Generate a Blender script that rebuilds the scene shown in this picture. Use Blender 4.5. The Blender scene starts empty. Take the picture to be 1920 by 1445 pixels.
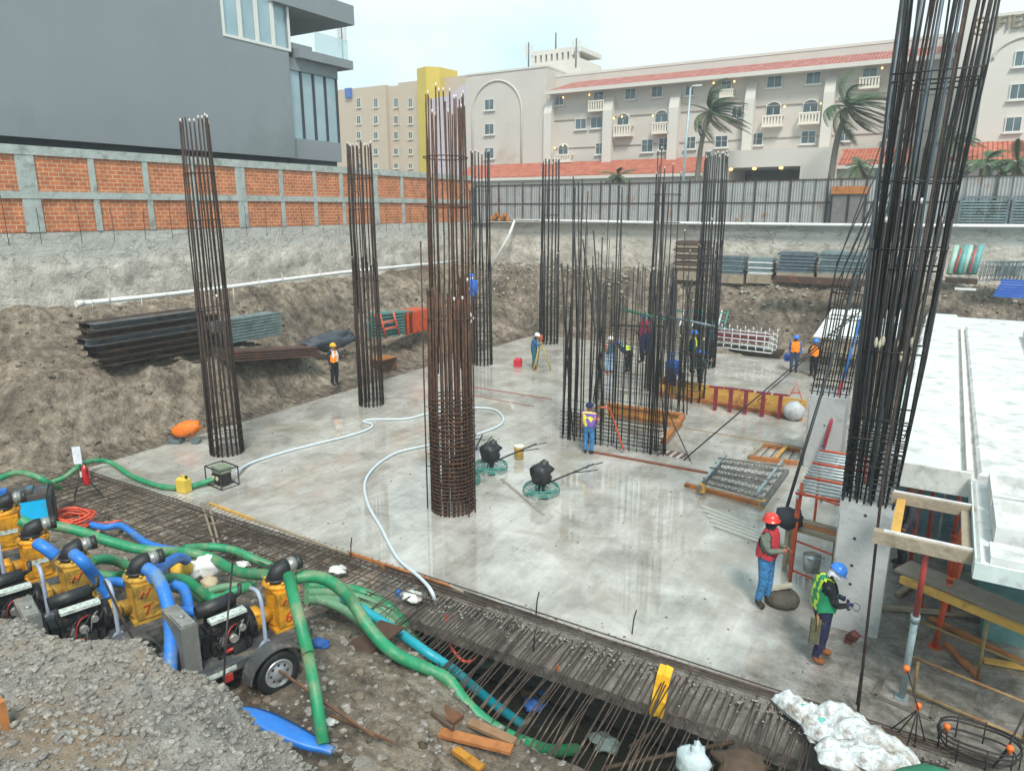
import bpy, bmesh, math, random
from mathutils import Vector, Matrix, noise as mnoise
R = math.radians
rnd = random.Random(7)
scene = bpy.context.scene
col = scene.collection

# ---------------------------------------------------------------- camera
F_PX, PITCH, YAW, CAM_H = 1340.0, R(13.84), R(31.06), 7.2
cam_d = bpy.data.cameras.new("camera")
cam = bpy.data.objects.new("camera", cam_d)
col.objects.link(cam)
cam.location = (0, 0, CAM_H)
cam.rotation_euler = (R(90) - PITCH, 0, YAW)
cam_d.sensor_width = 36
cam_d.lens = 36 * F_PX / 1920
cam_d.clip_start = 0.1
cam_d.clip_end = 3000
scene.camera = cam

# ---------------------------------------------------------------- world, sun, exposure
w = bpy.data.worlds.new("World")
scene.world = w
w.use_nodes = True
nt = w.node_tree
nt.nodes.clear()
def wn(t, **k):
    n = nt.nodes.new(t)
    for a, b in k.items(): setattr(n, a, b)
    return n
wo = wn('ShaderNodeOutputWorld'); wb = wn('ShaderNodeBackground')
sky = wn('ShaderNodeTexSky'); sky.sky_type = 'NISHITA'; sky.sun_disc = False
SUN_EL, SUN_AZ = R(52), R(-60)
sky.sun_elevation = SUN_EL; sky.sun_rotation = R(142)
sky.air_density = 1.2; sky.dust_density = 3.0
tcw = wn('ShaderNodeTexCoord')
mpw = wn('ShaderNodeMapping'); mpw.inputs['Scale'].default_value = (1, 1, 2.6)
nzw = wn('ShaderNodeTexNoise'); nzw.inputs['Scale'].default_value = 1.7; nzw.inputs['Detail'].default_value = 6
nzw.inputs['Roughness'].default_value = .55
crw = wn('ShaderNodeValToRGB')
crw.color_ramp.elements[0].position = .40; crw.color_ramp.elements[0].color = (3.4, 5.5, 6.0, 1)
crw.color_ramp.elements[1].position = .60; crw.color_ramp.elements[1].color = (6.0, 6.7, 6.8, 1)
mxw = wn('ShaderNodeMixRGB'); mxw.inputs[0].default_value = .93
nt.links.new(tcw.outputs['Generated'], mpw.inputs['Vector'])
nt.links.new(mpw.outputs[0], nzw.inputs['Vector'])
nt.links.new(nzw.outputs['Fac'], crw.inputs[0])
nt.links.new(sky.outputs[0], mxw.inputs[1]); nt.links.new(crw.outputs[0], mxw.inputs[2])
nt.links.new(mxw.outputs[0], wb.inputs[0]); wb.inputs[1].default_value = 0.095
nt.links.new(wb.outputs[0], wo.inputs[0])

sd = bpy.data.lights.new("sun", 'SUN'); sd.energy = 2.1; sd.angle = R(14); sd.color = (1, .97, .93)
so = bpy.data.objects.new("sun", sd); col.objects.link(so)
so.rotation_euler = (R(90) - SUN_EL, 0, R(38))

scene.view_settings.view_transform = 'Standard'
scene.view_settings.look = 'None'
scene.view_settings.exposure = 0.95
scene.view_settings.gamma = 1.0
scene.render.engine = 'CYCLES'

# ---------------------------------------------------------------- pixel of the photograph -> point of the site
def ray(px, py):
    a = (px - 960) / F_PX; b = -(py - 722.5) / F_PX
    f = math.cos(PITCH) + b * math.sin(PITCH); z = -math.sin(PITCH) + b * math.cos(PITCH)
    c, s = math.cos(YAW), math.sin(YAW)
    return (a * c - f * s, a * s + f * c, z)
def P(px, py, z=0):
    r = ray(px, py); k = (z - CAM_H) / r[2]; return Vector((r[0] * k, r[1] * k, z))
def PX(px, py, x):
    r = ray(px, py); k = x / r[0]; return Vector((x, r[1] * k, CAM_H + r[2] * k))
def PY(px, py, y):
    r = ray(px, py); k = y / r[1]; return Vector((r[0] * k, y, CAM_H + r[2] * k))

# ---------------------------------------------------------------- materials
def lin(c):
    if isinstance(c, str):
        c = c.lstrip('#'); c = [int(c[i:i + 2], 16) / 255 for i in (0, 2, 4)]
        c = [v / 12.92 if v <= .04045 else ((v + .055) / 1.055) ** 2.4 for v in c]
    return tuple(c)[:3]
MATS = {}
def mat(name, c, rough=.7, metal=0., var=.22, scale=6., bump=0., bscale=None, dirt=None, dirt_amt=.45, dscale=2.5,
        spec=.5, alpha=None, emit=None, trans=0., coat=0.):
    """worn surface: base colour broken up by two noises, optional patches of a second colour, bump"""
    if name in MATS: return MATS[name]
    m = bpy.data.materials.new(name); m.use_nodes = True; t = m.node_tree; N = t.nodes; L = t.links
    b = N['Principled BSDF']; c = lin(c)
    tc = N.new('ShaderNodeTexCoord')
    n1 = N.new('ShaderNodeTexNoise'); n1.inputs['Scale'].default_value = scale; n1.inputs['Detail'].default_value = 5
    n1.inputs['Roughness'].default_value = .65
    L.new(tc.outputs['Object'], n1.inputs['Vector'])
    cr = N.new('ShaderNodeValToRGB'); e = cr.color_ramp.elements
    e[0].position = .3; e[1].position = .72
    e[0].color = tuple(v * (1 - var) for v in c) + (1,); e[1].color = tuple(min(1, v * (1 + var)) for v in c) + (1,)
    L.new(n1.outputs['Fac'], cr.inputs[0]); out = cr.outputs[0]
    if dirt is not None:
        n2 = N.new('ShaderNodeTexNoise'); n2.inputs['Scale'].default_value = dscale; n2.inputs['Detail'].default_value = 8
        n2.inputs['Roughness'].default_value = .7
        L.new(tc.outputs['Object'], n2.inputs['Vector'])
        c2 = N.new('ShaderNodeValToRGB'); c2.color_ramp.elements[0].position = .62 - dirt_amt * .3
        c2.color_ramp.elements[1].position = .74 - dirt_amt * .2
        L.new(n2.outputs['Fac'], c2.inputs[0])
        mx = N.new('ShaderNodeMixRGB'); mx.inputs[2].default_value = lin(dirt) + (1,)
        L.new(c2.outputs[0], mx.inputs[0]); L.new(out, mx.inputs[1]); out = mx.outputs[0]
    L.new(out, b.inputs['Base Color'])
    b.inputs['Roughness'].default_value = rough; b.inputs['Metallic'].default_value = metal
    b.inputs['Specular IOR Level'].default_value = spec
    if coat: b.inputs['Coat Weight'].default_value = coat; b.inputs['Coat Roughness'].default_value = .15
    if trans: b.inputs['Transmission Weight'].default_value = trans
    if alpha is not None: b.inputs['Alpha'].default_value = alpha
    if emit:
        b.inputs['Emission Color'].default_value = c + (1,); b.inputs['Emission Strength'].default_value = emit
    if bump:
        n3 = N.new('ShaderNodeTexNoise'); n3.inputs['Scale'].default_value = bscale or scale * 3; n3.inputs['Detail'].default_value = 8
        L.new(tc.outputs['Object'], n3.inputs['Vector'])
        bp = N.new('ShaderNodeBump'); bp.inputs['Strength'].default_value = min(1, bump); bp.inputs['Distance'].default_value = .05
        L.new(n3.outputs['Fac'], bp.inputs['Height']); L.new(bp.outputs[0], b.inputs['Normal'])
    MATS[name] = m
    return m

# ---------------------------------------------------------------- mesh builder
def mround(v): return v
class MB:
    def __init__(s): s.v = []; s.f = []; s.mi = []; s.sm = []
    def add(s, vs, fs, m=0, smooth=False):
        o = len(s.v); s.v += [tuple(v) for v in vs]
        for f in fs: s.f.append([i + o for i in f]); s.mi.append(m); s.sm.append(smooth)
        return s
    def box(s, c, size, rot=None, m=0):
        x, y, z = [a / 2 for a in size]; c = Vector(c)
        vs = [Vector((i * x, j * y, k * z)) for i in (-1, 1) for j in (-1, 1) for k in (-1, 1)]
        if rot is not None:
            M = rot if isinstance(rot, Matrix) else Matrix.Rotation(rot, 3, 'Z')
            vs = [M @ v for v in vs]
        return s.add([v + c for v in vs], [(0, 1, 3, 2), (4, 6, 7, 5), (0, 4, 5, 1), (2, 3, 7, 6), (0, 2, 6, 4), (1, 5, 7, 3)], m)
    def bb(s, a, b, m=0):
        return s.box([(a[i] + b[i]) / 2 for i in range(3)], [abs(a[i] - b[i]) for i in range(3)], None, m)
    def beam(s, p0, p1, w, h, m=0, up=(0, 0, 1)):
        p0 = Vector(p0); p1 = Vector(p1); d = (p1 - p0); Ln = d.length; d.normalize()
        up = Vector(up)
        if abs(d.dot(up)) > .98: up = Vector((0, 1, 0))
        sx = d.cross(up).normalized(); uz = sx.cross(d).normalized()
        M = Matrix((d, sx, uz)).transposed()
        return s.box((p0 + p1) / 2, (Ln, w, h), M, m)
    def tube(s, pts, r, seg=6, m=0, smooth=True, caps=True, closed=False):
        pts = [Vector(p) for p in pts]; n = len(pts)
        rs = r if isinstance(r, (list, tuple)) else [r] * n
        t0 = (pts[1] - pts[0]).normalized()
        a = Vector((0, 0, 1)) if abs(t0.z) < .9 else Vector((1, 0, 0))
        u = t0.cross(a).normalized(); vs = []; pt = t0
        for i, p in enumerate(pts):
            if closed: t = (pts[(i + 1) % n] - pts[i - 1])
            elif i == 0: t = pts[1] - pts[0]
            elif i == n - 1: t = pts[-1] - pts[-2]
            else: t = (pts[i + 1] - p).normalized() + (p - pts[i - 1]).normalized()
            if t.length < 1e-9: t = pt
            t = t.normalized(); u = (u - t * u.dot(t))
            if u.length < 1e-6: u = t.orthogonal()
            u.normalize(); w_ = t.cross(u); pt = t
            for k in range(seg):
                an = 2 * math.pi * k / seg
                vs.append(p + (u * math.cos(an) + w_ * math.sin(an)) * rs[i])
        fs = []
        for i in range(n if closed else n - 1):
            j = (i + 1) % n
            for k in range(seg):
                k2 = (k + 1) % seg
                fs.append((i * seg + k, i * seg + k2, j * seg + k2, j * seg + k))
        s.add(vs, fs, m, smooth)
        if caps and not closed:
            o = len(s.v) - len(vs)
            s.f.append([o + k for k in range(seg)][::-1]); s.mi.append(m); s.sm.append(False)
            s.f.append([o + (n - 1) * seg + k for k in range(seg)]); s.mi.append(m); s.sm.append(False)
        return s
    def cyl(s, p0, p1, r, seg=12, m=0, r2=None):
        return s.tube([p0, p1], [r, r if r2 is None else r2], seg, m)
    def lathe(s, prof, c=(0, 0, 0), seg=16, m=0, M=None, smooth=True):
        vs = []; c = Vector(c)
        for r_, z in prof:
            for k in range(seg):
                an = 2 * math.pi * k / seg; v = Vector((r_ * math.cos(an), r_ * math.sin(an), z))
                if M is not None: v = M @ v
                vs.append(v + c)
        fs = [(i * seg + k, i * seg + (k + 1) % seg, (i + 1) * seg + (k + 1) % seg, (i + 1) * seg + k)
              for i in range(len(prof) - 1) for k in range(seg)]
        fs.append(tuple(range(seg))[::-1]); fs.append(tuple((len(prof) - 1) * seg + k for k in range(seg)))
        return s.add(vs, fs, m, smooth)
    def ell(s, c, r, m=0, seg=12, rings=8, M=None, jit=0.):
        c = Vector(c); vs = []; r = (r, r, r) if not isinstance(r, (tuple, list)) else r
        for i in range(rings + 1):
            th = math.pi * i / rings
            for k in range(seg):
                ph = 2 * math.pi * k / seg
                d = Vector((math.sin(th) * math.cos(ph), math.sin(th) * math.sin(ph), math.cos(th)))
                if jit: d *= 1 + jit * mnoise.noise(d * 2.3 + c * 3)
                v = Vector((d.x * r[0], d.y * r[1], d.z * r[2]))
                if M is not None: v = M @ v
                vs.append(v + c)
        fs = [(i * seg + k, (i + 1) * seg + k, (i + 1) * seg + (k + 1) % seg, i * seg + (k + 1) % seg)
              for i in range(rings) for k in range(seg)]
        return s.add(vs, fs, m, True)
    def prism(s, poly, ax, a, b, m=0):
        """polygon (2D) extruded along axis ax from a to b; 2D coords are the other two axes in order"""
        n = len(poly)
        def mk(p, t):
            v = list(p); v.insert(ax, t); return v
        vs = [mk(p, a) for p in poly] + [mk(p, b) for p in poly]
        fs = [tuple(range(n))[::-1], tuple(range(n, 2 * n))] + [(i, (i + 1) % n, n + (i + 1) % n, n + i) for i in range(n)]
        return s.add(vs, fs, m)
    def build(s, name, mats, parent=None, world=True):
        me = bpy.data.meshes.new(name)
        vs = s.v
        if parent is not None and world:
            Mi = tree_matrix(parent).inverted(); vs = [Mi @ Vector(v) for v in s.v]
        me.from_pydata(vs, [], s.f)
        if not isinstance(mats, (list, tuple)): mats = [mats]
        for m in mats: me.materials.append(m)
        me.polygons.foreach_set('material_index', s.mi)
        me.polygons.foreach_set('use_smooth', s.sm)
        bm = bmesh.new(); bm.from_mesh(me); bmesh.ops.recalc_face_normals(bm, faces=bm.faces); bm.to_mesh(me); bm.free()
        me.update()
        o = bpy.data.objects.new(name, me); col.objects.link(o)
        if parent is not None: o.parent = parent
        return o
def tree_matrix(o):
    M = Matrix.LocRotScale(o.location, o.rotation_euler, o.scale)
    return tree_matrix(o.parent) @ M if o.parent else M
def tag(o, label=None, cat=None, group=None, kind=None):
    if label: o['label'] = label
    if cat: o['category'] = cat
    if group: o['group'] = group
    if kind: o['kind'] = kind
    return o
def thing(name, label, cat, loc=(0, 0, 0), rz=0., group=None):
    o = bpy.data.objects.new(name, None); col.objects.link(o); o.empty_display_size = .2
    o.location = loc; o.rotation_euler = (0, 0, rz)
    return tag(o, label, cat, group)
def copy_tree(o, parent=None):
    c = o.copy(); col.objects.link(c)
    if parent is not None: c.parent = parent
    for ch in [x for x in bpy.data.objects if x.parent == o]: copy_tree(ch, c)
    return c
def cat_rom(pts, n=6):
    pts = [Vector(p) for p in pts]
    q = [pts[0] * 2 - pts[1]] + pts + [pts[-1] * 2 - pts[-2]]; out = []
    for i in range(1, len(q) - 2):
        a, b, c, d = q[i - 1:i + 3]
        for k in range(n):
            t = k / n
            out.append(.5 * (2 * b + (c - a) * t + (2 * a - 5 * b + 4 * c - d) * t * t + (3 * b - 3 * c + d - a) * t ** 3))
    out.append(pts[-1]); return out
def sstep(a, b, x):
    t = max(0., min(1., (x - a) / (b - a))); return t * t * (3 - 2 * t)
def fbm(x, y, s, oct=4, seed=0.):
    return mnoise.fractal(Vector((x * s, y * s, seed)), 1.0, 2.1, oct)
# ================================================================ SETTING
SX0, SY0, SY1 = -20.4, 10.2, 36.5          # slab: left edge, near edge, far edge
WX, WY = -28.5, 42.0                        # faces of the two retaining walls
ST = 6.35                                   # street level
def pit_edge(x):                            # y of the near lip of the water pit
    if x < -5: return 7.55 + (-5 - x) * .48
    return 7.55 - (x + 5) * .0
def zt(x, y):
    z = -.16
    n = fbm(x, y, .35, 4, 3.); n2 = fbm(x, y, 1.3, 4, 8.)
    # left bank up to the left retaining wall
    t = SX0 - x + .35 * n
    if t > 0:
        led = 2.25 - 1.5 * sstep(17, 24, y) + .9 * sstep(27, 34, y)
        h = .15 * sstep(.2, .9, t) + (led - .15) * sstep(1.1, 3.0, t) + (3.75 - led) * sstep(4.6, 7.9, t)
        h *= sstep(7.0, 11.5, y + .3 * n) * .96 + .04
        z = max(z, -.16 + h)
    # back bank
    t = y - SY1 - .15 + .3 * n
    if t > 0:
        h = .25 * sstep(0, .5, t) + 3.55 * sstep(1.7, 4.3, t)
        z = max(z, -.16 + h)
    if y < SY0 - .3:
        # pump yard: slightly raised
        z = max(z, -.16 + .55 * sstep(8.6, 7.0, y) * sstep(-4.0, -6.6, x))
        z -= .10 * n * 0
    # pit
    if x > -9.5:
        e = pit_edge(x) + .25 * n
        k = sstep(e - .1, e + .45, y) * sstep(-9.4, -8.0, x + .3 * n) * sstep(10.9, 10.5, y)
        if y > 10.5: k = 0
        z = z * (1 - k) + (-2.4) * k
    rough = .2
    if SX0 < x < 8 and SY0 - .1 < y < SY1 + .1: rough = 0.
    if y < SY0: rough = .07
    n3 = fbm(x, y, 3.6, 3, 5.)
    return z + rough * n * 1.2 + rough * .7 * n2 + rough * .35 * n3
def heightfield(name, x0, x1, y0, y1, st, f, mt, skip=None):
    nx = int((x1 - x0) / st) + 1; ny = int((y1 - y0) / st) + 1
    vs = [(x0 + i * st, y0 + j * st, f(x0 + i * st, y0 + j * st)) for j in range(ny) for i in range(nx)]
    fs = []
    for j in range(ny - 1):
        for i in range(nx - 1):
            if skip and skip(x0 + (i + .5) * st, y0 + (j + .5) * st): continue
            a = j * nx + i; fs.append((a, a + 1, a + nx + 1, a + nx))
    me = bpy.data.meshes.new(name); me.from_pydata(vs, [], fs); me.materials.append(mt)
    me.polygons.foreach_set('use_smooth', [True] * len(fs)); me.update()
    o = bpy.data.objects.new(name, me); col.objects.link(o); o['kind'] = 'structure'; return o

def ground_mat(name, cols, sc, rough=.85, bump=.6, bs=9., wet=.0, speck=None, patch=None):
    m = bpy.data.materials.new(name); m.use_nodes = True; t = m.node_tree; N = t.nodes; L = t.links; b = N['Principled BSDF']
    tc = N.new('ShaderNodeTexCoord')
    n1 = N.new('ShaderNodeTexNoise'); n1.inputs['Scale'].default_value = sc; n1.inputs['Detail'].default_value = 10; n1.inputs['Roughness'].default_value = .8
    n1.inputs['Distortion'].default_value = .15
    L.new(tc.outputs['Object'], n1.inputs['Vector'])
    cr = N.new('ShaderNodeValToRGB'); e = cr.color_ramp.elements
    k = len(cols)
    while len(e) < k: e.new(.5)
    for i, c in enumerate(cols): e[i].position = .34 + .34 * i / (k - 1); e[i].color = lin(c) + (1,)
    L.new(n1.outputs['Fac'], cr.inputs[0]); out = cr.outputs[0]
    if speck:
        v = N.new('ShaderNodeTexVoronoi'); v.inputs['Scale'].default_value = speck[1]
        L.new(tc.outputs['Object'], v.inputs['Vector'])
        c2 = N.new('ShaderNodeValToRGB'); c2.color_ramp.elements[0].position = speck[2]; c2.color_ramp.elements[0].color = (1, 1, 1, 1)
        c2.color_ramp.elements[1].position = speck[2] + .05; c2.color_ramp.elements[1].color = (0, 0, 0, 1)
        L.new(v.outputs['Distance'], c2.inputs[0])
        mx = N.new('ShaderNodeMixRGB'); mx.inputs[2].default_value = lin(speck[0]) + (1,)
        L.new(c2.outputs[0], mx.inputs[0]); L.new(out, mx.inputs[1]); out = mx.outputs[0]
    if patch:
        n5 = N.new('ShaderNodeTexNoise'); n5.inputs['Scale'].default_value = patch[1]; n5.inputs['Detail'].default_value = 7; n5.inputs['Roughness'].default_value = .65
        L.new(tc.outputs['Object'], n5.inputs['Vector'])
        c5 = N.new('ShaderNodeValToRGB'); c5.color_ramp.elements[0].position = .44; c5.color_ramp.elements[1].position = .6; c5.color_ramp.elements[1].color = (patch[2],) * 3 + (1,)
        L.new(n5.outputs['Fac'], c5.inputs[0]); m5 = N.new('ShaderNodeMixRGB'); m5.blend_type = patch[3]; m5.inputs[2].default_value = lin(patch[0]) + (1,)
        L.new(c5.outputs[0], m5.inputs[0]); L.new(out, m5.inputs[1]); out = m5.outputs[0]
    L.new(out, b.inputs['Base Color']); b.inputs['Roughness'].default_value = rough
    if wet:
        cw = N.new('ShaderNodeValToRGB'); cw.color_ramp.elements[0].position = .4; cw.color_ramp.elements[1].position = .6
        cw.color_ramp.elements[0].color = (wet,) * 3 + (1,); cw.color_ramp.elements[1].color = (rough,) * 3 + (1,)
        n4 = N.new('ShaderNodeTexNoise'); n4.inputs['Scale'].default_value = .7; L.new(tc.outputs['Object'], n4.inputs['Vector'])
        L.new(n4.outputs['Fac'], cw.inputs[0]); L.new(cw.outputs[0], b.inputs['Roughness'])
    n3 = N.new('ShaderNodeTexNoise'); n3.inputs['Scale'].default_value = bs; n3.inputs['Detail'].default_value = 12; n3.inputs['Roughness'].default_value = .7
    L.new(tc.outputs['Object'], n3.inputs['Vector'])
    bp = N.new('ShaderNodeBump'); bp.inputs['Strength'].default_value = bump; bp.inputs['Distance'].default_value = .12
    L.new(n3.outputs['Fac'], bp.inputs['Height']); L.new(bp.outputs[0], b.inputs['Normal'])
    return m
DIRT = ground_mat('damp_dirt', ['#3d342b', '#6e6252', '#968877', '#b5a896'], 2.6, .8, 1., 5., .4, ('#b9b4a8', 9., .05), ('#746759', .33, .6, 'MULTIPLY'))
GRAVEL = ground_mat('gravel', ['#6a6762', '#9c968e', '#beb8ae', '#b5a68f'], 1.4, .8, 1., 16., 0, ('#c4c0b8', 22., .16), ('#ab8f70', .55, .8, 'MIX'))
heightfield('dirt_ground', -29.2, 8.2, 4.2, 42.3, .13, zt, DIRT, lambda x, y: SX0 + .3 < x < 7.9 and SY0 + .5 < y < SY1 - .3)

def zmound(x, y):
    n = fbm(x, y, .9, 5, 1.); n2 = fbm(x, y, 5, 3, 4.)
    crest = 3.55 + .25 * math.sin(x * .9 + .6) + .25 * n
    z = (2.48 + .22 * math.exp(-((x + 6.8) / 1.6) ** 2) + .02 * (x + 8) * (x < -2)) * sstep(crest + 1.25, crest - .5, y) + .12 * n + .07 * n2
    z *= sstep(-1.2, -5.4, x + .3 * n) * .84 + .16
    return z + .25
heightfield('gravel_bank', -16.5, 2.2, -.5, 5.8, .06, zmound, GRAVEL)

# ---- slab
def slab_mat():
    m = bpy.data.materials.new('wet_slab_concrete'); m.use_nodes = True; t = m.node_tree; N = t.nodes; L = t.links; b = N['Principled BSDF']
    tc = N.new('ShaderNodeTexCoord')
    def nz(s, d=8, r=.6, dist=0., vec=None):
        n = N.new('ShaderNodeTexNoise'); n.inputs['Scale'].default_value = s; n.inputs['Detail'].default_value = d
        n.inputs['Roughness'].default_value = r; n.inputs['Distortion'].default_value = dist
        L.new(vec or tc.outputs['Object'], n.inputs['Vector']); return n.outputs['Fac']
    def ramp(src, *st):
        c = N.new('ShaderNodeValToRGB'); e = c.color_ramp.elements
        while len(e) < len(st): e.new(.5)
        for i, (p, cc) in enumerate(st):
            e[i].position = p; e[i].color = (lin(cc) if isinstance(cc, str) else (cc,) * 3) + (1,)
        L.new(src, c.inputs[0]); return c.outputs[0]
    def mix(f, a, c, mode='MIX'):
        n = N.new('ShaderNodeMixRGB'); n.blend_type = mode
        if isinstance(f, float): n.inputs[0].default_value = f
        else: L.new(f, n.inputs[0])
        L.new(a, n.inputs[1])
        if isinstance(c, str): n.inputs[2].default_value = lin(c) + (1,)
        else: L.new(c, n.inputs[2])
        return n.outputs[0]
    mp = N.new('ShaderNodeMapping'); mp.inputs['Scale'].default_value = (1.6, .22, 1); mp.inputs['Rotation'].default_value = (0, 0, .5)
    L.new(tc.outputs['Object'], mp.inputs['Vector'])
    base = ramp(nz(.7, 12, .72, .35), (.3, '#858078'), (.45, '#a8a399'), (.58, '#bfbab1'), (.74, '#d4d0c8'))
    trowel = ramp(nz(3.2, 9, .7, .5, mp.outputs[0]), (.3, .62), (.7, 1.0))
    c = mix(.7, base, trowel, 'MULTIPLY')
    c = mix(ramp(nz(.22, 6, .6, 1.5), (.56, 0.), (.66, .55)), c, '#8a7c69')         # brown silt
    # walked-on muddy corner (right front)
    sep = N.new('ShaderNodeSeparateXYZ'); L.new(tc.outputs['Object'], sep.inputs[0])
    ma = N.new('ShaderNodeMath'); ma.operation = 'MULTIPLY_ADD'; L.new(sep.outputs[0], ma.inputs[0]); ma.inputs[1].default_value = .30; ma.inputs[2].default_value = 1.62
    my = N.new('ShaderNodeMath'); my.operation = 'MULTIPLY_ADD'; L.new(sep.outputs[1], my.inputs[0]); my.inputs[1].default_value = -.075; L.new(ma.outputs[0], my.inputs[2]); ma = my
    m2 = N.new('ShaderNodeMath'); m2.operation = 'ADD'; L.new(ma.outputs[0], m2.inputs[0]); L.new(nz(.8, 6, .7), m2.inputs[1])
    mud = ramp(m2.outputs[0], (.55, 0.), (.95, 1.))
    c = mix(mud, c, ramp(nz(2.2, 12, .8, .3), (.34, '#48433c'), (.46, '#6a655d'), (.56, '#857f78'), (.68, '#a5a09a')))
    L.new(c, b.inputs['Base Color'])
    pud = ramp(nz(.33, 5, .55, .7), (.475, .01), (.515, .035), (.54, .14), (.66, .32))
    r = mix(mud, pud, '#8a8a8a')
    L.new(r, b.inputs['Roughness'])
    b.inputs['Specular IOR Level'].default_value = 1.0
    bp = N.new('ShaderNodeBump'); bp.inputs['Distance'].default_value = .012
    L.new(ramp(nz(.33, 5, .55, .7), (.45, .02), (.62, .6)), bp.inputs['Strength'])
    L.new(nz(6, 10, .7), bp.inputs['Height']); L.new(bp.outputs[0], b.inputs['Normal'])
    return m
SLAB = slab_mat()
def slab():
    b = MB(); n = 150; top = []
    # slightly ragged near edge
    xs = [SX0 + (8 - SX0) * i / n for i in range(n + 1)]
    near = [(x, SY0 + .05 * fbm(x, 0, 1.5) + .03 * fbm(x, 5, 7), 0) for x in xs]
    far = [(x, SY1, 0) for x in xs]
    vs = near + far + [(x, y, -.28) for x, y, z in near]
    fs = []
    for i in range(n):
        fs.append((i, i + 1, n + 2 + i, n + 1 + i)); fs.append((i, 2 * n + 2 + i, 2 * n + 3 + i, i + 1))
    b.add(vs, fs); b.bb((SX0 - .0, SY0 + .3, -.28), (SX0 - .004, SY1, -.004))
    o = b.build('concrete_slab', SLAB); o['kind'] = 'structure'
slab()

CONC = mat('dry_concrete', '#a7a49f', .8, var=.18, scale=1.6, bump=.35, bscale=14, dirt='#7f7b74', dirt_amt=.35, dscale=1.3)
CONC_ROUGH = mat('rough_concrete', '#6d675f', .85, var=.4, scale=4, bump=.9, bscale=9, dirt='#57504a', dirt_amt=.5, dscale=3)
# footing ledge along the near edge of the slab, hanging over the pit
def ledge():
    b = MB(); n = 160
    def prof(x):
        r = fbm(x, 2, 2.2); r2 = fbm(x, 9, 6)
        w_ = .75
        return [(SY0 + .02, -.02), (SY0 - .12, -.05 + .03 * r2), (SY0 - .2, -.12 + .03 * r), (SY0 - w_ + .05 * r, -.38 + .05 * r2),
                (SY0 - w_ + .03 * r2, -.60), (SY0 - .3, -.75), (SY0 + .6, -2.6)]
    vs = []; k = 7
    for i in range(n + 1):
        x = -9.2 + 11 * i / n
        for y, z in prof(x): vs.append((x, y, z))
    fs = [(i * k + j, i * k + j + 1, (i + 1) * k + j + 1, (i + 1) * k + j) for i in range(n) for j in range(k - 1)]
    b.add(vs, fs, 0, False)
    b.add([vs[j] for j in range(k)], [tuple(range(k))])
    o = b.build('footing_ledge', CONC_ROUGH); o['kind'] = 'structure'
ledge()
WATER = mat('muddy_water', '#2a2a24', .06, var=.15, scale=2, spec=.5)
b = MB(); b.add([(-10, 6.6, -1.9), (2.5, 6.6, -1.9), (2.5, 10.9, -1.9), (-10, 10.9, -1.9)], [(0, 1, 2, 3)])
b.build('pit_water', WATER)['kind'] = 'structure'

# ---- street level sheets (the site is a hole in it)
STREET = ground_mat('street_asphalt', ['#55534f', '#6a6863', '#7c7972'], .6, .7, .3, 8., .3)
b = MB()
b.add([(-300, 42.35, ST), (300, 42.35, ST), (300, 300, ST), (-300, 300, ST)], [(0, 1, 2, 3)])
b.add([(-300, -100, ST), (-28.85, -100, ST), (-28.85, 42.35, ST), (-300, 42.35, ST)], [(0, 1, 2, 3)])
b.build('street', STREET)['kind'] = 'structure'

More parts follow.
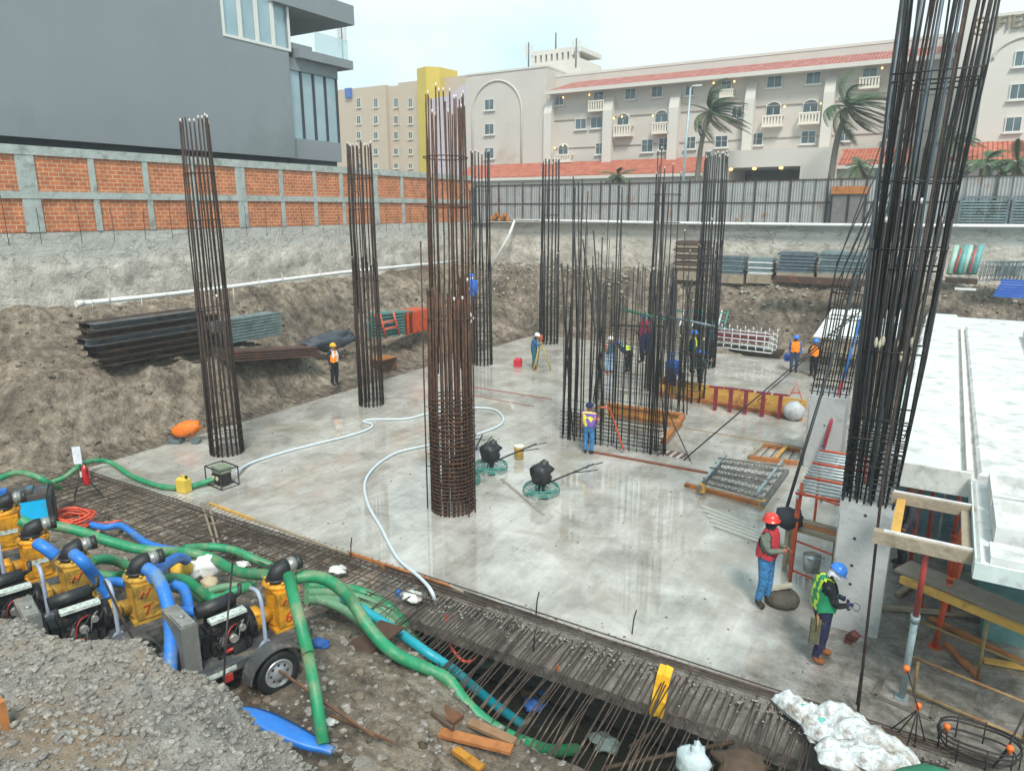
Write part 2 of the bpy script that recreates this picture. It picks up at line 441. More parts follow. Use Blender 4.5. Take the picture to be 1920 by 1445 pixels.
# ---- retaining walls
def wall_mat():
    m = bpy.data.materials.new('old_retaining_concrete'); m.use_nodes = True; t = m.node_tree; N = t.nodes; L = t.links; b = N['Principled BSDF']
    tc = N.new('ShaderNodeTexCoord')
    def nz(s, d=10, r=.7, dist=0., sc=None):
        n = N.new('ShaderNodeTexNoise'); n.inputs['Scale'].default_value = s; n.inputs['Detail'].default_value = d
        n.inputs['Roughness'].default_value = r; n.inputs['Distortion'].default_value = dist
        v = tc.outputs['Object']
        if sc:
            mp = N.new('ShaderNodeMapping'); mp.inputs['Scale'].default_value = sc; L.new(v, mp.inputs[0]); v = mp.outputs[0]
        L.new(v, n.inputs['Vector']); return n.outputs['Fac']
    def ramp(src, *st):
        c = N.new('ShaderNodeValToRGB'); e = c.color_ramp.elements
        while len(e) < len(st): e.new(.5)
        for i, (p, cc) in enumerate(st):
            e[i].position = p; e[i].color = (lin(cc) if isinstance(cc, str) else (cc,) * 3) + (1,)
        L.new(src, c.inputs[0]); return c.outputs[0]
    def mix(f, a, c, mode='MIX'):
        n = N.new('ShaderNodeMixRGB'); n.blend_type = mode
        if isinstance(f, float): n.inputs[0].default_value = f
        else: L.new(f, n.inputs[0])
        L.new(a, n.inputs[1])
        if isinstance(c, str): n.inputs[2].default_value = lin(c) + (1,)
        else: L.new(c, n.inputs[2])
        return n.outputs[0]
    base = ramp(nz(1.1, 12, .8, .3), (.3, '#857d72'), (.46, '#b2aa9e'), (.58, '#cbc4b8'), (.74, '#e2ddd4'))
    smooth_ = ramp(nz(.5, 6, .6, .3, (1, 1, 3)), (.3, '#a9a69d'), (.7, '#c4c1b8'))
    sep = N.new('ShaderNodeSeparateXYZ'); L.new(tc.outputs['Object'], sep.inputs[0])
    ma = N.new('ShaderNodeMath'); ma.operation = 'MULTIPLY_ADD'; L.new(nz(.5, 4, .6), ma.inputs[0]); ma.inputs[1].default_value = 1.2; L.new(sep.outputs[2], ma.inputs[2])
    c = mix(ramp(ma.outputs[0], (0., 0.), (1., 0.)), base, smooth_)
    mr = N.new('ShaderNodeMapRange'); mr.inputs[1].default_value = 5.9; mr.inputs[2].default_value = 6.15; L.new(ma.outputs[0], mr.inputs[0])
    c = mix(mr.outputs[0], base, smooth_)
    crack = ramp(nz(.6, 8, .6, .6, (1, 1, 2.6)), (.485, 1.), (.5, .35), (.515, 1.))
    c = mix(.8, c, crack, 'MULTIPLY')
    L.new(c, b.inputs['Base Color']); b.inputs['Roughness'].default_value = .8
    bp = N.new('ShaderNodeBump'); bp.inputs['Distance'].default_value = .15; bp.inputs['Strength'].default_value = .8
    L.new(nz(2.2, 12, .7, .6), bp.inputs['Height']); L.new(bp.outputs[0], b.inputs['Normal'])
    return m
WALLM = wall_mat()
def lumpy_wall(name, label, along, a0, a1, face, inward, z0, z1):
    n = int((a1 - a0) / .22); k = 16; b = MB(); vs = []
    for i in range(n + 1):
        a = a0 + (a1 - a0) * i / n
        for j in range(k + 1):
            z = z0 + (z1 - z0) * j / k
            lump = .16 * sstep(z1 - .9, z1 - 1.6, z) * (fbm(a, z, 1.1, 4, 2.) + .3)
            d = face + inward * max(-.05, lump)
            vs.append((d, a, z) if along == 'y' else (a, d, z))
    fs = [(i * (k + 1) + j, i * (k + 1) + j + 1, (i + 1) * (k + 1) + j + 1, (i + 1) * (k + 1) + j) for i in range(n) for j in range(k)]
    b.add(vs, fs, 0, True)
    bk = face - inward * .35
    if along == 'y': b.bb((face - inward * .01, a0, z0), (bk, a1, z1))
    else: b.bb((a0, face - inward * .01, z0), (a1, bk, z1))
    o = b.build(name, WALLM); tag(o, label, 'wall')
lumpy_wall('retaining_wall', 'long rough grey concrete retaining wall below the orange brick wall', 'y', 2, WY, WX, 1, 2.2, ST + .01)
lumpy_wall('retaining_wall', 'grey concrete retaining wall across the back of the pit below the metal fence', 'x', WX - .36, 16, WY, -1, 2.2, ST + .012)
# ================================================================ BUILDINGS
STUCCO = mat('beige_stucco', '#bfb6ac', .85, var=.05, scale=.35, bump=.15, bscale=4, dirt='#ab9c8b', dirt_amt=.2, dscale=.12)
STUCCO2 = mat('pale_beige_stucco', '#c9c2b8', .85, var=.04, scale=.3)
GLASS = mat('window_glass', '#46565b', .1, var=.6, scale=.45, spec=.8)
WFRAME = mat('white_frame', '#cfcdc6', .5, var=.05)
GFRAME = mat('grey_frame', '#5a5d5e', .5, var=.1)
BRASS = mat('lamp_glow', '#ffcf7a', .4, var=0, emit=1.6)
BALU = mat('cream_balustrade', '#d8cfc0', .7, var=.05)
def tile_mat(name, c1, c2, sc):
    m = bpy.data.materials.new(name); m.use_nodes = True; t = m.node_tree; N = t.nodes; L = t.links; b = N['Principled BSDF']
    tc = N.new('ShaderNodeTexCoord'); wv = N.new('ShaderNodeTexWave'); wv.bands_direction = 'X'; wv.inputs['Scale'].default_value = sc
    L.new(tc.outputs['Object'], wv.inputs[0])
    n = N.new('ShaderNodeTexNoise'); n.inputs['Scale'].default_value = 1.6; n.inputs['Detail'].default_value = 6; L.new(tc.outputs['Object'], n.inputs[0])
    cr = N.new('ShaderNodeValToRGB'); cr.color_ramp.elements[0].color = lin(c1) + (1,); cr.color_ramp.elements[1].color = lin(c2) + (1,)
    cr.color_ramp.elements[0].position = .3; cr.color_ramp.elements[1].position = .7
    L.new(n.outputs['Fac'], cr.inputs[0]); L.new(cr.outputs[0], b.inputs['Base Color']); b.inputs['Roughness'].default_value = .75
    bp = N.new('ShaderNodeBump'); bp.inputs['Distance'].default_value = .12; L.new(wv.outputs['Fac'], bp.inputs['Height']); L.new(bp.outputs[0], b.inputs['Normal'])
    return m
TILE = tile_mat('clay_roof_tile', '#a5513c', '#c4765a', 1.05)
TILE_P = tile_mat('pink_roof_tile', '#9a5248', '#ba7d70', 1.05)

HY = 76.0
def hx(px, py, y=HY): v = PY(px, py, y); return v.x, v.z
def facade_window(par, px0, px1, py0, py1, y=HY, frame=WFRAME, arch=False, name='window', t=.16, hood=True):
    """recess + frame + pane placed on a facade plane; returns frame part"""
    xa, za = hx((px0 + px1) / 2, (py0 + py1) / 2, y); x0 = hx(px0, (py0 + py1) / 2, y)[0]; x1 = hx(px1, (py0 + py1) / 2, y)[0]
    z1 = hx((px0 + px1) / 2, py0, y)[1]; z0 = hx((px0 + px1) / 2, py1, y)[1]
    wv = .07; f = MB()
    f.bb((x0, y - .10, z0), (x0 + wv, y + .05, z1)); f.bb((x1 - wv, y - .10, z0), (x1, y + .05, z1))
    f.bb((x0 + wv, y - .095, z0), (x1 - wv, y + .05, z0 + wv))
    if not arch: f.bb((x0 + wv, y - .095, z1 - wv), (x1 - wv, y + .05, z1))
    f.bb((xa - .02, y - .085, z0 + wv), (xa + .02, y + .05, z1 - wv))
    f.bb((x0 - .12, y - .22, z0 - .12), (x1 + .12, y + .05, z0 - .003))
    if arch:
        rr = (x1 - x0) / 2; pts = [(xa + rr * math.cos(a), y - .05, z1 + rr * .75 * math.sin(a)) for a in [math.pi * i / 12 for i in range(13)]]
        f.tube(pts, .07, 6)
    o = f.build(name, frame, par)
    g = MB()
    if arch:
        poly = [(x0 + .05, z0 + .05), (x1 - .05, z0 + .05)] + [(xa + (rr - .04) * math.cos(a), z1 + rr * .73 * math.sin(a)) for a in [math.pi * i / 12 for i in range(13)]]
        g.prism(poly, 1, y - .06, y + .04)
    else: g.bb((x0 + .05, y - .06, z0 + .05), (x1 - .05, y + .04, z1 - .05))
    g.build('pane', GLASS, o)
    return o
def balcony(par, px0, px1, py0, py1, y=HY, name='balcony'):
    x0 = hx(px0, py1, y - .9)[0]; x1 = hx(px1, py1, y - .9)[0]
    z1 = hx((px0 + px1) / 2, py0, y - .9)[1]; z0 = hx((px0 + px1) / 2, py1, y - .9)[1]
    b = MB(); b.bb((x0, y - .9, z0), (x1, y, z0 + .22)); b.bb((x0, y - .9, z1 - .14), (x1, y - .76, z1))
    b.bb((x0, y - .755, z1 - .14), (x0 + .14, y, z1)); b.bb((x1 - .14, y - .755, z1 - .14), (x1, y, z1))
    for i in range(7):
        x = x0 + .09 + (x1 - x0 - .18) * i / 6; b.bb((x - .07, y - .87, z0 + .223), (x + .07, y - .77, z1 - .143))
    return b.build(name, BALU, par)

hotel = thing('hotel_building', 'long beige hotel with red tiled roof strips and small balconies behind the metal fence', 'hotel', (-24, HY, ST))
# main wall: stepped top outline as one thick slab
def hz(px, py, y=HY): return hx(px, py, y)
xl = hx(874, 200)[0]; xa = hx(1025, 200)[0]; xr = 4.0
zt_l = hx(950, 134)[1]; z_eave = 19.9
b = MB()
b.bb((xl, HY, ST - .1), (xa, HY + 12, zt_l))
b.bb((xa + .003, HY + .4, ST - .1), (xr, HY + 12, z_eave + .4))
b.bb((xa + .003, HY + 2.2, z_eave + .4), (xr, HY + 12.02, 22.0))
b.build('wall', STUCCO, hotel)
b = MB(); b.bb((xa, HY + 2.15, 21.9), (xr + .02, HY + 12.06, 22.15)); b.bb((xl - .05, HY - .08, zt_l - .02), (xa + .05, HY + 12.05, zt_l + .18)); b.build('parapet_cap', STUCCO2, hotel)
b = MB(); b.bb((xa, HY + .32, 16.9), (xr, HY + .402, 17.0)); b.bb((xa, HY + .32, 13.9), (xr, HY + .402, 13.98)); b.build('string_course', mat('dark_stucco_line', '#8d8074', .8), hotel)
# arch moulding on the plain wing
ax0 = hx(886, 250)[0]; ax1 = hx(978, 250)[0]; ac = (ax0 + ax1) / 2; ar = (ax1 - ax0) / 2; zc = hx(932, 210)[1]
pts = [(ax0, HY - .03, 10.5), (ax0, HY - .03, zc)] + [(ac - ar * math.cos(a), HY - .03, zc + ar * math.sin(a)) for a in [math.pi * i / 20 for i in range(1, 20)]] + [(ax1, HY - .03, zc), (ax1, HY - .03, 10.5)]
b = MB(); b.tube(pts, .13, 6); b.build('arch_moulding', STUCCO, hotel)
for y0, y1 in ((186, 207), (232, 253), (277, 298)): facade_window(hotel, 909, 927, y0, y1)
FY = HY + .4
for r in ((1041, 1058, 181, 198), (1172, 1193, 166, 187), (1222, 1243, 162, 183), (1285, 1302, 160, 180), (1438, 1467, 142, 165), (1511, 1540, 135, 158),
          (1079, 1100, 222, 243), (1108, 1131, 218, 241), (1372, 1392, 199, 222), (1117, 1133, 268, 290), (1203, 1225, 261, 286), (1235, 1255, 258, 283),
          (1284, 1305, 256, 280), (1341, 1365, 254, 277), (1406, 1431, 249, 273), (1502, 1530, 245, 270), (1571, 1597, 242, 265), (1655, 1680, 240, 262)):
    facade_window(hotel, *r, y=FY)
for r in ((1113, 1133, 172, 190), (1352, 1372, 152, 168), (1617, 1646, 127, 146)):
    facade_window(hotel, *r, y=FY, name='balcony_door')
for r in ((1157, 1180, 223, 236), (1228, 1252, 217, 232), (1047, 1066, 279, 291), (1436, 1464, 202, 217), (1505, 1534, 198, 213)):
    facade_window(hotel, *r, y=FY, arch=True, name='arched_door')
for r in ((1102, 1132, 188, 209), (1348, 1374, 167, 184), (1609, 1648, 144, 166), (1149, 1182, 234, 256), (1221, 1253, 229, 251), (1039, 1069, 289, 305),
          (1427, 1465, 216, 238), (1496, 1536, 210, 233)):
    balcony(hotel, *r, y=FY)
for p0, p1, py0 in ((1023, 1037, 193), (1133, 1150, 187), (1255, 1273, 181), (1395, 1413, 163), (1540, 1560, 150), (1690, 1705, 140)):
    x0, x1 = hx(p0, 240)[0], hx(p1, 240)[0]; z1 = hx(p0, py0)[1]
    b = MB(); b.prism([(HY - .5, ST), (HY + .45, ST), (HY + .45, z1 + .5), (HY - .2, z1 - .2), (HY - .5, z1 - 1.2)], 0, x0, x1); b.build('pilaster', STUCCO2, hotel)
# upper tiled roof strip and gutter
b = MB(); x0 = hx(1023, 175, HY - .9)[0]; x0r = x0 + 2.2
b.add([(x0, HY - .9, 20.0), (xr, HY - .9, 20.0), (xr, HY + 2.2, 21.2), (x0r, HY + 2.2, 21.2), (x0, HY - .9, 19.9), (xr, HY - .9, 19.9), (xr, HY + 2.2, 21.1), (x0r, HY + 2.2, 21.1)],
      [(0, 1, 2, 3), (7, 6, 5, 4), (0, 4, 5, 1), (1, 5, 6, 2), (2, 6, 7, 3), (3, 7, 4, 0)])
b.build('tiled_roof', TILE_P, hotel)
b = MB(); b.bb((x0 - .05, HY - 1.05, 19.62), (xr, HY - .902, 20.0)); b.bb((x0, HY - .9, 19.7), (xr, HY + .4, 19.86)); b.build('gutter', STUCCO2, hotel)
# stair tower on the roof
tx0, tx1 = hx(996, 110, HY + 5)[0], hx(1088, 110, HY + 5)[0]; tz = hx(1040, 92, HY + 5)[1]
b = MB(); b.bb((tx0, HY + 5, 20), (tx1, HY + 11, tz - 1.3))
nn = 9
for i in range(nn):
    xx = tx0 + (tx1 - tx0) * i / nn
    b.bb((xx + .003, HY + 5, tz - 1.297), (xx + (tx1 - tx0) / nn * .62, HY + 5.5, tz - .5))
b.bb((tx0, HY + 5, tz - .497), (tx1, HY + 11, tz))
b.build('roof_tower', STUCCO2, hotel)
# lower porch roofs
def porch(pxa, pxb, pyt_a, pyb_a, y=HY - 4):
    x0, x1 = hx(pxa, 330, y)[0], hx(pxb, 330, y)[0]; zb = hx((pxa + pxb) / 2, pyb_a, y)[1]; zt_ = hx((pxa + pxb) / 2, pyt_a, HY)[1]
    b = MB(); b.add([(x0, y, zb), (x1, y, zb), (x1, HY - .02, zt_), (x0, HY - .02, zt_), (x0, y, zb - .1), (x1, y, zb - .1), (x1, HY - .02, zt_ - .1), (x0, HY - .02, zt_ - .1)],
                    [(0, 1, 2, 3), (7, 6, 5, 4), (0, 4, 5, 1), (1, 5, 6, 2), (2, 6, 7, 3), (3, 7, 4, 0)])
    b.build('porch_roof', TILE, hotel)
    b = MB(); b.bb((x0, y - .1, zb - .42), (x1, y + .3, zb - .103)); b.bb((x0, y + .5, ST), (x1, y + .8, zb - .43)); b.build('porch_wall', STUCCO2, hotel)
    n = int((x1 - x0) / 5)
    for i in range(n):
        b = MB(); xx = x0 + (i + .5) * (x1 - x0) / n; b.bb((xx - 1.4, y + .42, ST), (xx + 1.4, y + .497, zb - 1.1)); b.build('porch_window', GLASS, hotel)
porch(850, 1318, 303, 328); porch(1562, 1700, 278, 306)
cx0, cx1 = hx(1322, 300, HY - 7)[0], hx(1562, 300, HY - 7)[0]; cz1 = hx(1440, 280, HY - 7)[1]; cz0 = hx(1440, 313, HY - 7)[1]
b = MB(); b.bb((cx0, HY - 7, cz0), (cx1, HY - .05, cz1)); b.bb((cx0, HY - 7, ST), (cx0 + 2.2, HY - .06, cz0 - .003)); b.bb((cx1 - 2.6, HY - 7, ST), (cx1, HY - .06, cz0 - .003))
b.build('entrance_canopy', STUCCO2, hotel)
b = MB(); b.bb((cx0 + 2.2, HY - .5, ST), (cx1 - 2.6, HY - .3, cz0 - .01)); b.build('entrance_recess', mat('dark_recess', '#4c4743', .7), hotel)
for px, py in ((1105, 178), (1056, 183), (1151, 222), (1166, 219), (1224, 217), (1040, 278), (1338, 156), (1377, 153), (1471, 200), (1539, 194), (1654, 128), (1055, 273)):
    x, z = hx(px, py, HY - .1); b = MB(); b.ell((x, HY - .1, z), (.085, .085, .11), 0, 8, 6); b.build('wall_lamp', BRASS, hotel)
for px in (1369, 1413, 1463):
    x, z = hx(px, 317, HY - 6.8); b = MB(); b.ell((x, HY - 6.5, cz0 - .1), (.2, .2, .12), 0, 8, 6); b.build('ceiling_lamp', BRASS, hotel)
# recessed back wing at the left end
b = MB(); x0, x1 = hx(838, 200, 84)[0], hx(880, 200, 84)[0]; b.prism([(x0 - 3, ST), (x1, ST), (x1, hx(875, 150, 84)[1]), (x0 + .5, hx(850, 178, 84)[1]), (x0 - 3, hx(850, 182, 84)[1])], 1, 84, 90)
b.build('back_wing', mat('lilac_stucco', '#b9aeb4', .85, var=.04, scale=.3), hotel)

# right hand hotel block with the sign
tower = thing('hotel_tower', 'tall beige hotel block with roof sign at the right edge behind the tallest rebar', 'hotel', (2, 68, ST))
TY = 66.0
def tx(px, py): return hx(px, py, TY)
x0 = tx(1845, 150)[0]; x1 = x0 + 30; zt1 = tx(1890, 30)[1]
b = MB(); b.bb((x0, TY, ST), (x1, TY + 14, zt1)); b.bb((tx(1800, 30)[0], TY + 5, ST), (x0 - .003, TY + 14.01, zt1 + 3.5)); b.build('wall', STUCCO2, tower)
b = MB(); b.bb((x0 - .15, TY - .15, zt1 - .003), (x1, TY + 14.1, zt1 + .2)); b.build('parapet_cap', STUCCO2, tower)
for i, (p0, p1, a, c) in enumerate(((1902, 1935, 95, 125), (1893, 1925, 157, 187), (1884, 1916, 219, 248))): facade_window(tower, p0, p1, a, c, y=TY)
ac = tx(1925, 150)[0]; ar = ac - tx(1863, 100)[0]; zc = tx(1900, 70)[1] - ar * .62
pts = [(ac - ar * math.cos(a), TY - .03, zc + ar * .62 * math.sin(a)) for a in [math.pi * i / 20 for i in range(0, 21)]]
b = MB(); b.tube(pts, .1, 6); b.build('arch_moulding', STUCCO, tower)
SIGN = mat('sign_letter_bronze', '#8a7d62', .5, metal=.3)
def text_mesh(name, body, size, depth, M, mt, parent):
    c = bpy.data.curves.new(name, 'FONT'); c.body = body; c.size = size; c.extrude = depth; c.resolution_u = 3
    o = bpy.data.objects.new(name, c); col.objects.link(o)
    dg = bpy.context.evaluated_depsgraph_get(); me = bpy.data.meshes.new_from_object(o.evaluated_get(dg))
    bpy.data.objects.remove(o); me.transform(tree_matrix(parent).inverted() @ M); me.materials.clear(); me.materials.append(mt)
    o = bpy.data.objects.new(name, me); col.objects.link(o); o.parent = parent; return o
sx, sz = tx(1866, 57); text_mesh('sign_lettering', 'FIESTA', 1.25, .08, Matrix.Translation((sx, TY - .12, sz)) @ Matrix.Rotation(R(90), 4, 'X'), SIGN, tower)
# round emblem left of the letters
ex, ez = tx(1840, 50)
b = MB(); b.tube([(ex + .55 * math.cos(a), TY - .1, ez + .55 * math.sin(a)) for a in [2 * math.pi * i / 16 for i in range(16)]], .1, 5, closed=True)
for i in range(6):
    a = math.pi * i / 3; b.ell((ex + .28 * math.cos(a), TY - .1, ez + .28 * math.sin(a)), .14, 0, 6, 4)
b.build('sign_emblem', SIGN, tower)
y = HY - 6
pr0, pr1 = hx(1775, 280, y)[0], hx(1990, 280, y)[0]; zz0 = hx(1850, 298, y)[1]; zz1 = hx(1850, 267, TY)[1]
b = MB(); y0 = 62.0
pr0, pr1 = hx(1778, 280, y0)[0], hx(2100, 280, y0)[0]; zz0 = hx(1850, 299, y0)[1]; zz1 = hx(1850, 266, TY)[1]
b.add([(pr0, y0, zz0), (pr1, y0, zz0), (pr1, TY - .02, zz1), (pr0 + 1, TY - .02, zz1), (pr0, y0, zz0 - .1), (pr1, y0, zz0 - .1), (pr1, TY - .02, zz1 - .1), (pr0 + 1, TY - .02, zz1 - .1)],
      [(0, 1, 2, 3), (7, 6, 5, 4), (0, 4, 5, 1), (1, 5, 6, 2), (2, 6, 7, 3), (3, 7, 4, 0)]); b.build('porch_roof', TILE, tower)
b = MB(); b.bb((pr0, y0 - .1, zz0 - .4), (pr1, y0 + .3, zz0 - .103)); b.bb((pr0, y0 + .6, ST), (pr1, y0 + .9, zz0 - .41)); b.build('porch_wall', STUCCO, tower)

# rooftop aerials
def aerial(label, px, py_top, py_bot, y, wide=True):
    a = PY(px, py_top, y); c = PY(px, py_bot, y); t = thing('antenna_mast', label, 'antenna', (c.x, y, c.z))
    b = MB(); b.cyl((c.x, y, c.z - .5), (c.x, y, a.z), .09, 6); b.build('mast', GFRAME, t)
    if wide:
        hgt = a.z - c.z
        for k, dx in enumerate((-.45, .45)):
            b = MB(); b.bb((c.x + dx - .13, y - .1, c.z + hgt * (.35 + .1 * k)), (c.x + dx + .13, y + .1, c.z + hgt * (.95 - .06 * k)))
            b.cyl((c.x, y, c.z + hgt * .6), (c.x + dx, y, c.z + hgt * .6), .04, 5); b.build('panel_antenna', WFRAME, t)
aerial('grey antenna mast on the left corner of the beige roof tower', 991, 80, 126, HY + 5)
aerial('grey antenna mast on the right corner of the beige roof tower', 1080, 72, 118, HY + 5)
aerial('thin aerial standing in the middle of the beige roof tower', 1042, 62, 90, HY + 6, False)
aerial('antenna mast behind the glass railing of the grey building', 643, 42, 110, 60)

# far beige hotel with yellow tower
FYY = 112.0
far = thing('hotel_building', 'distant beige hotel with small cream framed windows and a yellow stair tower', 'hotel', (-95, FYY, ST))
def fx(px, py): return hx(px, py, FYY)
xs = [fx(p, 200)[0] for p in (640, 724, 748, 785, 885)]
b = MB()
b.bb((xs[0] - 6, FYY, ST), (xs[1], FYY + 14, fx(690, 163)[1])); b.bb((xs[1] + .003, FYY + .8, ST), (xs[2], FYY + 14.01, fx(735, 160)[1]))
b.bb((xs[2] + .003, FYY, ST), (xs[4], FYY + 14.02, fx(770, 153)[1])); b.bb((fx(765, 150)[0], FYY + 4, ST), (fx(800, 150)[0], FYY + 12, fx(775, 145)[1]))
b.build('wall', mat('tan_stucco', '#b8a58f', .85, var=.05, scale=.3), far)
for px in (673, 705, 743, 770):
    for k, py in enumerate((194, 226, 255, 285, 312)):
        yy = FYY + (.8 if px == 743 else 0)
        facade_window(far, px - 4, px + 4, py - 10 + k, py + 8 - k, y=yy - .02, frame=mat('cream_frame', '#ded6c4', .6))
b = MB(); x0, x1 = fx(796, 200)[0], fx(838, 200)[0]; zt2 = fx(815, 130)[1]
b.prism([(x0, FYY - 2), (x0 + (x1 - x0) * .55, FYY - 3.0), (x1 - .6, FYY - 1.2), (x1, FYY + 3.5), (x0, FYY + 3.5)], 2, ST, zt2); b.build('stair_tower', mat('yellow_paint_wall', '#c8ac35', .8, var=.08, scale=.4), far)
b = MB(); x0, x1 = fx(650, 180)[0], fx(661, 180)[0]; b.bb((x0, FYY - .5, fx(655, 184)[1]), (x1, FYY - .03, fx(655, 166)[1])); b.build('blue_sign', mat('blue_sign', '#2d5fa8', .4), far)

# dark grey modern building on the left
GX = -30.5
GREY = mat('grey_render', '#7f8487', .85, var=.05, scale=.3, bump=.08, bscale=5, dirt='#747a7a', dirt_amt=.3, dscale=.2)
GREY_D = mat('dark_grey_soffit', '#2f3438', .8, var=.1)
gb = thing('modern_building', 'large blank dark grey rendered building above the brick wall', 'building', (GX, 20, ST))
def gp(px, py): v = PX(px, py, GX); return v.y, v.z
yc, zc_ = gp(548, 200); zb0 = gp(300, 277)[1]; y_end, _ = gp(646, 280)
zw0 = gp(480, 82)[1]; yw0 = gp(418, 60)[0]; yw1 = gp(544, 80)[0]
ztop = 26
b = MB()
b.bb((GX, -6, zb0), (GX - 14, yw0, ztop)); b.bb((GX, yw0 + .003, zb0), (GX - 14.01, yc, zw0)); b.bb((GX, yw1, zw0 + .003), (GX - .5, yc, ztop))
b.build('wall', GREY, gb)
b = MB(); b.bb((GX - .25, yc + .003, zb0), (GX - 13, y_end, gp(600, 263)[1])); b.build('spandrel', GREY, gb)
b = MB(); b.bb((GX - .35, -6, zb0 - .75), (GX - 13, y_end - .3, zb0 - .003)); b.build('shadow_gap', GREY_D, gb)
# corner glazing of lower floor
zt3 = gp(600, 140)[1]; zg0 = gp(600, 263)[1]
pane_m = mat('sky_glass', '#8fa6ad', .05, var=.15, scale=.4, spec=1.)
fr = MB(); n = 4
for i in range(n + 1):
    yy = yc + .15 + (y_end - .2 - yc) * i / n; fr.bb((GX - .45, yy - .07, zg0 + .003), (GX - .3, yy + .07, zt3))
f = fr.build('window_wall', GREY_D, gb)
for i in range(n):
    y0 = yc + .22 + (y_end - .2 - yc) * i / n; y1 = yc + .08 + (y_end - .2 - yc) * (i + 1) / n
    b = MB(); b.bb((GX - .42, y0, zg0 + .003), (GX - .36, y1, zt3)); b.build('pane', pane_m, f)
b = MB(); b.bb((GX - 6, yc, zg0), (GX - 12.9, y_end - .5, zt3)); b.build('inner_core', mat('room_white', '#9da3a5', .8), gb)
zs = gp(600, 118)[1]
b = MB(); b.bb((GX - .25, yc + .003, zt3 + .003), (GX - 13, y_end + .02, zs)); b.bb((GX + .15, yc + .6, zs + .003), (GX - 13.2, y_end + .9, zs + .45)); b.build('terrace_slab', GREY, gb)
b = MB(); y0 = gp(592, 90)[0]; b.bb((GX - 0, y0, zs + .46), (GX - .04, y_end + .7, zs + 1.5)); b.build('glass_railing', mat('railing_glass', '#bcd6d8', .08, var=.05, alpha=.45), gb)
b = MB(); b.bb((GX - .28, yc + .003, zs + .453), (GX - 6, y0, gp(560, 80)[1])); b.build('terrace_parapet', GREY, gb)
b = MB(); b.bb((GX + .3, yc - 1, gp(560, 20)[1]), (GX - 14.1, gp(655, 2)[0], gp(560, 20)[1] + 1)); b.build('roof_overhang', GREY, gb)
# upper strip window
fr = MB(); n = 4
for i in range(n + 1):
    yy = yw0 + .05 + (yw1 - yw0 - .1) * i / n; fr.bb((GX + .03, yy - .07, zw0), (GX - .2, yy + .07, ztop))
fr.bb((GX + .033, yw0, zw0 - .003), (GX - .2, yw1, zw0 + .12))
f = fr.build('window', WFRAME, gb)
for i in range(n):
    y0 = yw0 + .13 + (yw1 - yw0 - .1) * i / n; y1 = yw0 - .03 + (yw1 - yw0 - .1) * (i + 1) / n
    b = MB(); b.bb((GX - .12, y0, zw0 + .12), (GX - .17, y1, ztop)); b.build('pane', pane_m, f)
b = MB(); b.bb((GX - 3, yw0 + .01, zw0 + .01), (GX - 13.9, yw1, ztop)); b.build('room_core', mat('room_white', '#9da3a5', .8), gb)

# ---------------------------------------------------------------- orange brick wall with concrete frame
def brick_mat():
    m = bpy.data.materials.new('orange_brick'); m.use_nodes = True; t = m.node_tree; N = t.nodes; L = t.links; b = N['Principled BSDF']
    tc = N.new('ShaderNodeTexCoord'); sp = N.new('ShaderNodeSeparateXYZ'); cb = N.new('ShaderNodeCombineXYZ')
    L.new(tc.outputs['Object'], sp.inputs[0]); L.new(sp.outputs[1], cb.inputs[0]); L.new(sp.outputs[2], cb.inputs[1])
    br = N.new('ShaderNodeTexBrick'); br.inputs['Scale'].default_value = 1; br.inputs['Brick Width'].default_value = .34; br.inputs['Row Height'].default_value = .155
    br.inputs['Mortar Size'].default_value = .013; br.inputs['Color1'].default_value = lin('#be7045') + (1,); br.inputs['Color2'].default_value = lin('#a9603e') + (1,)
    br.inputs['Mortar'].default_value = lin('#cdb294') + (1,); br.inputs['Bias'].default_value = -.1
    L.new(cb.outputs[0], br.inputs[0])
    n = N.new('ShaderNodeTexNoise'); n.inputs['Scale'].default_value = 2.2; n.inputs['Detail'].default_value = 9; L.new(tc.outputs['Object'], n.inputs[0])
    cr = N.new('ShaderNodeValToRGB'); cr.color_ramp.elements[0].position = .3; cr.color_ramp.elements[0].color = (.74, .70, .66, 1); cr.color_ramp.elements[1].position = .65; cr.color_ramp.elements[1].color = (1.15, 1.1, 1.05, 1)
    L.new(n.outputs[0], cr.inputs[0]); mx = N.new('ShaderNodeMixRGB'); mx.blend_type = 'MULTIPLY'; mx.inputs[0].default_value = 1
    L.new(br.outputs[0], mx.inputs[1]); L.new(cr.outputs[0], mx.inputs[2]); L.new(mx.outputs[0], b.inputs['Base Color']); b.inputs['Roughness'].default_value = .85
    bp = N.new('ShaderNodeBump'); bp.inputs['Distance'].default_value = .03; bp.invert = True; L.new(br.outputs['Fac'], bp.inputs['Height']); L.new(bp.outputs[0], b.inputs['Normal'])
    return m
BRICK = brick_mat()
CFR = mat('cast_frame_concrete', '#a3a9a3', .85, var=.16, scale=2.5, bump=.4, bscale=12, dirt='#7d817a', dirt_amt=.4, dscale=2)
bw = thing('brick_wall', 'long orange brick boundary wall in a pale concrete frame on top of the left retaining wall', 'wall', (WX, 20, ST))
BX = WX - .02
def wy(px, py): return PX(px, py, BX).y
zmid, ztb = 7.7, 9.24
up = [wy(p, 330) for p in (49, 172, 272, 360, 449, 525, 588, 638, 702, 752, 810, 866)]
lo = [wy(p, 400) for p in (62, 183, 283, 368, 456, 531, 592, 645, 706, 756, 812, 868)]
wu = {49: .62, 449: .45}
posts_u = sorted(up); posts_l = sorted(lo)
wd_u = [.62 if i in (0,) else (.5 if i == 4 else (.4 if i == 8 else .22)) for i in range(len(posts_u))]
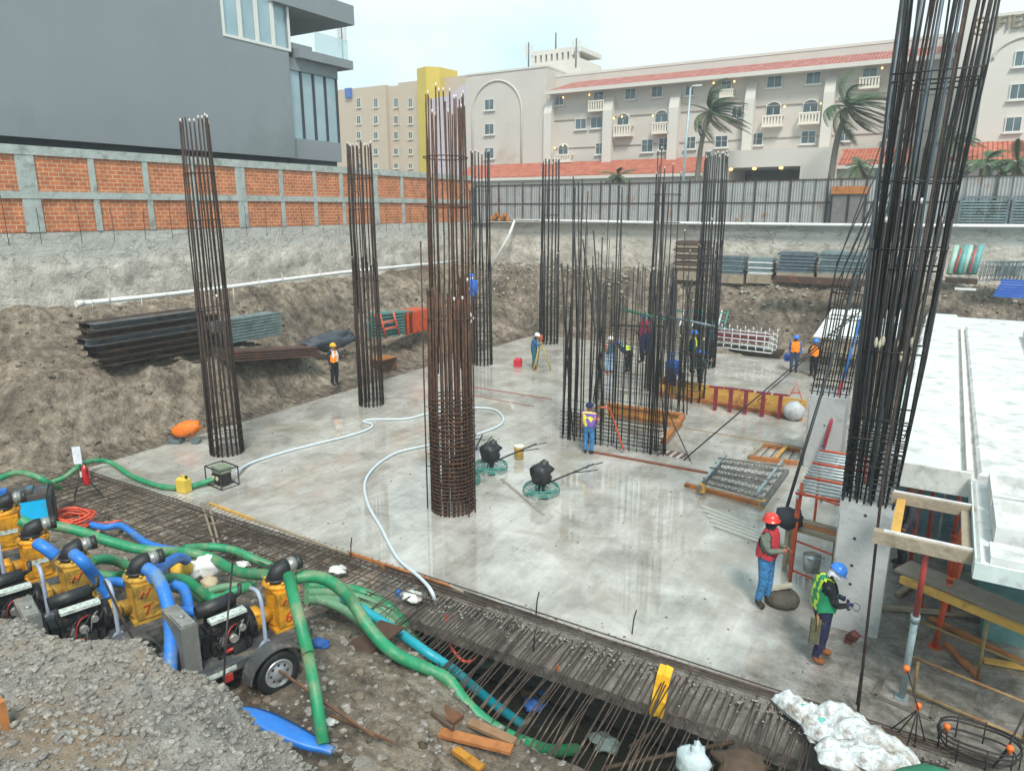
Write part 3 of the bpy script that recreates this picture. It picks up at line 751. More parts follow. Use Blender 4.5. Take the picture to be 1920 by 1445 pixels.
def panels(posts, wd, z0, z1):
    ys = [2.] ; 
    for i, y in enumerate(posts):
        b = MB(); b.bb((BX + .06, y - wd[i] / 2, z0), (BX - .18, y + wd[i] / 2, z1)); b.build('concrete_post', CFR, bw)
        ys += [y - wd[i] / 2, y + wd[i] / 2]
    ys.append(WY - .05)
    for i in range(0, len(ys) - 1, 2):
        if ys[i + 1] - ys[i] > .05:
            b = MB(); b.bb((BX, ys[i] + .002, z0), (BX - .14, ys[i + 1] - .002, z1)); b.build('brick_panel', BRICK, bw)
panels(posts_u, wd_u, zmid + .13, ztb - .16); panels(posts_l, wd_u, ST + .04, zmid - .13)
for z, h in ((zmid, .257), (ztb, .32)):
    b = MB(); b.bb((BX + .08, 2, z - h / 2), (BX - .2, WY - .04, z + h / 2)); b.build('tie_beam', CFR, bw)
# starter bars poking from the retaining wall in front of the brick
for i in range(26):
    y = 9 + i * 1.25 + rnd.uniform(-.2, .2); b = MB(); x = WX + .16 + rnd.uniform(0, .06); hh = rnd.uniform(.7, 1.35)
    b.tube([(x, y, ST - .4), (x + rnd.uniform(-.03, .03), y, ST + hh * .6), (x + rnd.uniform(-.05, .05), y + rnd.uniform(-.1, .1), ST + hh)], .012, 4)
    tag(b.build('starter_bar', mat('dark_rebar', '#2c2624', .7, metal=.3, var=.4, scale=20)), 'thin dark rebar stub standing in front of the orange brick wall', 'rebar', 'rebar stubs in front of the brick wall')

# ---------------------------------------------------------------- sheet metal fence on the back wall
FZ0, FZ1, FYv = ST + .02, 8.78, WY + .12
SHEET = mat('galvanised_sheet', '#999a98', .55, metal=.12, var=.15, scale=1.3, dirt='#8d6a50', dirt_amt=.22, dscale=1.1)
RUST_ST = mat('rusty_angle_iron', '#4a3a34', .8, metal=.2, var=.4, scale=5)
fe = thing('metal_fence', 'grey corrugated sheet fence with dark rusty posts along the back of the site', 'fence', (-12, FYv, ST))
xx = WX + .2; i = 0
while xx < 14 and i < 95:
    wdt = .56; b = MB(); n = 8; hz_ = FZ1 - .06 + rnd.uniform(-.03, .03) + .012 * 0
    vs = []; off = rnd.uniform(-.01, .01)
    for k in range(n + 1):
        dy = .018 * (1 if k % 2 else -1) + off
        vs += [(xx + wdt * k / n, FYv + dy, FZ0), (xx + wdt * k / n, FYv + dy, hz_)]
    b.add(vs, [(2 * k, 2 * k + 2, 2 * k + 3, 2 * k + 1) for k in range(n)]); b.build('sheet', SHEET, fe)
    xx += wdt + .008; i += 1
xend = xx; k = 0; x = WX + .3
while x < xend:
    big = (k % 3 == 0); b = MB(); wv = .07 if big else .028
    b.bb((x - wv / 2, FYv - .05 - wv, FZ0 - .05), (x + wv / 2, FYv - .05, FZ1 + (.12 if big else 0))); b.build('fence_post', RUST_ST, fe); x += .62; k += 1
for z in (FZ0 + .06, 7.55, FZ1 - .05):
    b = MB(); b.bb((WX + .2, FYv - .045, z - .03), (xend, FYv - .022, z + .03)); b.build('fence_rail', RUST_ST, fe)
# white drain pipe along the wall top
PVC = mat('white_pvc', '#dcdcd8', .35, var=.06, dirt='#a8a49c', dirt_amt=.2)
t = MB(); p = [PY(965, 413, WY - .5), PY(1100, 415, WY - .45), PY(1240, 418, WY - .45), PY(1500, 421, WY - .45), PY(1700, 423, WY - .45), PY(1990, 424, WY - .45)]
t.tube(p, .085, 8); t.tube([p[0], PX(955, 440, p[0].x - .1), PY(918, 506, WY - 1.6)], .085, 8)
tag(t.build('drain_pipe', PVC), 'white plastic pipe along the back wall top with a slanting end down the dirt', 'pipe')
b = MB(); b.bb((WX + .1, WY - .28, ST + .013), (14, WY + .3, ST + .06)); o = b.build('wall_coping', mat('white_coping', '#c9c9c4', .7)); tag(o, 'pale concrete coping strip under the metal fence', 'coping')
# ================================================================ PALMS, STREET LAMP
TRUNK = mat('palm_trunk', '#6f675c', .85, var=.25, scale=4, bump=.4)
FROND = mat('palm_frond', '#4c5e40', .7, var=.35, scale=1.5, spec=.3)
FROND_D = mat('dry_palm_frond', '#5f6147', .8, var=.35, scale=1.5, spec=.2)
def frond(b, root, dirv, L, droop, wid, m=0, wind=Vector((0, 0, 0))):
    n = 9; p = Vector(root); d = Vector(dirv).normalized(); pts = [p.copy()]
    for i in range(n):
        d = (d + Vector((0, 0, -droop)) / n + wind / n).normalized(); p = p + d * (L / n); pts.append(p.copy())
    b.tube(pts, [.05 * (1 - .85 * i / n) for i in range(n + 1)], 3, m, caps=False)
    for i in range(1, n):
        t = (pts[i + 1] - pts[i - 1]).normalized(); s = t.cross(Vector((0, 0, 1)))
        s = s.normalized() if s.length > .01 else Vector((1, 0, 0))
        for k in range(3):
            q = pts[i].lerp(pts[i + 1] if i < n else pts[i], k / 3); w_ = wid * math.sin(math.pi * (i + k / 3) / (n + .6)) * rnd.uniform(.8, 1.1)
            for sg in (-1, 1):
                e = q + (s * sg * .8 + t * .55 + Vector((0, 0, -.35)) + wind * .5).normalized() * w_
                b.add([q, q + t * .09, e], [(0, 1, 2)], m)
def palm(label, px, py_base, py_crown, y, lean, fl, nf, wind, r=.22, base_z=None, name='palm_tree'):
    a = PY(px, py_base, y); c = PY(px + lean, py_crown, y); z0 = ST if base_z is None else base_z
    t = thing(name, label, 'palm tree', (a.x, y, z0))
    b = MB(); mid = a.lerp(c, .5) + Vector((-(c.x - a.x) * .22, 0, 0)); base = Vector((a.x, y, z0))
    pts = cat_rom([base, mid, c], 8); b.tube(pts, [r * (1.25 - .5 * i / (len(pts) - 1)) for i in range(len(pts))], 8); b.build('trunk', TRUNK, t)
    for m_, nn, nmx in ((FROND, nf, 'crown'), (FROND_D, nf // 3, 'dry_fronds')):
        b = MB()
        for i in range(nn):
            an = 2 * math.pi * i / nn + rnd.uniform(-.3, .3); el = rnd.uniform(-.1, 1.1) if m_ is FROND else rnd.uniform(-.7, .1)
            frond(b, c, (math.cos(an) * math.cos(el), math.sin(an) * math.cos(el), math.sin(el)), fl * rnd.uniform(.8, 1.15), rnd.uniform(.9, 1.7), fl * .3, 0, Vector(wind))
        b.build(nmx, m_, t)
palm('taller windblown palm on the left between the street lamp and a pilaster', 1305, 330, 210, 66, 30, 3.5, 34, (2.3, 0, .2))
palm('windblown palm on the right leaning over the metal fence beside the tallest rebar', 1556, 330, 200, 64, 36, 3.7, 36, (2.3, 0, .2))
palm('small palm before the tiled porch left of the wall lamp arcade', 1157, 345, 330, 58, 2, 1.6, 12, (.4, 0, 0), .1)
palm('small palm beside the fence at the right under the tiled porch', 1836, 330, 302, 55, 14, 1.9, 14, (.3, 0, 0), .1)
palm('small palm partly cut by the right edge of the view', 1898, 330, 308, 54, 10, 1.9, 14, (.3, 0, 0), .1)
palm('green palm glimpsed behind the tallest rebar bundle', 1765, 330, 262, 62, 20, 2.3, 16, (.5, 0, 0), .12)
palm('low palm behind the fence right of the windblown palm', 1608, 335, 312, 56, 4, 1.7, 12, (.3, 0, 0), .1)
t = thing('street_lamp', 'slim pale grey street lamp post between the hotel windows', 'street lamp', PY(1280, 335, 60))
a = PY(1280, 335, 60); c = PY(1292, 165, 60)
b = MB(); b.tube([(a.x, 60, ST), (a.x + .1, 60, (ST + c.z) / 2), (a.x + .25, 60, c.z)], [.13, .11, .07], 8); b.build('post', mat('lamp_post_grey', '#9eaeb2', .5, metal=.3), t)
b = MB(); b.tube([(a.x + .25, 60, c.z), (a.x + .4, 60, c.z + .12), (a.x + .75, 60, c.z + .12)], .05, 6); b.box((a.x + .9, 60, c.z + .12), (.5, .2, .12)); b.build('lamp_head', GALV if 'GALV' in globals() else WFRAME, t)
# ================================================================ REBAR COLUMNS
REBAR = mat('rusty_rebar', '#3b2e29', .75, metal=.25, var=.45, scale=9, dirt='#573c2d', dirt_amt=.35, dscale=5)
REBAR_D = mat('dark_steel_rebar', '#33302f', .6, metal=.4, var=.4, scale=7)
REBAR_O = mat('orange_rust_rebar', '#46332a', .8, metal=.15, var=.5, scale=9, dirt='#6a442c', dirt_amt=.5, dscale=6)
TIPM = mat('pale_bar_tip', '#cfc5bb', .7)
def bar(par, pts, r, m, name='vertical_bar', tip=False, seg=5):
    b = MB(); pts = [Vector(p) for p in pts]
    b.tube(pts, r, seg)
    ms = [m]
    if tip:
        d = (pts[-1] - pts[-2]).normalized(); b.tube([pts[-1], pts[-1] + d * .08], r * 1.05, seg, 1); ms.append(TIPM)
    return b.build(name, ms, par)
def ring(par, c, rx, ry, z, r, m, square=False, name='tie_ring', seg=4):
    b = MB(); j = lambda: rnd.uniform(-.012, .012)
    if square: pts = [(c[0] + sx * rx + j(), c[1] + sy * ry + j(), z + j()) for sx, sy in ((-1, -1), (1, -1), (1, 1), (-1, 1))]
    else: pts = [(c[0] + rx * math.cos(a), c[1] + ry * math.sin(a), z + .02 * math.sin(a + c[0])) for a in [2 * math.pi * i / 14 for i in range(14)]]
    b.tube(pts, r, seg, closed=True); return b.build(name, m, par)
def col_positions(cx, cy, rad, n, square):
    out = []
    if square:
        k = n // 4
        for s in range(4):
            for i in range(k):
                t = -1 + 2 * i / k
                x, y = [(t, -1), (1, t), (-t, 1), (-1, -t)][s]; out.append((x * rad, y * rad))
    else:
        for i in range(n): a = 2 * math.pi * i / n; out.append((math.cos(a) * rad, math.sin(a) * rad))
    return out
def rebar_column(label, cx, cy, z0, z1, rad, n, splice, m, tip=True, square=False, rl=.030, ru=.023, tie=None, topjit=.25, lean=(0, 0), pinch=.85, bundle=True, upn=None, name='rebar_column'):
    t = thing(name, label, 'rebar column', (cx, cy, z0), 0, 'rebar columns of the basement')
    pos = col_positions(cx, cy, rad, n, square)
    def pt(dx, dy, z, k=1.):
        f = (z - z0) / max(.1, (z1 - z0)); q = 1 + (pinch - 1) * f * k
        return (cx + dx * q + lean[0] * f, cy + dy * q + lean[1] * f, z)
    for i, (dx, dy) in enumerate(pos):
        zz = splice + rnd.uniform(-.25, .3)
        w1, w2 = rnd.uniform(-.03, .03), rnd.uniform(-.03, .03)
        bar(t, [pt(dx, dy, z0 - .05), pt(dx + w1, dy + w2, (z0 + zz) / 2), pt(dx, dy, zz)], rl, m, tip=rnd.random() < .2)
        if bundle and i % 2 == 0:
            bar(t, [pt(dx * .93 + .03, dy * .93, z0 - .05), pt(dx * .9, dy * .9 + w1, zz - rnd.uniform(.1, .8))], rl * .9, m)
    for i, (dx, dy) in enumerate(pos):
        if upn and rnd.random() > upn: continue
        zt_ = z1 + rnd.uniform(-topjit, topjit); s = splice - 1.6 + rnd.uniform(-.3, .2)
        w1, w2 = rnd.uniform(-.06, .06), rnd.uniform(-.06, .06)
        bar(t, [pt(dx * .94, dy * .94, s), pt(dx * .95 + w1, dy * .95 + w2, (s + zt_) / 2), pt(dx * .95, dy * .95, zt_)], ru, m, tip=tip and rnd.random() < .75)
    for z in (splice - .6, splice + 1.9, (splice + z1) / 2 + .9): 
        if z < z1 - .4: 
            q = 1 + (pinch - 1) * (z - z0) / (z1 - z0); f = (z - z0) / (z1 - z0)
            ring(t, (cx + lean[0] * f, cy + lean[1] * f), rad * q + .03, rad * q + .03, z, .012, m, square)
    if tie:
        z = tie[0]
        while z < tie[1]:
            ring(t, (cx, cy), rad + .03, rad + .03, z, tie[3], m, square); z += tie[2] * rnd.uniform(.85, 1.15)
    return t
rebar_column('tall dark rebar column at the left end of the slab near the orange machine', -18.13, 13.25, 0, 9.55, .47, 20, 5.0, REBAR, tie=(.1, 1.0, .22, .012), topjit=.12, pinch=.8)
rebar_column('dark rebar column beside the worker with yellow helmet', -18.1, 19.7, 0, 9.4, .45, 18, 5.3, REBAR, tie=(.1, .6, .2, .012), topjit=.1, pinch=.95)
rebar_column('dark rebar column where the man in blue overalls hangs', -18.5, 27.95, 0, 9.6, .48, 16, 4.6, REBAR_D, tie=(.1, 3.5, .45, .014), pinch=.9, topjit=.15, ru=.028, rl=.034)
rebar_column('farthest slim dark rebar column beside the surveyor', -18.4, 34.5, 0, 9.6, .5, 14, 5.0, REBAR_D, tie=(.1, 3.5, .5, .016), pinch=.9, topjit=.15, ru=.03, rl=.038)
rebar_column('dark rebar column ringed by workers in front of the white steel frames', -9.3, 32.9, 0, 9.5, .55, 16, 5.6, REBAR_D, tie=(.1, 5.2, .3, .016), pinch=.92, topjit=.2, ru=.03, rl=.036)
# big rusty column in the foreground with cross ties
big = rebar_column('widest rusty rebar column with dense ties in the middle of the slab', -9.75, 13.35, 0, 9.45, .50, 28, 5.35, REBAR_O, tie=(.06, 2.9, .1, .017), pinch=.92, topjit=.3, rl=.024, ru=.017, bundle=True, upn=.85)
for i in range(7):
    a = math.pi * i / 7 + .2
    for z in (.5, 1.3, 2.1):
        bar(big, [(-9.75 + .5 * math.cos(a), 13.35 + .5 * math.sin(a), z + .1 * i), (-9.75 - .5 * math.cos(a), 13.35 - .5 * math.sin(a), z + .1 * i)], .012, REBAR_O, 'cross_tie')
for dx, dy, h1 in ((-.62, .1, 7.9), (-.55, -.3, 6.5), (.6, .1, 7.6), (.62, -.2, 5.8)):
    bar(big, [(-9.75 + dx, 13.35 + dy, 0), (-9.75 + dx, 13.35 + dy, 3), (-9.75 + dx * .95, 13.35 + dy, h1)], .018, REBAR_O)
for i in range(26):   # stray tie ends
    a = rnd.uniform(0, 6.28); z = rnd.uniform(.1, 2.8); q = .5
    bar(big, [(-9.75 + q * math.cos(a), 13.35 + q * math.sin(a), z), (-9.75 + (q + .12) * math.cos(a + .15), 13.35 + (q + .12) * math.sin(a + .15), z + .05)], .01, REBAR_O, 'tie_end')
# distant small extra columns seen between the cages
rebar_column('sparse rebar column with blue helmeted workers on its left behind the shear wall cage', -9.6, 27.6, 0, 8.9, .55, 12, 4.8, REBAR_D, tie=(2.2, 4.2, .5, .014), pinch=.9, topjit=.6, upn=.75, ru=.022)
rebar_column('short bushy rebar column left of the wooden box with red props', -7.9, 26.6, 0, 6.3, .5, 10, 2.6, REBAR_D, tie=(.2, 2.2, .3, .016), pinch=1.3, topjit=.9, upn=.7, ru=.02)

# ---- shear wall cage in the middle
def wall_cage(label, x0, x1, y, n, z1, dens, m, tie_top, thick=.45, zj=.9, ends=5):
    t = thing('wall_cage', label, 'rebar cage', ((x0 + x1) / 2, y, 0), 0, 'rebar cages of the lift core')
    for row in (0, 1):
        yy = y + row * thick
        for i in range(n):
            x = x0 + (x1 - x0) * (i + rnd.uniform(-.2, .2)) / (n - 1); zt_ = z1 + rnd.uniform(-zj, zj * .6)
            bar(t, [(x, yy, -.05), (x + rnd.uniform(-.03, .03), yy, zt_ * .5), (x + rnd.uniform(-.06, .06), yy + rnd.uniform(-.05, .05), zt_)], rnd.choice((.012, .015, .02)), m)
    for ex in (x0, x1):
        for i in range(ends):
            bar(t, [(ex + rnd.uniform(-.2, .2), y + rnd.uniform(0, thick), 0), (ex + rnd.uniform(-.2, .2), y + rnd.uniform(0, thick), z1 * .5), (ex + rnd.uniform(-.25, .25), y + rnd.uniform(0, thick), z1 + rnd.uniform(-.3, .3))], .024, m)
    z = .08
    while z < tie_top:
        for row in (0, 1):
            b = MB(); b.tube([(x0 - .1, y + row * thick - .02, z), (x1 + .1, y + row * thick - .02, z + rnd.uniform(-.01, .01))], .011, 4); b.build('horizontal_bar', m, t)
        z += dens
    return t
cg = wall_cage('long rebar wall cage standing before the man in the purple vest', -9.95, -6.75, 19.7, 15, 5.3, .12, REBAR_D, .95, zj=.7)
for x, n_, h_ in ((-9.7, 7, 8.0), (-8.35, 4, 8.1), (-7.15, 6, 8.0)):
    for i in range(n_):
        a = rnd.uniform(-.3, .3); c_ = rnd.uniform(0, .45)
        bar(cg, [(x + a, 19.7 + c_, 0), (x + a * 1.1 + rnd.uniform(-.05, .05), 19.7 + c_, h_ * .55), (x + a * 1.2 + rnd.uniform(-.1, .1), 19.7 + c_, h_ + rnd.uniform(-.6, .2))], rnd.choice((.013, .016, .02)), REBAR_D)
wall_cage('left side rebar cage receding behind the purple vest man', -10.2, -9.7, 20.6, 3, 6.4, .5, REBAR_D, 1.2, thick=1.6, ends=2)
wall_cage('second rebar wall cage behind the first where the blue helmet workers stand', -10.9, -7.6, 24.2, 13, 4.6, .55, REBAR_D, 3.0, thick=.6, zj=1.4, ends=4)

# ---- concrete pier with the tallest rebar bundle (right foreground)
PIER = mat('fresh_concrete', '#adadab', .75, var=.08, scale=1.5, bump=.25, bscale=10, dirt='#8f908e', dirt_amt=.35, dscale=1.6)
HOLE = mat('hole_dark', '#3a3836', .9)
def pier(label, x0, x1, y0, y1, z1, holes):
    t = thing('concrete_pier', label, 'concrete column', ((x0 + x1) / 2, (y0 + y1) / 2, 0))
    b = MB(); c = .025
    n = 10; prof = [(x0 + c, y0), (x1 - c, y0), (x1, y0 + c), (x1, y1 - c), (x1 - c, y1), (x0 + c, y1), (x0, y1 - c), (x0, y0 + c)]
    b.prism(prof, 2, -.05, z1); b.bb((x0 + .004, y0 + .004, z1 - .3), (x1 - .004, y1 - .004, z1 + .006)); b.build('shaft', PIER, t)
    for hx_, hz_ in holes:
        b = MB(); b.cyl((hx_, y0 - .004, hz_), (hx_, y0 + .03, hz_), .028, 8); b.build('tie_hole', HOLE, t)
    return t
JX, JY, JZ = -.65, 13.0, 2.45
pier('pale concrete column carrying the tallest rebar bundle beside the man in green vest', -1.07, -.24, 12.62, 13.42, JZ, [(-.66, 2.2), (-.78, 1.75), (-.77, 1.25), (-.76, .9), (-.74, .42)])
J = rebar_column('tallest thick bundle of rebar rising from the pale concrete column at the right', JX, JY, JZ, 12.6, .38, 28, 7.2, REBAR_D, tip=False, square=True, tie=(JZ + .05, JZ + 1.25, .09, .013), pinch=1.7, topjit=.4, rl=.018, ru=.017, lean=(.28, 0))
for i in range(16):
    dx, dy = rnd.uniform(-.4, .35), rnd.uniform(-.35, .35); s = rnd.uniform(2.5, 5)
    bar(J, [(JX + dx, JY + dy, s), (JX + dx * 1.2 + .1, JY + dy * 1.2, 8), (JX + dx * 1.5 + .28 + rnd.uniform(-.1, .3), JY + dy * 1.6, 12.5)], rnd.choice((.012, .016, .02)), rnd.choice((REBAR_D, REBAR)))
STEELB = mat('blue_grey_bar', '#5d666c', .5, metal=.5, var=.3, scale=5)
for dx, dy, r_ in ((-.38, -.38, .03), (.02, -.4, .032), (.22, -.4, .022), (-.2, -.36, .022)):
    bar(J, [(JX + dx, JY + dy, JZ), (JX + dx * 1.1, JY + dy, 7.5), (JX + dx * 1.3 + .2, JY + dy, 12.4)], r_, STEELB)
for z in (3.9, 5.0, 6.3, 7.6, 9.0):
    f = (z - JZ) / 10; q = 1 + .45 * f; ring(J, (JX + .25 * f, JY), .41 * q, .41 * q, z, .014, REBAR_D, True)
for i in range(12):
    x = JX + rnd.uniform(-.35, .35); b = MB(); z = rnd.uniform(4.6, 5.2) + i * .02
    if i < 6: b.ell((x, JY - .42, z), (.035, .035, .09), 0, 6, 4); b.build('coupler_tape', mat('cloth_tape', '#b5ab97', .9), J)

# rear pier with thin leaning bars
pier('short pale concrete column with thin leaning bars behind the ladder stack', -2.86, -1.92, 21.0, 22.0, 2.12, [(-2.4, 1.3), (-2.4, .7)])
K = thing('rebar_column', 'thin open rebar leaning right on top of the rear pale concrete column', 'rebar column', (-2.4, 21.5, 2.1), 0, 'rebar columns of the basement')
for i in range(14):
    a = -0.44 + .88 * (i % 7) / 6; yy = 21.1 if i < 7 else 21.9; zt_ = rnd.uniform(6.8, 9.8)
    f = (zt_ - 2.1)
    bar(K, [(-2.4 + a, yy, 2.05), (-2.4 + a + .08 * f * .5 * rnd.uniform(.6, 1.2), yy, 2.1 + f * .5), (-2.4 + a + f * rnd.uniform(.13, .2), yy - .02 * f, zt_)], .018, REBAR_D)
for z in [2.25, 2.4, 2.6, 2.85, 3.2, 3.7, 4.3, 5.0]:
    f = z - 2.1; ring(K, (-2.4 + .12 * f, 21.5), .5, .45, z, .014, REBAR_D, True)
b = MB()
# another cage behind it, farther right
L_ = thing('wall_cage', 'rebar cage behind the tallest bundle next to the white formwork deck', 'rebar cage', (-1.2, 27, 0), 0, 'rebar cages of the lift core')
for i in range(16):
    x = -1.9 + 1.5 * (i % 8) / 7; yy = 26 if i < 8 else 27.2; bar(L_, [(x, yy, 0), (x + rnd.uniform(-.05, .1), yy, 3.5), (x + .35 + rnd.uniform(-.1, .2), yy, 6.6 + rnd.uniform(-1, .6))], .022, REBAR_D)
for z in (1.2, 2, 2.8, 3.6, 4.6): 
    b = MB(); b.tube([(-2.0, 25.97, z), (-.3, 25.97, z)], .016, 4); b.build('horizontal_bar', REBAR_D, L_)

# ---- single inclined bars, props and guy cables near the pier
def rod(label, pts, r, m, cat='rebar', name='rebar', group=None, seg=6):
    b = MB(); b.tube(pts, r, seg); return tag(b.build(name, m), label, cat, group)
rod('long single rebar leaning from the slab edge up past the concrete column', [P(1608, 1340), Vector((-.42, 11.2, 3.4)), Vector((-.28, 12.1, 8.4)), Vector((-.2, 12.4, 10.5))], .022, REBAR)
rod('short rebar stub beside the foot of the long leaning bar', [P(1606, 1320), P(1606, 1320) + Vector((0, 0, .55))], .012, REBAR)
rod('black inclined strut running down past the ladder stack to the slab', [P(1468, 975, .9), PY(1608, 515, 20.6)], .035, mat('black_strut', '#232527', .5, var=.2), 'strut', 'strut')
CAB = mat('black_cable', '#2a2a2a', .6)
rod('black guy cable from the rear concrete column down to the white slab', [PY(1600, 590, 24), P(1282, 862, .02)], .022, CAB, 'cable', 'guy_cable')
rod('black guy cable ending beside the white ball', [PY(1640, 560, 25), P(1420, 752, .4)], .018, CAB, 'cable', 'guy_cable')
rod('short black guy cable left of the small grating on the slab', [PY(1245, 755, 22.6), P(1295, 864, .02)], .02, CAB, 'cable', 'guy_cable')
t = thing('shoring_prop', 'blue and red slanting prop leaning beside the rear pale concrete column', 'prop', P(1536, 872))
pts = [PY(1613, 598, 22.3), PY(1580, 713, 21.5), PY(1545, 838, 20.7), PY(1534, 878, 20.5)]
b = MB(); b.tube(pts[:2], .04, 8); b.build('upper_tube', mat('blue_paint', '#2c6fb5', .4, var=.1), t)
b = MB(); b.tube(pts[1:3], .048, 8); b.build('middle_tube', mat('red_paint', '#a83744', .45, var=.1), t)
b = MB(); b.tube(pts[2:], .04, 8); b.build('foot', mat('navy_paint', '#2b3a5e', .45, var=.1), t)
# ================================================================ FORMWORK DECK AND SHORING (right)
WHITEF = mat('white_formwork', '#cfcfcc', .65, var=.1, scale=1.2, bump=.3, bscale=6, dirt='#a9a9a4', dirt_amt=.4, dscale=2.2)
WOODG = mat('weathered_timber', '#9a8c78', .8, var=.25, scale=5, bump=.3, dirt='#6f6252', dirt_amt=.35)
WOODY = mat('yellow_plywood', '#c79a4b', .65, var=.2, scale=3, dirt='#8f6a38', dirt_amt=.3)
WOODO = mat('orange_timber', '#a86a38', .75, var=.25, scale=4, dirt='#6e4426', dirt_amt=.35)
ORANGE = mat('orange_steel', '#c4502a', .5, metal=.1, var=.15, scale=6, dirt='#7c3a24', dirt_amt=.3)
REDST = mat('red_steel', '#a03a34', .5, metal=.1, var=.15, scale=6, dirt='#6e3a30', dirt_amt=.3)
YCAP = mat('yellow_steel', '#d09a2c', .5, var=.12)
GALV = mat('galvanised_steel', '#9fb0b2', .4, metal=.5, var=.18, scale=6, dirt='#7e8584', dirt_amt=.3)
DZ = 3.0
deck = thing('formwork_deck', 'large white formwork deck of foam blocks and channels at the right of the site', 'formwork deck', (1.2, 24, 0))
# perimeter and pans: each row of blocks
rows = [13.45 + i * 1.62 for i in range(14)]
def wavy_block(x0, x1, y0, y1, z0, z1, name='pan_block'):
    b = MB(); c = .05
    b.add([(x0, y0, z0), (x1, y0, z0), (x1, y1, z0), (x0, y1, z0), (x0, y0, z1 - c), (x1, y0, z1 - c), (x1, y1, z1 - c), (x0, y1, z1 - c),
           (x0 + c, y0 + c, z1), (x1 - c, y0 + c, z1), (x1 - c, y1 - c, z1), (x0 + c, y1 - c, z1)],
          [(0, 3, 2, 1), (0, 1, 5, 4), (1, 2, 6, 5), (2, 3, 7, 6), (3, 0, 4, 7), (4, 5, 9, 8), (5, 6, 10, 9), (6, 7, 11, 10), (7, 4, 8, 11), (8, 9, 10, 11)])
    b.build(name, WHITEF, deck)
for i, y in enumerate(rows):
    if y > 34: continue
    j = rnd.uniform(-.04, .04)
    wavy_block(-.47 + j, .62, y, y + 1.57, DZ - .28, DZ - .003 * (i % 3))
    if y < 30.5:
        wavy_block(.86, 2.05 + (y - 13) * .02, y, y + 1.60, DZ - .28, DZ + .002 * (i % 2))
        wavy_block(2.3 + (y - 13) * .02, 4.6, y, y + 1.60, DZ - .28, DZ)
b = MB(); b.bb((.62, 13.4, DZ - .3), (.86, 31, DZ - .13)); b.bb((-.5, 13.38, DZ - .36), (4.6, 36, DZ - .29)); b.build('deck_board', WHITEF, deck)
b = MB(); b.bb((.70, 13.5, DZ - .12), (.78, 31, DZ + .0)); b.build('channel_strip', mat('cream_strip', '#d8cfc4', .7), deck)
b = MB(); b.bb((-.49, 13.33, DZ - .42), (.76, 13.42, DZ - .0)); b.build('edge_board', mat('pale_board', '#cfcfc8', .7, var=.1, dirt='#a5a49a', dirt_amt=.3), deck)
for y in (17, 20.3, 23.5): 
    b = MB(); b.bb((-.54, y, DZ - .3), (-.48, y + 2.8, DZ - .02)); b.build('edge_board', mat('green_tint_board', '#a9bdb2', .7, var=.15, dirt='#8b8f7e', dirt_amt=.4), deck)
# raised near block at the right foreground
def tray(x0, x1, y0, y1, z0, z1, par=deck):
    b = MB(); wv = .09
    b.bb((x0, y0, z0), (x1, y0 + wv, z1)); b.bb((x0, y1 - wv, z0), (x1, y1, z1)); b.bb((x0, y0 + wv, z0), (x0 + wv, y1 - wv, z1)); b.bb((x1 - wv, y0 + wv, z0), (x1, y1 - wv, z1))
    b.bb((x0 + wv, y0 + wv, z0 + .02), (x1 - wv, y1 - wv, z1 - .16)); b.build('foam_tray', WHITEF, par)
wavy_block(.78, 3.2, 10.05, 13.3, DZ - .30, DZ - .12, 'near_panel')
tray(.98, 3.1, 12.0, 13.1, DZ - .11, DZ + .14); tray(.98, 3.1, 10.75, 11.9, DZ - .11, DZ + .14)
b = MB(); b.bb((.92, 10.1, DZ - .118), (3.1, 10.6, DZ - .02)); b.build('near_board', WHITEF, deck)
b = MB(); b.bb((.76, 10.02, DZ - .33), (3.2, 10.047, DZ - .11)); b.bb((.755, 10.05, DZ - .33), (.777, 13.3, DZ - .06)); b.build('edge_board', mat('green_white_board', '#c3cbc7', .7, var=.1, dirt='#9aa09a', dirt_amt=.3), deck)
# timber frame between the pier and the deck
tf = thing('timber_frame', 'open rectangular frame of weathered beams between the concrete column and the white deck', 'timber frame', (.3, 11.2, 2.9))
for nm, a, c_, w_, h_, m_ in (('beam', (-.30, 12.05, 2.83), (.80, 12.02, 2.83), .12, .16, WOODG), ('beam', (-.42, 10.45, 2.80), (.775, 10.4, 2.80), .14, .18, WOODG),
                        ('stud', (-.16, 10.53, 2.8), (-.16, 11.98, 2.8), .12, .08, WOODY), ('stud', (.68, 10.53, 2.8), (.68, 11.95, 2.8), .1, .08, WOODG)):
    b = MB(); b.beam(a, c_, w_, h_); b.build(nm, m_, tf)
for a, c_ in (((-.28, 12.05, 2.925), (.78, 12.02, 2.925)), ((-.3, 10.45, 2.9), (.77, 10.4, 2.9))):
    b = MB(); b.beam(a, c_, .05, .02); b.build('pale_edge', mat('chalk_edge', '#cfcac8', .7), tf)

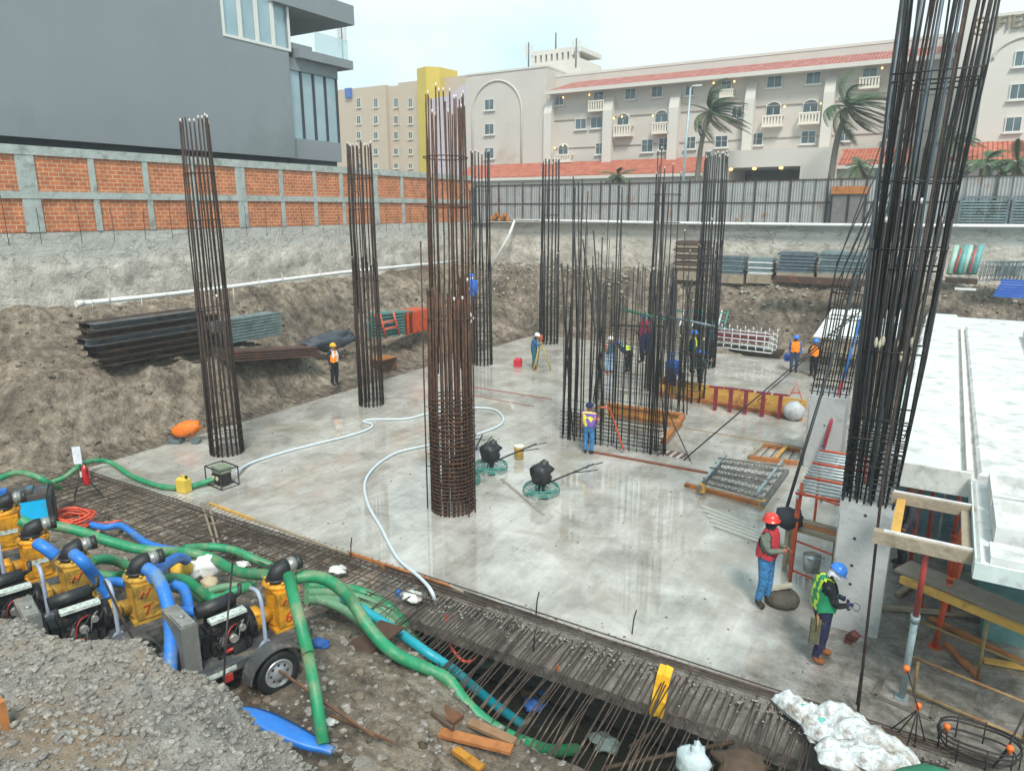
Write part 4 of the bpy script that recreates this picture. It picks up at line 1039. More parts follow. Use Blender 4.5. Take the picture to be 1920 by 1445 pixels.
def prop(label, base, top, m1, m2, cap=YCAP, group='adjustable steel shoring props', r=.035, split=.55):
    base = Vector(base); top = Vector(top); t = thing('shoring_prop', label, 'prop', base, 0, group); d = (top - base); mid = base + d * split
    b = MB(); b.tube([base, mid], r * 1.25, 10); b.tube([mid - d.normalized() * .12, mid], r * 1.6, 10); b.build('outer_tube', m1, t)
    b = MB(); b.tube([mid, top], r, 10); b.build('inner_tube', m2, t)
    b = MB(); b.box(top + Vector((0, 0, .02)), (.26, .12, .035)); b.build('head_plate', cap, t)
    b = MB(); b.box(base + Vector((0, 0, .012)), (.18, .18, .02)); b.build('base_plate', m1, t)
    return t
prop('red topped prop with yellow head plate on a galvanised tube by the near timber beam', P(1690, 1308), PY(1739, 1026, 10.45), GALV, REDST, split=.58, r=.04)
prop('orange prop with its foot on the slab behind the plank table', P(1752, 1212), (.72, 12.3, 2.72), ORANGE, ORANGE)
prop('orange prop standing close beside another under the timber frame', P(1775, 1150), (.9, 13.2, 2.7), ORANGE, REDST)
prop('orange prop seen through the left of the open timber frame', (.35, 14.2, 0), (.28, 13.9, 2.62), ORANGE, REDST)
prop('orange prop seen through the right of the open timber frame', (.75, 14.6, 0), (.7, 14.5, 2.62), ORANGE, ORANGE)
for i, (x, y) in enumerate(((.1, 16), (1.2, 16.4), (2.1, 15.4), (.3, 18.6), (1.5, 19), (.2, 21.5), (1.6, 22.5))):
    prop('prop in the dark under the white deck', (x, y, 0), (x, y, 2.68), (ORANGE, GALV, REDST)[i % 3], ORANGE, group='props in the dark under the deck')
for i, y in enumerate((15.2, 17.6, 20.2)):
    b = MB(); b.beam((-.4, y, 2.58), (4, y, 2.58), .1, .12); tag(b.build('bearer', WOODG), 'grey timber bearer under the white deck', 'timber beam', 'bearers under the deck')
# plank table scaffold
tb = thing('work_platform', 'plank platform on a rusty tube scaffold at the lower right under the deck', 'scaffold', (1.1, 11.8, 0))
b = MB(); b.beam((-.02, 13.0, 1.28), (1.9, 12.1, 1.28), .5, .05); b.build('plank', mat('grey_plank', '#8a8276', .8, var=.2, scale=4, bump=.2), tb)
b = MB(); b.beam((-.02, 12.62, 1.21), (1.85, 11.75, 1.21), .07, .12); b.build('plank_edge', WOODY, tb)
RT = mat('rusty_yellow_tube', '#8f7a52', .7, metal=.2, var=.3, scale=7, dirt='#7c4a30', dirt_amt=.45)
for a, c_ in (((.28, 11.25, .65), (1.75, 10.9, .62)), ((.28, 11.25, .08), (1.75, 10.9, .08)), ((.36, 11.23, .08), (.36, 11.23, .62)), ((1.72, 10.9, 0), (1.72, 10.9, 1.2)), ((.3, 12.5, .0), (.3, 12.5, 1.15)), ((1.2, 12.1, .0), (1.2, 12.1, 1.15)), ((.3, 12.5, .6), (1.9, 11.9, .6))):
    b = MB(); b.tube([a, c_], .024, 7); b.build('scaffold_tube', RT, tb)
# dark panels added to deepen the shade under the deck
t = thing('added_shade_panels', 'row of grey teal panels added to darken the space under the deck', 'shade panels', (1.5, 17.3, 0))
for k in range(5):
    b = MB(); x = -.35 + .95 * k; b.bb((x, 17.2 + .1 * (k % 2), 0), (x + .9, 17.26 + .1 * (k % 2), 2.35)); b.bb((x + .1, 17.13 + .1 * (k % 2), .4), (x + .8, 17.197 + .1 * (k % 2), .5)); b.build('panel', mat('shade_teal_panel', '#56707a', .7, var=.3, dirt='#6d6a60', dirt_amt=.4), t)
for k, (x, y, z, l, an, m_) in enumerate(((.5, 14.0, .04, 1.6, 20, 0), (1.3, 13.3, .05, 1.8, -30, 1), (.2, 15.0, .05, 1.4, 70, 0), (1.9, 12.9, .04, 1.2, 10, 2), (1.0, 12.6, .04, .9, -60, 1))):
    b = MB(); d = Vector((math.cos(R(an)), math.sin(R(an)), 0)) * l / 2; b.beam(Vector((x, y, z)) - d, Vector((x, y, z + .02)) + d, .1, .06)
    tag(b.build('timber_scrap', (WOODG, WOODO, WOODY)[m_]), ('grey timber offcut lying farthest left under the deck', 'orange timber offcut lying behind the plank platform', 'grey timber offcut lying at the foot of the added shade panels', 'yellow timber offcut at the right under the plank platform', 'short orange offcut between the platform tubes')[k], 'timber')
# green / teal clutter under the deck
b = MB(); b.bb((1.3, 13.6, 0), (3.2, 15.2, .35)); b.bb((1.2, 13.9, .353), (3.0, 15, .6)); tag(b.build('panel_stack', mat('teal_panel', '#5d8583', .7, var=.25)), 'low stack of grey teal panels on the slab under the deck', 'panel stack')
# orange ladder frame with timber trestle left of pier
lf = thing('ladder_frame', 'orange tube ladder frame leaning beside the concrete column', 'scaffold frame', (-1.5, 13.6, 0))
p0, p1 = P(1481, 1090), P(1481, 1090) + Vector((0, .3, 2.0))
q0, q1 = p0 + Vector((.95, -.35, 0)), p1 + Vector((.95, -.35, 0))
for a, c_ in ((p0, p1), (q0, q1)): b = MB(); b.tube([a, c_], .03, 8); b.build('upright', ORANGE, lf)
for f in (.12, .42, .9): b = MB(); b.tube([p0.lerp(p1, f), q0.lerp(q1, f)], .022, 8); b.build('rung', ORANGE, lf)
tr = thing('trestle', 'weathered timber trestle table behind the orange ladder frame', 'trestle', (-1.6, 14.6, 0))
for k in range(3): b = MB(); b.beam((-2.2, 14.3 + .22 * k, 1.0 + .002 * k), (-1.05, 14.1 + .22 * k, 1.0), .2, .045); b.build('board', WOODG if k != 1 else WOODO, tr)
for x in (-2.1, -1.2):
    for yy in (14.3, 14.7): b = MB(); b.beam((x, yy, 0), (x, yy, .97), .08, .08); b.build('leg', WOODG, tr)
b = MB(); b.lathe([(.15, 0), (.17, .3), (.175, .32)], (-1.55, 13.9, .35), 14); tag(b.build('metal_drum', mat('bright_zinc', '#b9c0c2', .3, metal=.6, var=.15)), 'bright zinc bucket under the trestle', 'bucket')
b = MB(); b.ell((-2.1, 14.2, 1.2), (.28, .2, .22), 0, 12, 8, jit=.4); tag(b.build('dark_bag', mat('navy_cloth', '#2b3038', .8, var=.2)), 'dark cloth bag hanging on the trestle behind the red vest man', 'bag')
st = thing('debris_stump', 'dark stump with a pale batten on top behind the legs of the red vest man', 'debris', (-1.95, 13.1, 0))
b = MB(); b.lathe([(.3, 0), (.33, .12), (.26, .22), (.1, .25)], (-1.9, 13.0, 0), 12); b.build('stump', mat('wet_dark_earth', '#4f4840', .8, var=.3, bump=.6), st)
b = MB(); b.beam((-2.1, 12.9, .28), (-1.75, 13.1, .36), .1, .05); b.build('batten', mat('pale_batten', '#a6a08c', .7), st)
b = MB(); b.ell((-.62, 12.3, .09), (.1, .08, .07), 0, 9, 6, jit=.5); b.ell((-.58, 12.22, .2), (.09, .07, .06), 0, 9, 6, jit=.5); b.bb((-.72, 12.2, .0), (-.6, 12.35, .06))
tag(b.build('rusty_fitting', mat('dark_red_rust', '#6e3b33', .6, metal=.2, var=.3)), 'small dark red fitting at the foot of the concrete column', 'fitting')
# square patch cut in the slab
b = MB()
for a, c_ in (((-.15, 10.95), (.62, 10.78)), ((-.15, 10.95), (-.05, 11.6)), ((.62, 10.78), (.7, 11.4))): b.beam((a[0], a[1], .008), (c_[0], c_[1], .008), .08, .02)
tag(b.build('slab_patch', mat('wet_patch', '#5f5a52', .5)), 'faint wet square outline on the slab at the lower right', 'mark')
# ================================================================ PEOPLE
SKIN = mat('skin_brown', '#8a5a42', .6, var=.08)
def cloth(name, c, v=.15): return mat('cloth_' + name, c, .9, var=v + .12, scale=9, bump=.9, bscale=13, spec=.2, dirt='#6d665c', dirt_amt=.16, dscale=7)
def person(label, base, facing, hgt, top, legs, vest=None, hat=None, face=None, pose=None, near=False, boots='#3b2f28', gl=None, stripe=None, hair=None, brim=False):
    """joints in a local frame: x right, y forward, z up, for a 1.75 m figure; body is one skinned surface"""
    J_ = dict(pelvis=(0, 0, .95), spine=(0, .0, 1.13), chest=(0, .01, 1.33), neck=(0, .0, 1.48), head=(0, .02, 1.58), crown=(0, .015, 1.70),
              shR=(.205, 0, 1.41), elR=(.235, -.02, 1.13), wrR=(.24, .06, .89), haR=(.24, .09, .82),
              shL=(-.205, 0, 1.41), elL=(-.235, -.02, 1.13), wrL=(-.24, .06, .89), haL=(-.24, .09, .82),
              hiR=(.1, 0, .90), knR=(.11, .03, .49), anR=(.11, -.02, .10), toR=(.12, .15, .045),
              hiL=(-.1, 0, .90), knL=(-.11, .03, .49), anL=(-.11, -.02, .10), toL=(-.12, .15, .045))
    pose = dict(pose or {}); lean = pose.pop('lean', 0)
    if lean:
        Mr = Matrix.Rotation(-R(lean), 3, 'X')
        for k in ('spine', 'chest', 'neck', 'head', 'crown', 'shR', 'elR', 'wrR', 'haR', 'shL', 'elL', 'wrL', 'haL'):
            v = Vector(J_[k]) - Vector((0, 0, .95)); J_[k] = tuple(Mr @ v + Vector((0, 0, .95)))
    J_.update(pose)
    rad = dict(pelvis=(.16, .145), spine=(.16, .145), chest=(.18, .155), neck=(.06, .06), head=(.085, .098), crown=(.07, .08),
               shR=(.07, .07), elR=(.05, .05), wrR=(.036, .034), haR=(.042, .026), shL=(.07, .07), elL=(.05, .05), wrL=(.036, .034), haL=(.042, .026),
               hiR=(.105, .105), knR=(.072, .075), anR=(.055, .055), toR=(.05, .035), hiL=(.105, .105), knL=(.072, .075), anL=(.055, .055), toL=(.05, .035))
    rad = {k: (a * 1.2, c * 1.18) for k, (a, c) in rad.items()}
    names = list(J_); E_ = [('pelvis', 'spine'), ('spine', 'chest'), ('chest', 'neck'), ('neck', 'head'), ('head', 'crown'),
        ('chest', 'shR'), ('shR', 'elR'), ('elR', 'wrR'), ('wrR', 'haR'), ('chest', 'shL'), ('shL', 'elL'), ('elL', 'wrL'), ('wrL', 'haL'),
        ('pelvis', 'hiR'), ('hiR', 'knR'), ('knR', 'anR'), ('anR', 'toR'), ('pelvis', 'hiL'), ('hiL', 'knL'), ('knL', 'anL'), ('anL', 'toL')]
    me = bpy.data.meshes.new('body'); me.from_pydata([J_[n] for n in names], [(names.index(a), names.index(c)) for a, c in E_], [])
    o = bpy.data.objects.new('body', me); col.objects.link(o)
    md = o.modifiers.new('s', 'SKIN'); md.use_smooth_shade = True
    lay = me.skin_vertices[0].data
    for i, n in enumerate(names): lay[i].radius = rad[n]
    lay[names.index('pelvis')].use_root = True
    sb = o.modifiers.new('u', 'SUBSURF'); sb.levels = 2 if near else 1; sb.render_levels = sb.levels
    dg = bpy.context.evaluated_depsgraph_get(); m2 = bpy.data.meshes.new_from_object(o.evaluated_get(dg)); bpy.data.objects.remove(o)
    bm = bmesh.new(); bm.from_mesh(m2)
    # fingers and thumb
    def finger(p, d, ln, r_, curl):
        d = d.normalized(); q = Vector(p); pts = [q.copy()]
        for k in range(3):
            d = (d + curl * .45).normalized(); q = q + d * ln / 3; pts.append(q.copy())
        b_ = MB(); b_.tube(pts, [r_, r_ * .95, r_ * .88, r_ * .7], 6); vs = [bm.verts.new(v) for v in b_.v]
        for f in b_.f:
            try: bm.faces.new([vs[i] for i in f]).smooth = True
            except ValueError: pass
    n0 = len(bm.faces)
    for sg, w_, h_ in ((1, 'wrR', 'haR'), (-1, 'wrL', 'haL')):
        wv = Vector(J_[w_]); hv = Vector(J_[h_]); d = (hv - wv).normalized(); side = d.cross(Vector((sg, 0, 0)))
        side = side.normalized() if side.length > .2 else Vector((0, 0, 1)); palm = d.cross(side).normalized() * sg * -1
        for k, ln in enumerate((.062, .072, .066, .05) if near else (.06, .07, .06, .05)):
            finger(hv + side * (.024 - .016 * k) + d * .015, d, ln, .0085, palm * .9)
        finger(wv.lerp(hv, .45) + side * .03, (d + side * .9), .055, .0095, palm * .5)
    bm.faces.ensure_lookup_table()
    # material zones
    segs = [(Vector(J_[a]), Vector(J_[c]), a, c) for a, c in E_]
    def near_seg(p):
        best = None
        for a, c, na, nb in segs:
            ab = c - a; t = max(0, min(1, (p - a).dot(ab) / max(1e-9, ab.length_squared))); dd = (p - (a + ab * t)).length - (rad[na][0] * (1 - t) + rad[nb][0] * t) * .9
            if best is None or dd < best[0]: best = (dd, na, nb, t)
        return best
    TOPM, LEGM, SK, BT, FC = 0, 1, 2, 3, 4
    torso = []
    for i, f in enumerate(bm.faces):
        c = f.calc_center_median(); _, na, nb, t = near_seg(c); z = TOPM
        if nb in ('haR', 'haL') or i >= n0: z = SK if gl is None else 5
        elif nb in ('head', 'crown'): z = FC if face else SK
        elif na in ('hiR', 'hiL', 'knR', 'knL'): z = LEGM
        elif na in ('anR', 'anL'): z = BT
        elif na == 'pelvis' and nb in ('hiR', 'hiL'): z = LEGM
        elif nb == 'neck' and t > .75: z = FC if face else SK
        elif na == 'pelvis' and t < .35: z = LEGM
        if nb in ('anR', 'anL') and t > .86: z = BT
        f.material_index = z; f.smooth = True
        if na in ('spine', 'chest') and nb in ('chest', 'neck', 'shR', 'shL') and not (nb == 'neck' and t > .6) and not (nb in ('shR', 'shL') and t > .75) or (na == 'pelvis' and nb == 'spine' and t > .2): torso.append(f)
    s = hgt / 1.75; Mx = Matrix.Scale(s, 4); rt = thing('person', label, 'person', base, facing)
    vm = None
    if vest:
        b_ = MB(); used = {}
        for f in torso:
            ids = []
            for v in f.verts:
                if v.index not in used or True:
                    pass
                key = v
                if key not in used: used[key] = len(b_.v); b_.v.append(tuple((v.co + v.normal * .026)))
                ids.append(used[key])
            b_.f.append(ids); c = f.calc_center_median(); mi = 0
            if stripe:
                lz = (c - Vector(J_['pelvis'])).length
                if abs(abs(c.x) - .09) < .028 or .10 < lz < .16: mi = 1
            b_.mi.append(mi); b_.sm.append(True)
        b_.v = [tuple(Mx @ Vector(v)) for v in b_.v]
        vo = b_.build('safety_vest', [vest] + ([stripe] if stripe else []), rt, world=False)
    me3 = bpy.data.meshes.new('body'); bm.transform(Mx); bm.to_mesh(me3); bm.free(); bpy.data.meshes.remove(m2)
    for m in (top, legs, SKIN, cloth('boot' + boots, boots), face or SKIN, gl or SKIN): me3.materials.append(m)
    bo = bpy.data.objects.new('body', me3); col.objects.link(bo); bo.parent = rt
    hd, cr_ = Vector(J_['head']) * s, Vector(J_['crown']) * s; ax = (cr_ - hd).normalized()
    Mh = Vector((0, 0, 1)).rotation_difference(ax).to_matrix()
    if near:
        b_ = MB(); fwd = Mh @ Vector((0, 1, 0)); sd_ = Mh @ Vector((1, 0, 0)); c0 = hd + ax * .035 * s
        b_.ell(c0 + fwd * .098 * s - ax * .02 * s, (.016, .022, .026), 0, 8, 6, Mh)
        for sg in (-1, 1):
            b_.ell(c0 + fwd * .085 * s + sd_ * sg * .033 * s + ax * .012 * s, (.014, .01, .009), 1, 8, 6, Mh); b_.ell(c0 + sd_ * sg * .09 * s - ax * .01 * s, (.012, .022, .034), 0, 8, 6, Mh)
        b_.ell(c0 + fwd * .086 * s - ax * .058 * s, (.026, .01, .008), 0, 8, 5, Mh)
        b_.build('face', [face or SKIN, mat('eye_dark', '#1c1714', .3)], rt, world=False)
    if hat is not None:
        b_ = MB(); c0 = hd + ax * .075 * s; k = s * 1.08
        prof = [(.148 if brim else .128, -.004), (.146 if brim else .128, .008), (.124, .016), (.122, .045), (.108, .085), (.075, .115), (.03, .13), (.001, .132)]
        b_.lathe([(r_ * k, z_ * k) for r_, z_ in prof], c0, 18, 0, Mh)
        fw = Mh @ Vector((0, 1, 0))
        if not brim: b_.ell(c0 + fw * .11 * k + ax * .004, (.085 * k, .075 * k, .01 * k), 0, 10, 4, Mh)
        b_.ell(c0 + ax * .07 * k, (.018 * k, .12 * k, .068 * k), 0, 10, 8, Mh)
        b_.build('hard_hat', hat, rt, world=False)
    elif hair is not None:
        b_ = MB(); b_.ell(hd + ax * .07 * s, (.1 * s, .11 * s, .1 * s), 0, 12, 8, Mh); b_.build('hair', hair, rt, world=False)
    return rt
HB = mat('hat_blue', '#2c79d6', .35, var=.03, coat=.3); HR = mat('hat_red', '#d3382c', .35, var=.03, coat=.3); HW = mat('hat_white', '#dcdcdc', .35, var=.03); HYL = mat('hat_yellow', '#e0ab22', .35, var=.03)
HBR = mat('hat_brown', '#b4623a', .5)
JEAN = cloth('jeans', '#3f78a8', .2); DENIM_L = cloth('pale_jeans', '#8fb2d4', .15); DARK = cloth('dark', '#23272f'); NAVY = cloth('navy', '#27335a'); TEALC = cloth('teal', '#2f6470'); GREYC = cloth('grey_shirt', '#6c7468')
BLUE = cloth('blue_overall', '#2f5fae'); OV = mat('orange_vest', '#f08a24', .7, var=.06, spec=.2); RV = mat('red_vest', '#b3303a', .75, var=.12, scale=12); GV = mat('green_vest', '#1f8a5c', .7, var=.15)
LIME = mat('lime_stripe', '#c8e03a', .5, var=.05); SILV = mat('silver_stripe', '#d6d8d4', .4, var=.05); PUR = cloth('purple', '#7a5aa8'); PINK = cloth('pink_sleeve', '#c98a8e'); MAR = cloth('maroon', '#6a2740'); WH = cloth('white', '#d5d4da', .1)
def face_to(base, deg): return R(deg)
# facing: rz such that local +y points there.  0 = away along +y (to the back wall)
def hgt_from(pxb, pyb, pyt, z=0):
    b_ = P(pxb, pyb, z); d = math.hypot(b_.x, b_.y); r = ray(pxb, pyt); return b_, CAM_H - z + r[2] / math.hypot(r[0], r[1]) * d - 0
# near: red vest man, right hand on hip level rope, facing right (+x) and slightly to camera
person('man in red vest, red hard hat and blue jeans standing beside the orange ladder frame', P(1430, 1132), R(-100), 1.80, GREYC, JEAN, RV, HR, face=cloth('black_mask', '#23303a'), near=True, stripe=None, brim=True,
       pose=dict(elR=(.22, .10, 1.16), wrR=(.12, .30, 1.20), haR=(.07, .37, 1.21), elL=(-.22, .08, 1.15), wrL=(-.10, .29, 1.16), haL=(-.04, .36, 1.18), knR=(.12, .02, .49), anR=(.14, -.05, .10), toR=(.2, .11, .045), anL=(-.1, .03, .10), toL=(-.1, .2, .045)))
person('man in green and lime harness vest with blue hard hat and white face cloth', P(1532, 1236), R(-62), 1.74, cloth('black_shirt', '#2b2c30'), cloth('navy_trouser', '#2a2c46'), GV, HB, face=WH, near=True, stripe=LIME, boots='#8a5634', gl=cloth('violet_glove', '#4a3f63'),
       pose=dict(neck=(0, .05, 1.47), head=(0, .115, 1.555), crown=(0, .19, 1.655), elR=(.24, .10, 1.13), wrR=(.13, .30, 1.08), haR=(.08, .37, 1.07), elL=(-.24, .09, 1.14), wrL=(-.11, .30, 1.10), haL=(-.05, .37, 1.08),
                 anL=(-.12, .10, .10), toL=(-.12, .28, .045), knL=(-.12, .09, .49), anR=(.12, -.10, .1), toR=(.14, .07, .045), knR=(.12, .0, .49)))
b = MB(); hb = P(1532, 1236) + Matrix.Rotation(R(-62), 3, 'Z') @ Vector((.02, .42, 1.05)); b.tube(cat_rom([hb, hb + Vector((.08, -.02, -.1)), hb + Vector((.14, 0, -.02)), hb + Vector((.05, .02, .02)), hb + Vector((.0, .05, -.14))], 6), .006, 5)
tag(b.build('tie_wire', CAB), 'loop of thin tie wire held by the man in the green vest', 'wire')
t = thing('tool_bag', 'worn olive canvas tool bag hanging from the belt of the green vest man', 'tool bag', P(1532, 1236) + Vector((-.08, -.16, .75)))
b = MB(); c0 = P(1532, 1236) + Vector((-.06, -.2, .62)); b.box(c0, (.15, .07, .44), R(20)); b.build('pouch', cloth('olive', '#5d5c48'), t)
b = MB(); b.beam(c0 + Vector((0, 0, .2)), c0 + Vector((.02, .05, .38)), .03, .01); b.cyl(c0 + Vector((.03, -.045, .05)), c0 + Vector((.03, -.05, .3)), .015, 6); b.build('strap', cloth('tan_leather', '#a07a52'), t)
# middle: purple vest man
b_, h_ = hgt_from(1103, 851, 765)
person('man in purple vest and blue jeans seen from behind in front of the rebar cage', b_, R(8), 1.58, PINK, JEAN, PUR, cloth('navy_cap', '#2d3154'), pose=dict(elR=(.27, .12, 1.15), wrR=(.22, .34, 1.16), haR=(.22, .4, 1.18), elL=(-.24, .05, 1.14)), stripe=mat('yellow_stripe', '#d8d23a', .5))
b_, h_ = hgt_from(1001, 692, 626)
person('surveyor in white hard hat and blue clothes bending to a tripod', b_, R(-70), 1.7, cloth('steel_blue', '#3a5f86'), TEALC, None, HW, pose=dict(neck=(0, .06, 1.46), head=(0, .13, 1.55), crown=(0, .16, 1.67), elR=(.2, .2, 1.2), wrR=(.1, .38, 1.28), haR=(.08, .45, 1.3)), boots='#7a4a30')
b_, h_ = hgt_from(1143, 700, 637)
person('man in white hard hat, dark vest and pale jeans behind the rebar cage', b_, R(60), 1.66, cloth('salmon_sleeve', '#c98a74'), DENIM_L, cloth('slate_vest', '#3f5c66'), HW, boots='#b5502e', pose=dict(elR=(.23, .1, 1.15), wrR=(.1, .28, 1.2), haR=(.05, .34, 1.22), elL=(-.23, .1, 1.15), wrL=(-.1, .28, 1.22), haL=(-.06, .35, 1.24)))
# workers around the cages
person('worker bending forward in blue and yellow vest beside the rebar cage', P(1178, 698), R(70), 1.68, NAVY, DARK, cloth('teal_vest', '#1c6a86'), HB, pose=dict(lean=62), stripe=LIME)
person('worker in maroon shirt and blue hard hat working high on the cage rebar', P(1204, 680, .9), R(90), 1.66, MAR, DARK, None, HB, pose=dict(elR=(.25, .2, 1.2), wrR=(.2, .4, 1.3), haR=(.2, .46, 1.33), lean=12))
person('second maroon shirted worker with blue hard hat higher on the cage', P(1208, 668, 1.5), R(60), 1.66, cloth('crimson', '#8f2348'), NAVY, None, HB, pose=dict(lean=8))
person('worker in blue shirt half hidden inside the bushy rebar', P(1258, 738), R(20), 1.66, BLUE, cloth('indigo', '#353a63'), None, HB, pose=dict(lean=25))
person('worker in dark green shirt and blue hard hat left of the last right column', P(1310, 735), R(-60), 1.7, cloth('dark_green', '#2c4a42'), DARK, None, HB, pose=dict(elR=(.3, .1, 1.3), wrR=(.3, .32, 1.4), haR=(.3, .4, 1.42)))
person('worker in teal vest and blue hard hat raised on the dark rebar column', P(1296, 700, .9), R(-80), 1.7, DARK, cloth('plum', '#3a3246'), cloth('teal_vest2', '#22707e'), HB, stripe=LIME)
person('worker in pale blue shirt behind the dark rebar column with an orange tool', P(1332, 672), R(80), 1.68, cloth('sky_shirt', '#5f93b8'), DARK, None, HB)
# orange vests
b_, h_ = hgt_from(1487, 698, 632)
person('left one of two workers in orange vests, standing with a blue bucket', b_, R(190), 1.68, BLUE, cloth('slate_trouser', '#3d4a66'), OV, HB, stripe=None)
person('right one of two workers in orange vests, with dark trousers', P(1524, 706), R(160), 1.66, cloth('black_shirt2', '#2a2d33'), DARK, OV, HB, pose=dict(elR=(.3, .02, 1.18), wrR=(.2, .14, 1.05), haR=(.15, .2, 1.04)))
b = MB(); bx = P(1474, 690); b.lathe([(.12, 0), (.15, .3), (.158, .31), (.13, .312)], bx + Vector((0, 0, .35)), 14); tag(b.build('plastic_bucket', mat('blue_plastic', '#1f62c4', .4)), 'small blue bucket held by the left orange vest worker', 'bucket')
# man with yellow helmet on the left bank
yb = PX(628, 722, -20.9); person('worker in orange vest and yellow hard hat standing on the dirt bank', (yb.x, yb.y, yb.z), R(-95), 1.72, cloth('dark_sleeve', '#33363f'), DARK, OV, HYL, stripe=SILV, pose=dict(elL=(-.28, .08, 1.15), wrL=(-.3, .25, 1.2), haL=(-.3, .32, 1.22)))
# man in blue overalls hanging on the fourth column
hb_ = PX(893, 590, -18.0)
person('man in blue overalls perched high on a dark rebar column', (hb_.x, hb_.y - .2, hb_.z + .15), R(55), 1.7, BLUE, BLUE, None, HB, face=WH,
       pose=dict(lean=20, knR=(.13, .42, .86), anR=(.13, .5, .45), toR=(.13, .62, .38), knL=(-.2, -.38, .82), anL=(-.25, -.78, .8), toL=(-.25, -.92, .76), elR=(.2, .35, 1.25), wrR=(.1, .55, 1.3), haR=(.08, .62, 1.32), elL=(-.35, .1, 1.1), wrL=(-.2, .3, 1.05), haL=(-.15, .36, 1.05)))
b = MB(); a = hb_ + Vector((-.25, -.5, .45)); b.tube([a, a + Vector((.35, .1, -.55)), a + Vector((.1, -.1, -1.0))], .05, 8); tag(b.build('bent_pipe', PVC), 'bent white pipe hanging below the man in blue overalls', 'pipe')
# under the deck
person('person in dark clothes standing in the shade under the deck, blue bundle behind', P(1868, 1135), R(120), 1.66, cloth('dark_blue', '#27406e'), DARK, None, HB, pose=dict(lean=25))
person('person in brown hard hat peering out beside the rebar of the concrete column', (-.05, 13.6, .95), R(100), 1.7, cloth('dim_shirt', '#3b3b40'), DARK, None, HBR, brim=True)
# ================================================================ EQUIPMENT ON THE SLAB
TEAL = mat('teal_paint', '#3f8a80', .5, metal=.1, var=.2, scale=8, dirt='#8d9a90', dirt_amt=.3)
BLACKB = mat('black_plastic_bag', '#26262a', .4, var=.3, scale=5, bump=.8, bscale=10)
BLK = mat('black_metal', '#222426', .5, var=.25, scale=6, dirt='#4a4640', dirt_amt=.3)
HOSEW = mat('white_hose', '#c6d0d4', .4, var=.08, scale=12)
HOSEG = mat('green_hose', '#23875a', .5, var=.2, scale=4, dirt='#7d8a68', dirt_amt=.42, dscale=2.2)
HOSEGD = mat('dusty_green_hose', '#5f8c68', .6, var=.2, scale=4, dirt='#8a8c72', dirt_amt=.4, dscale=3)
HOSEB = mat('blue_layflat', '#2874c8', .45, var=.15, scale=4, dirt='#6d8397', dirt_amt=.32)
HOSEC = mat('cyan_hose', '#1a97a6', .4, var=.12, scale=4, dirt='#5b8a88', dirt_amt=.25)
ORH = mat('orange_hose', '#d65538', .5, var=.12, scale=5)
def trowel(label, base, rz):
    t = thing('power_trowel', label, 'power trowel', base, rz, 'walk-behind power trowels'); r = .47
    b = MB()
    for z, rr in ((.16, r), (.10, r * 1.02), (.22, r * .93)): b.tube([(rr * math.cos(a), rr * math.sin(a), z) for a in [math.pi * i / 16 for i in range(32)]], .014, 6, closed=True)
    for i in range(8):
        a = math.pi * i / 4 + .2; b.tube([(r * math.cos(a), r * math.sin(a), .1), (r * .93 * math.cos(a), r * .93 * math.sin(a), .22)], .01, 5); b.tube([(r * .93 * math.cos(a), r * .93 * math.sin(a), .22), (.12 * math.cos(a), .12 * math.sin(a), .28)], .012, 5)
    b.build('guard_ring', TEAL, t, world=False)
    for i in range(4):
        a = math.pi / 2 * i + .5; b = MB(); b.beam((.1 * math.cos(a), .1 * math.sin(a), .05), (.42 * math.cos(a), .42 * math.sin(a), .03), .15, .012); b.build('blade', mat('teal_blade', '#4f9a8e', .4, metal=.3, var=.2), t, world=False)
    b = MB(); b.cyl((0, 0, .08), (0, 0, .35), .09, 12); b.build('gearbox', BLK, t, world=False)
    b = MB(); b.ell((0, 0, .55), (.29, .27, .3), 0, 14, 10, jit=.5); b.ell((.04, .06, .76), (.15, .12, .14), 0, 10, 8, jit=.6); b.build('covered_engine', BLACKB, t, world=False)
    b = MB(); b.tube([(.15, 0, .3), (.6, 0, .55), (1.35, 0, .95)], .022, 8); b.tube([(.8, 0, .66), (1.15, .2, .8), (1.55, .28, .92)], .014, 6); b.tube([(.8, 0, .66), (1.15, -.2, .8), (1.5, -.24, .9)], .014, 6); b.tube([(1.2, .16, .87), (1.2, -.16, .87)], .012, 6); b.build('handle', BLK, t, world=False)
    return t
trowel('teal power trowel with bagged engine nearer the camera, right of the two beside each other', P(1015, 925), R(15))
trowel('teal power trowel with bagged engine standing left beside the yellow striped bucket', P(920, 882), R(12))
trowel('third power trowel mostly hidden behind the widest rusty rebar column', P(868, 905), R(100))
# framed engine pump
t = thing('engine_pump', 'small engine water pump in a black tube frame between the green and white hoses', 'pump', P(418, 908), R(-6))
b = MB(); L_, W_, H_ = .36, .26, .52
for sx in (-1, 1):
    b.tube([(sx * L_, -W_, 0), (sx * L_, -W_, H_), (sx * L_, W_, H_), (sx * L_, W_, 0)], .022, 6, closed=True)
for sy in (-1, 1):
    for z in (.02, H_): b.tube([(-L_, sy * W_, z), (L_, sy * W_, z)], .02, 6)
b.build('frame', BLK, t, world=False)
b = MB(); b.box((0, 0, .45), (.42, .34, .16)); b.build('fuel_tank', mat('grey_green_tank', '#7c8670', .5), t, world=False)
b = MB(); b.box((.02, 0, .2), (.36, .3, .3)); b.cyl((.05, -.16, .2), (.05, -.2, .2), .1, 12); b.cyl((-.2, 0, .2), (-.34, 0, .2), .12, 12); b.build('engine', mat('dark_engine', '#3b3533', .5, metal=.3, var=.4, scale=14), t, world=False)
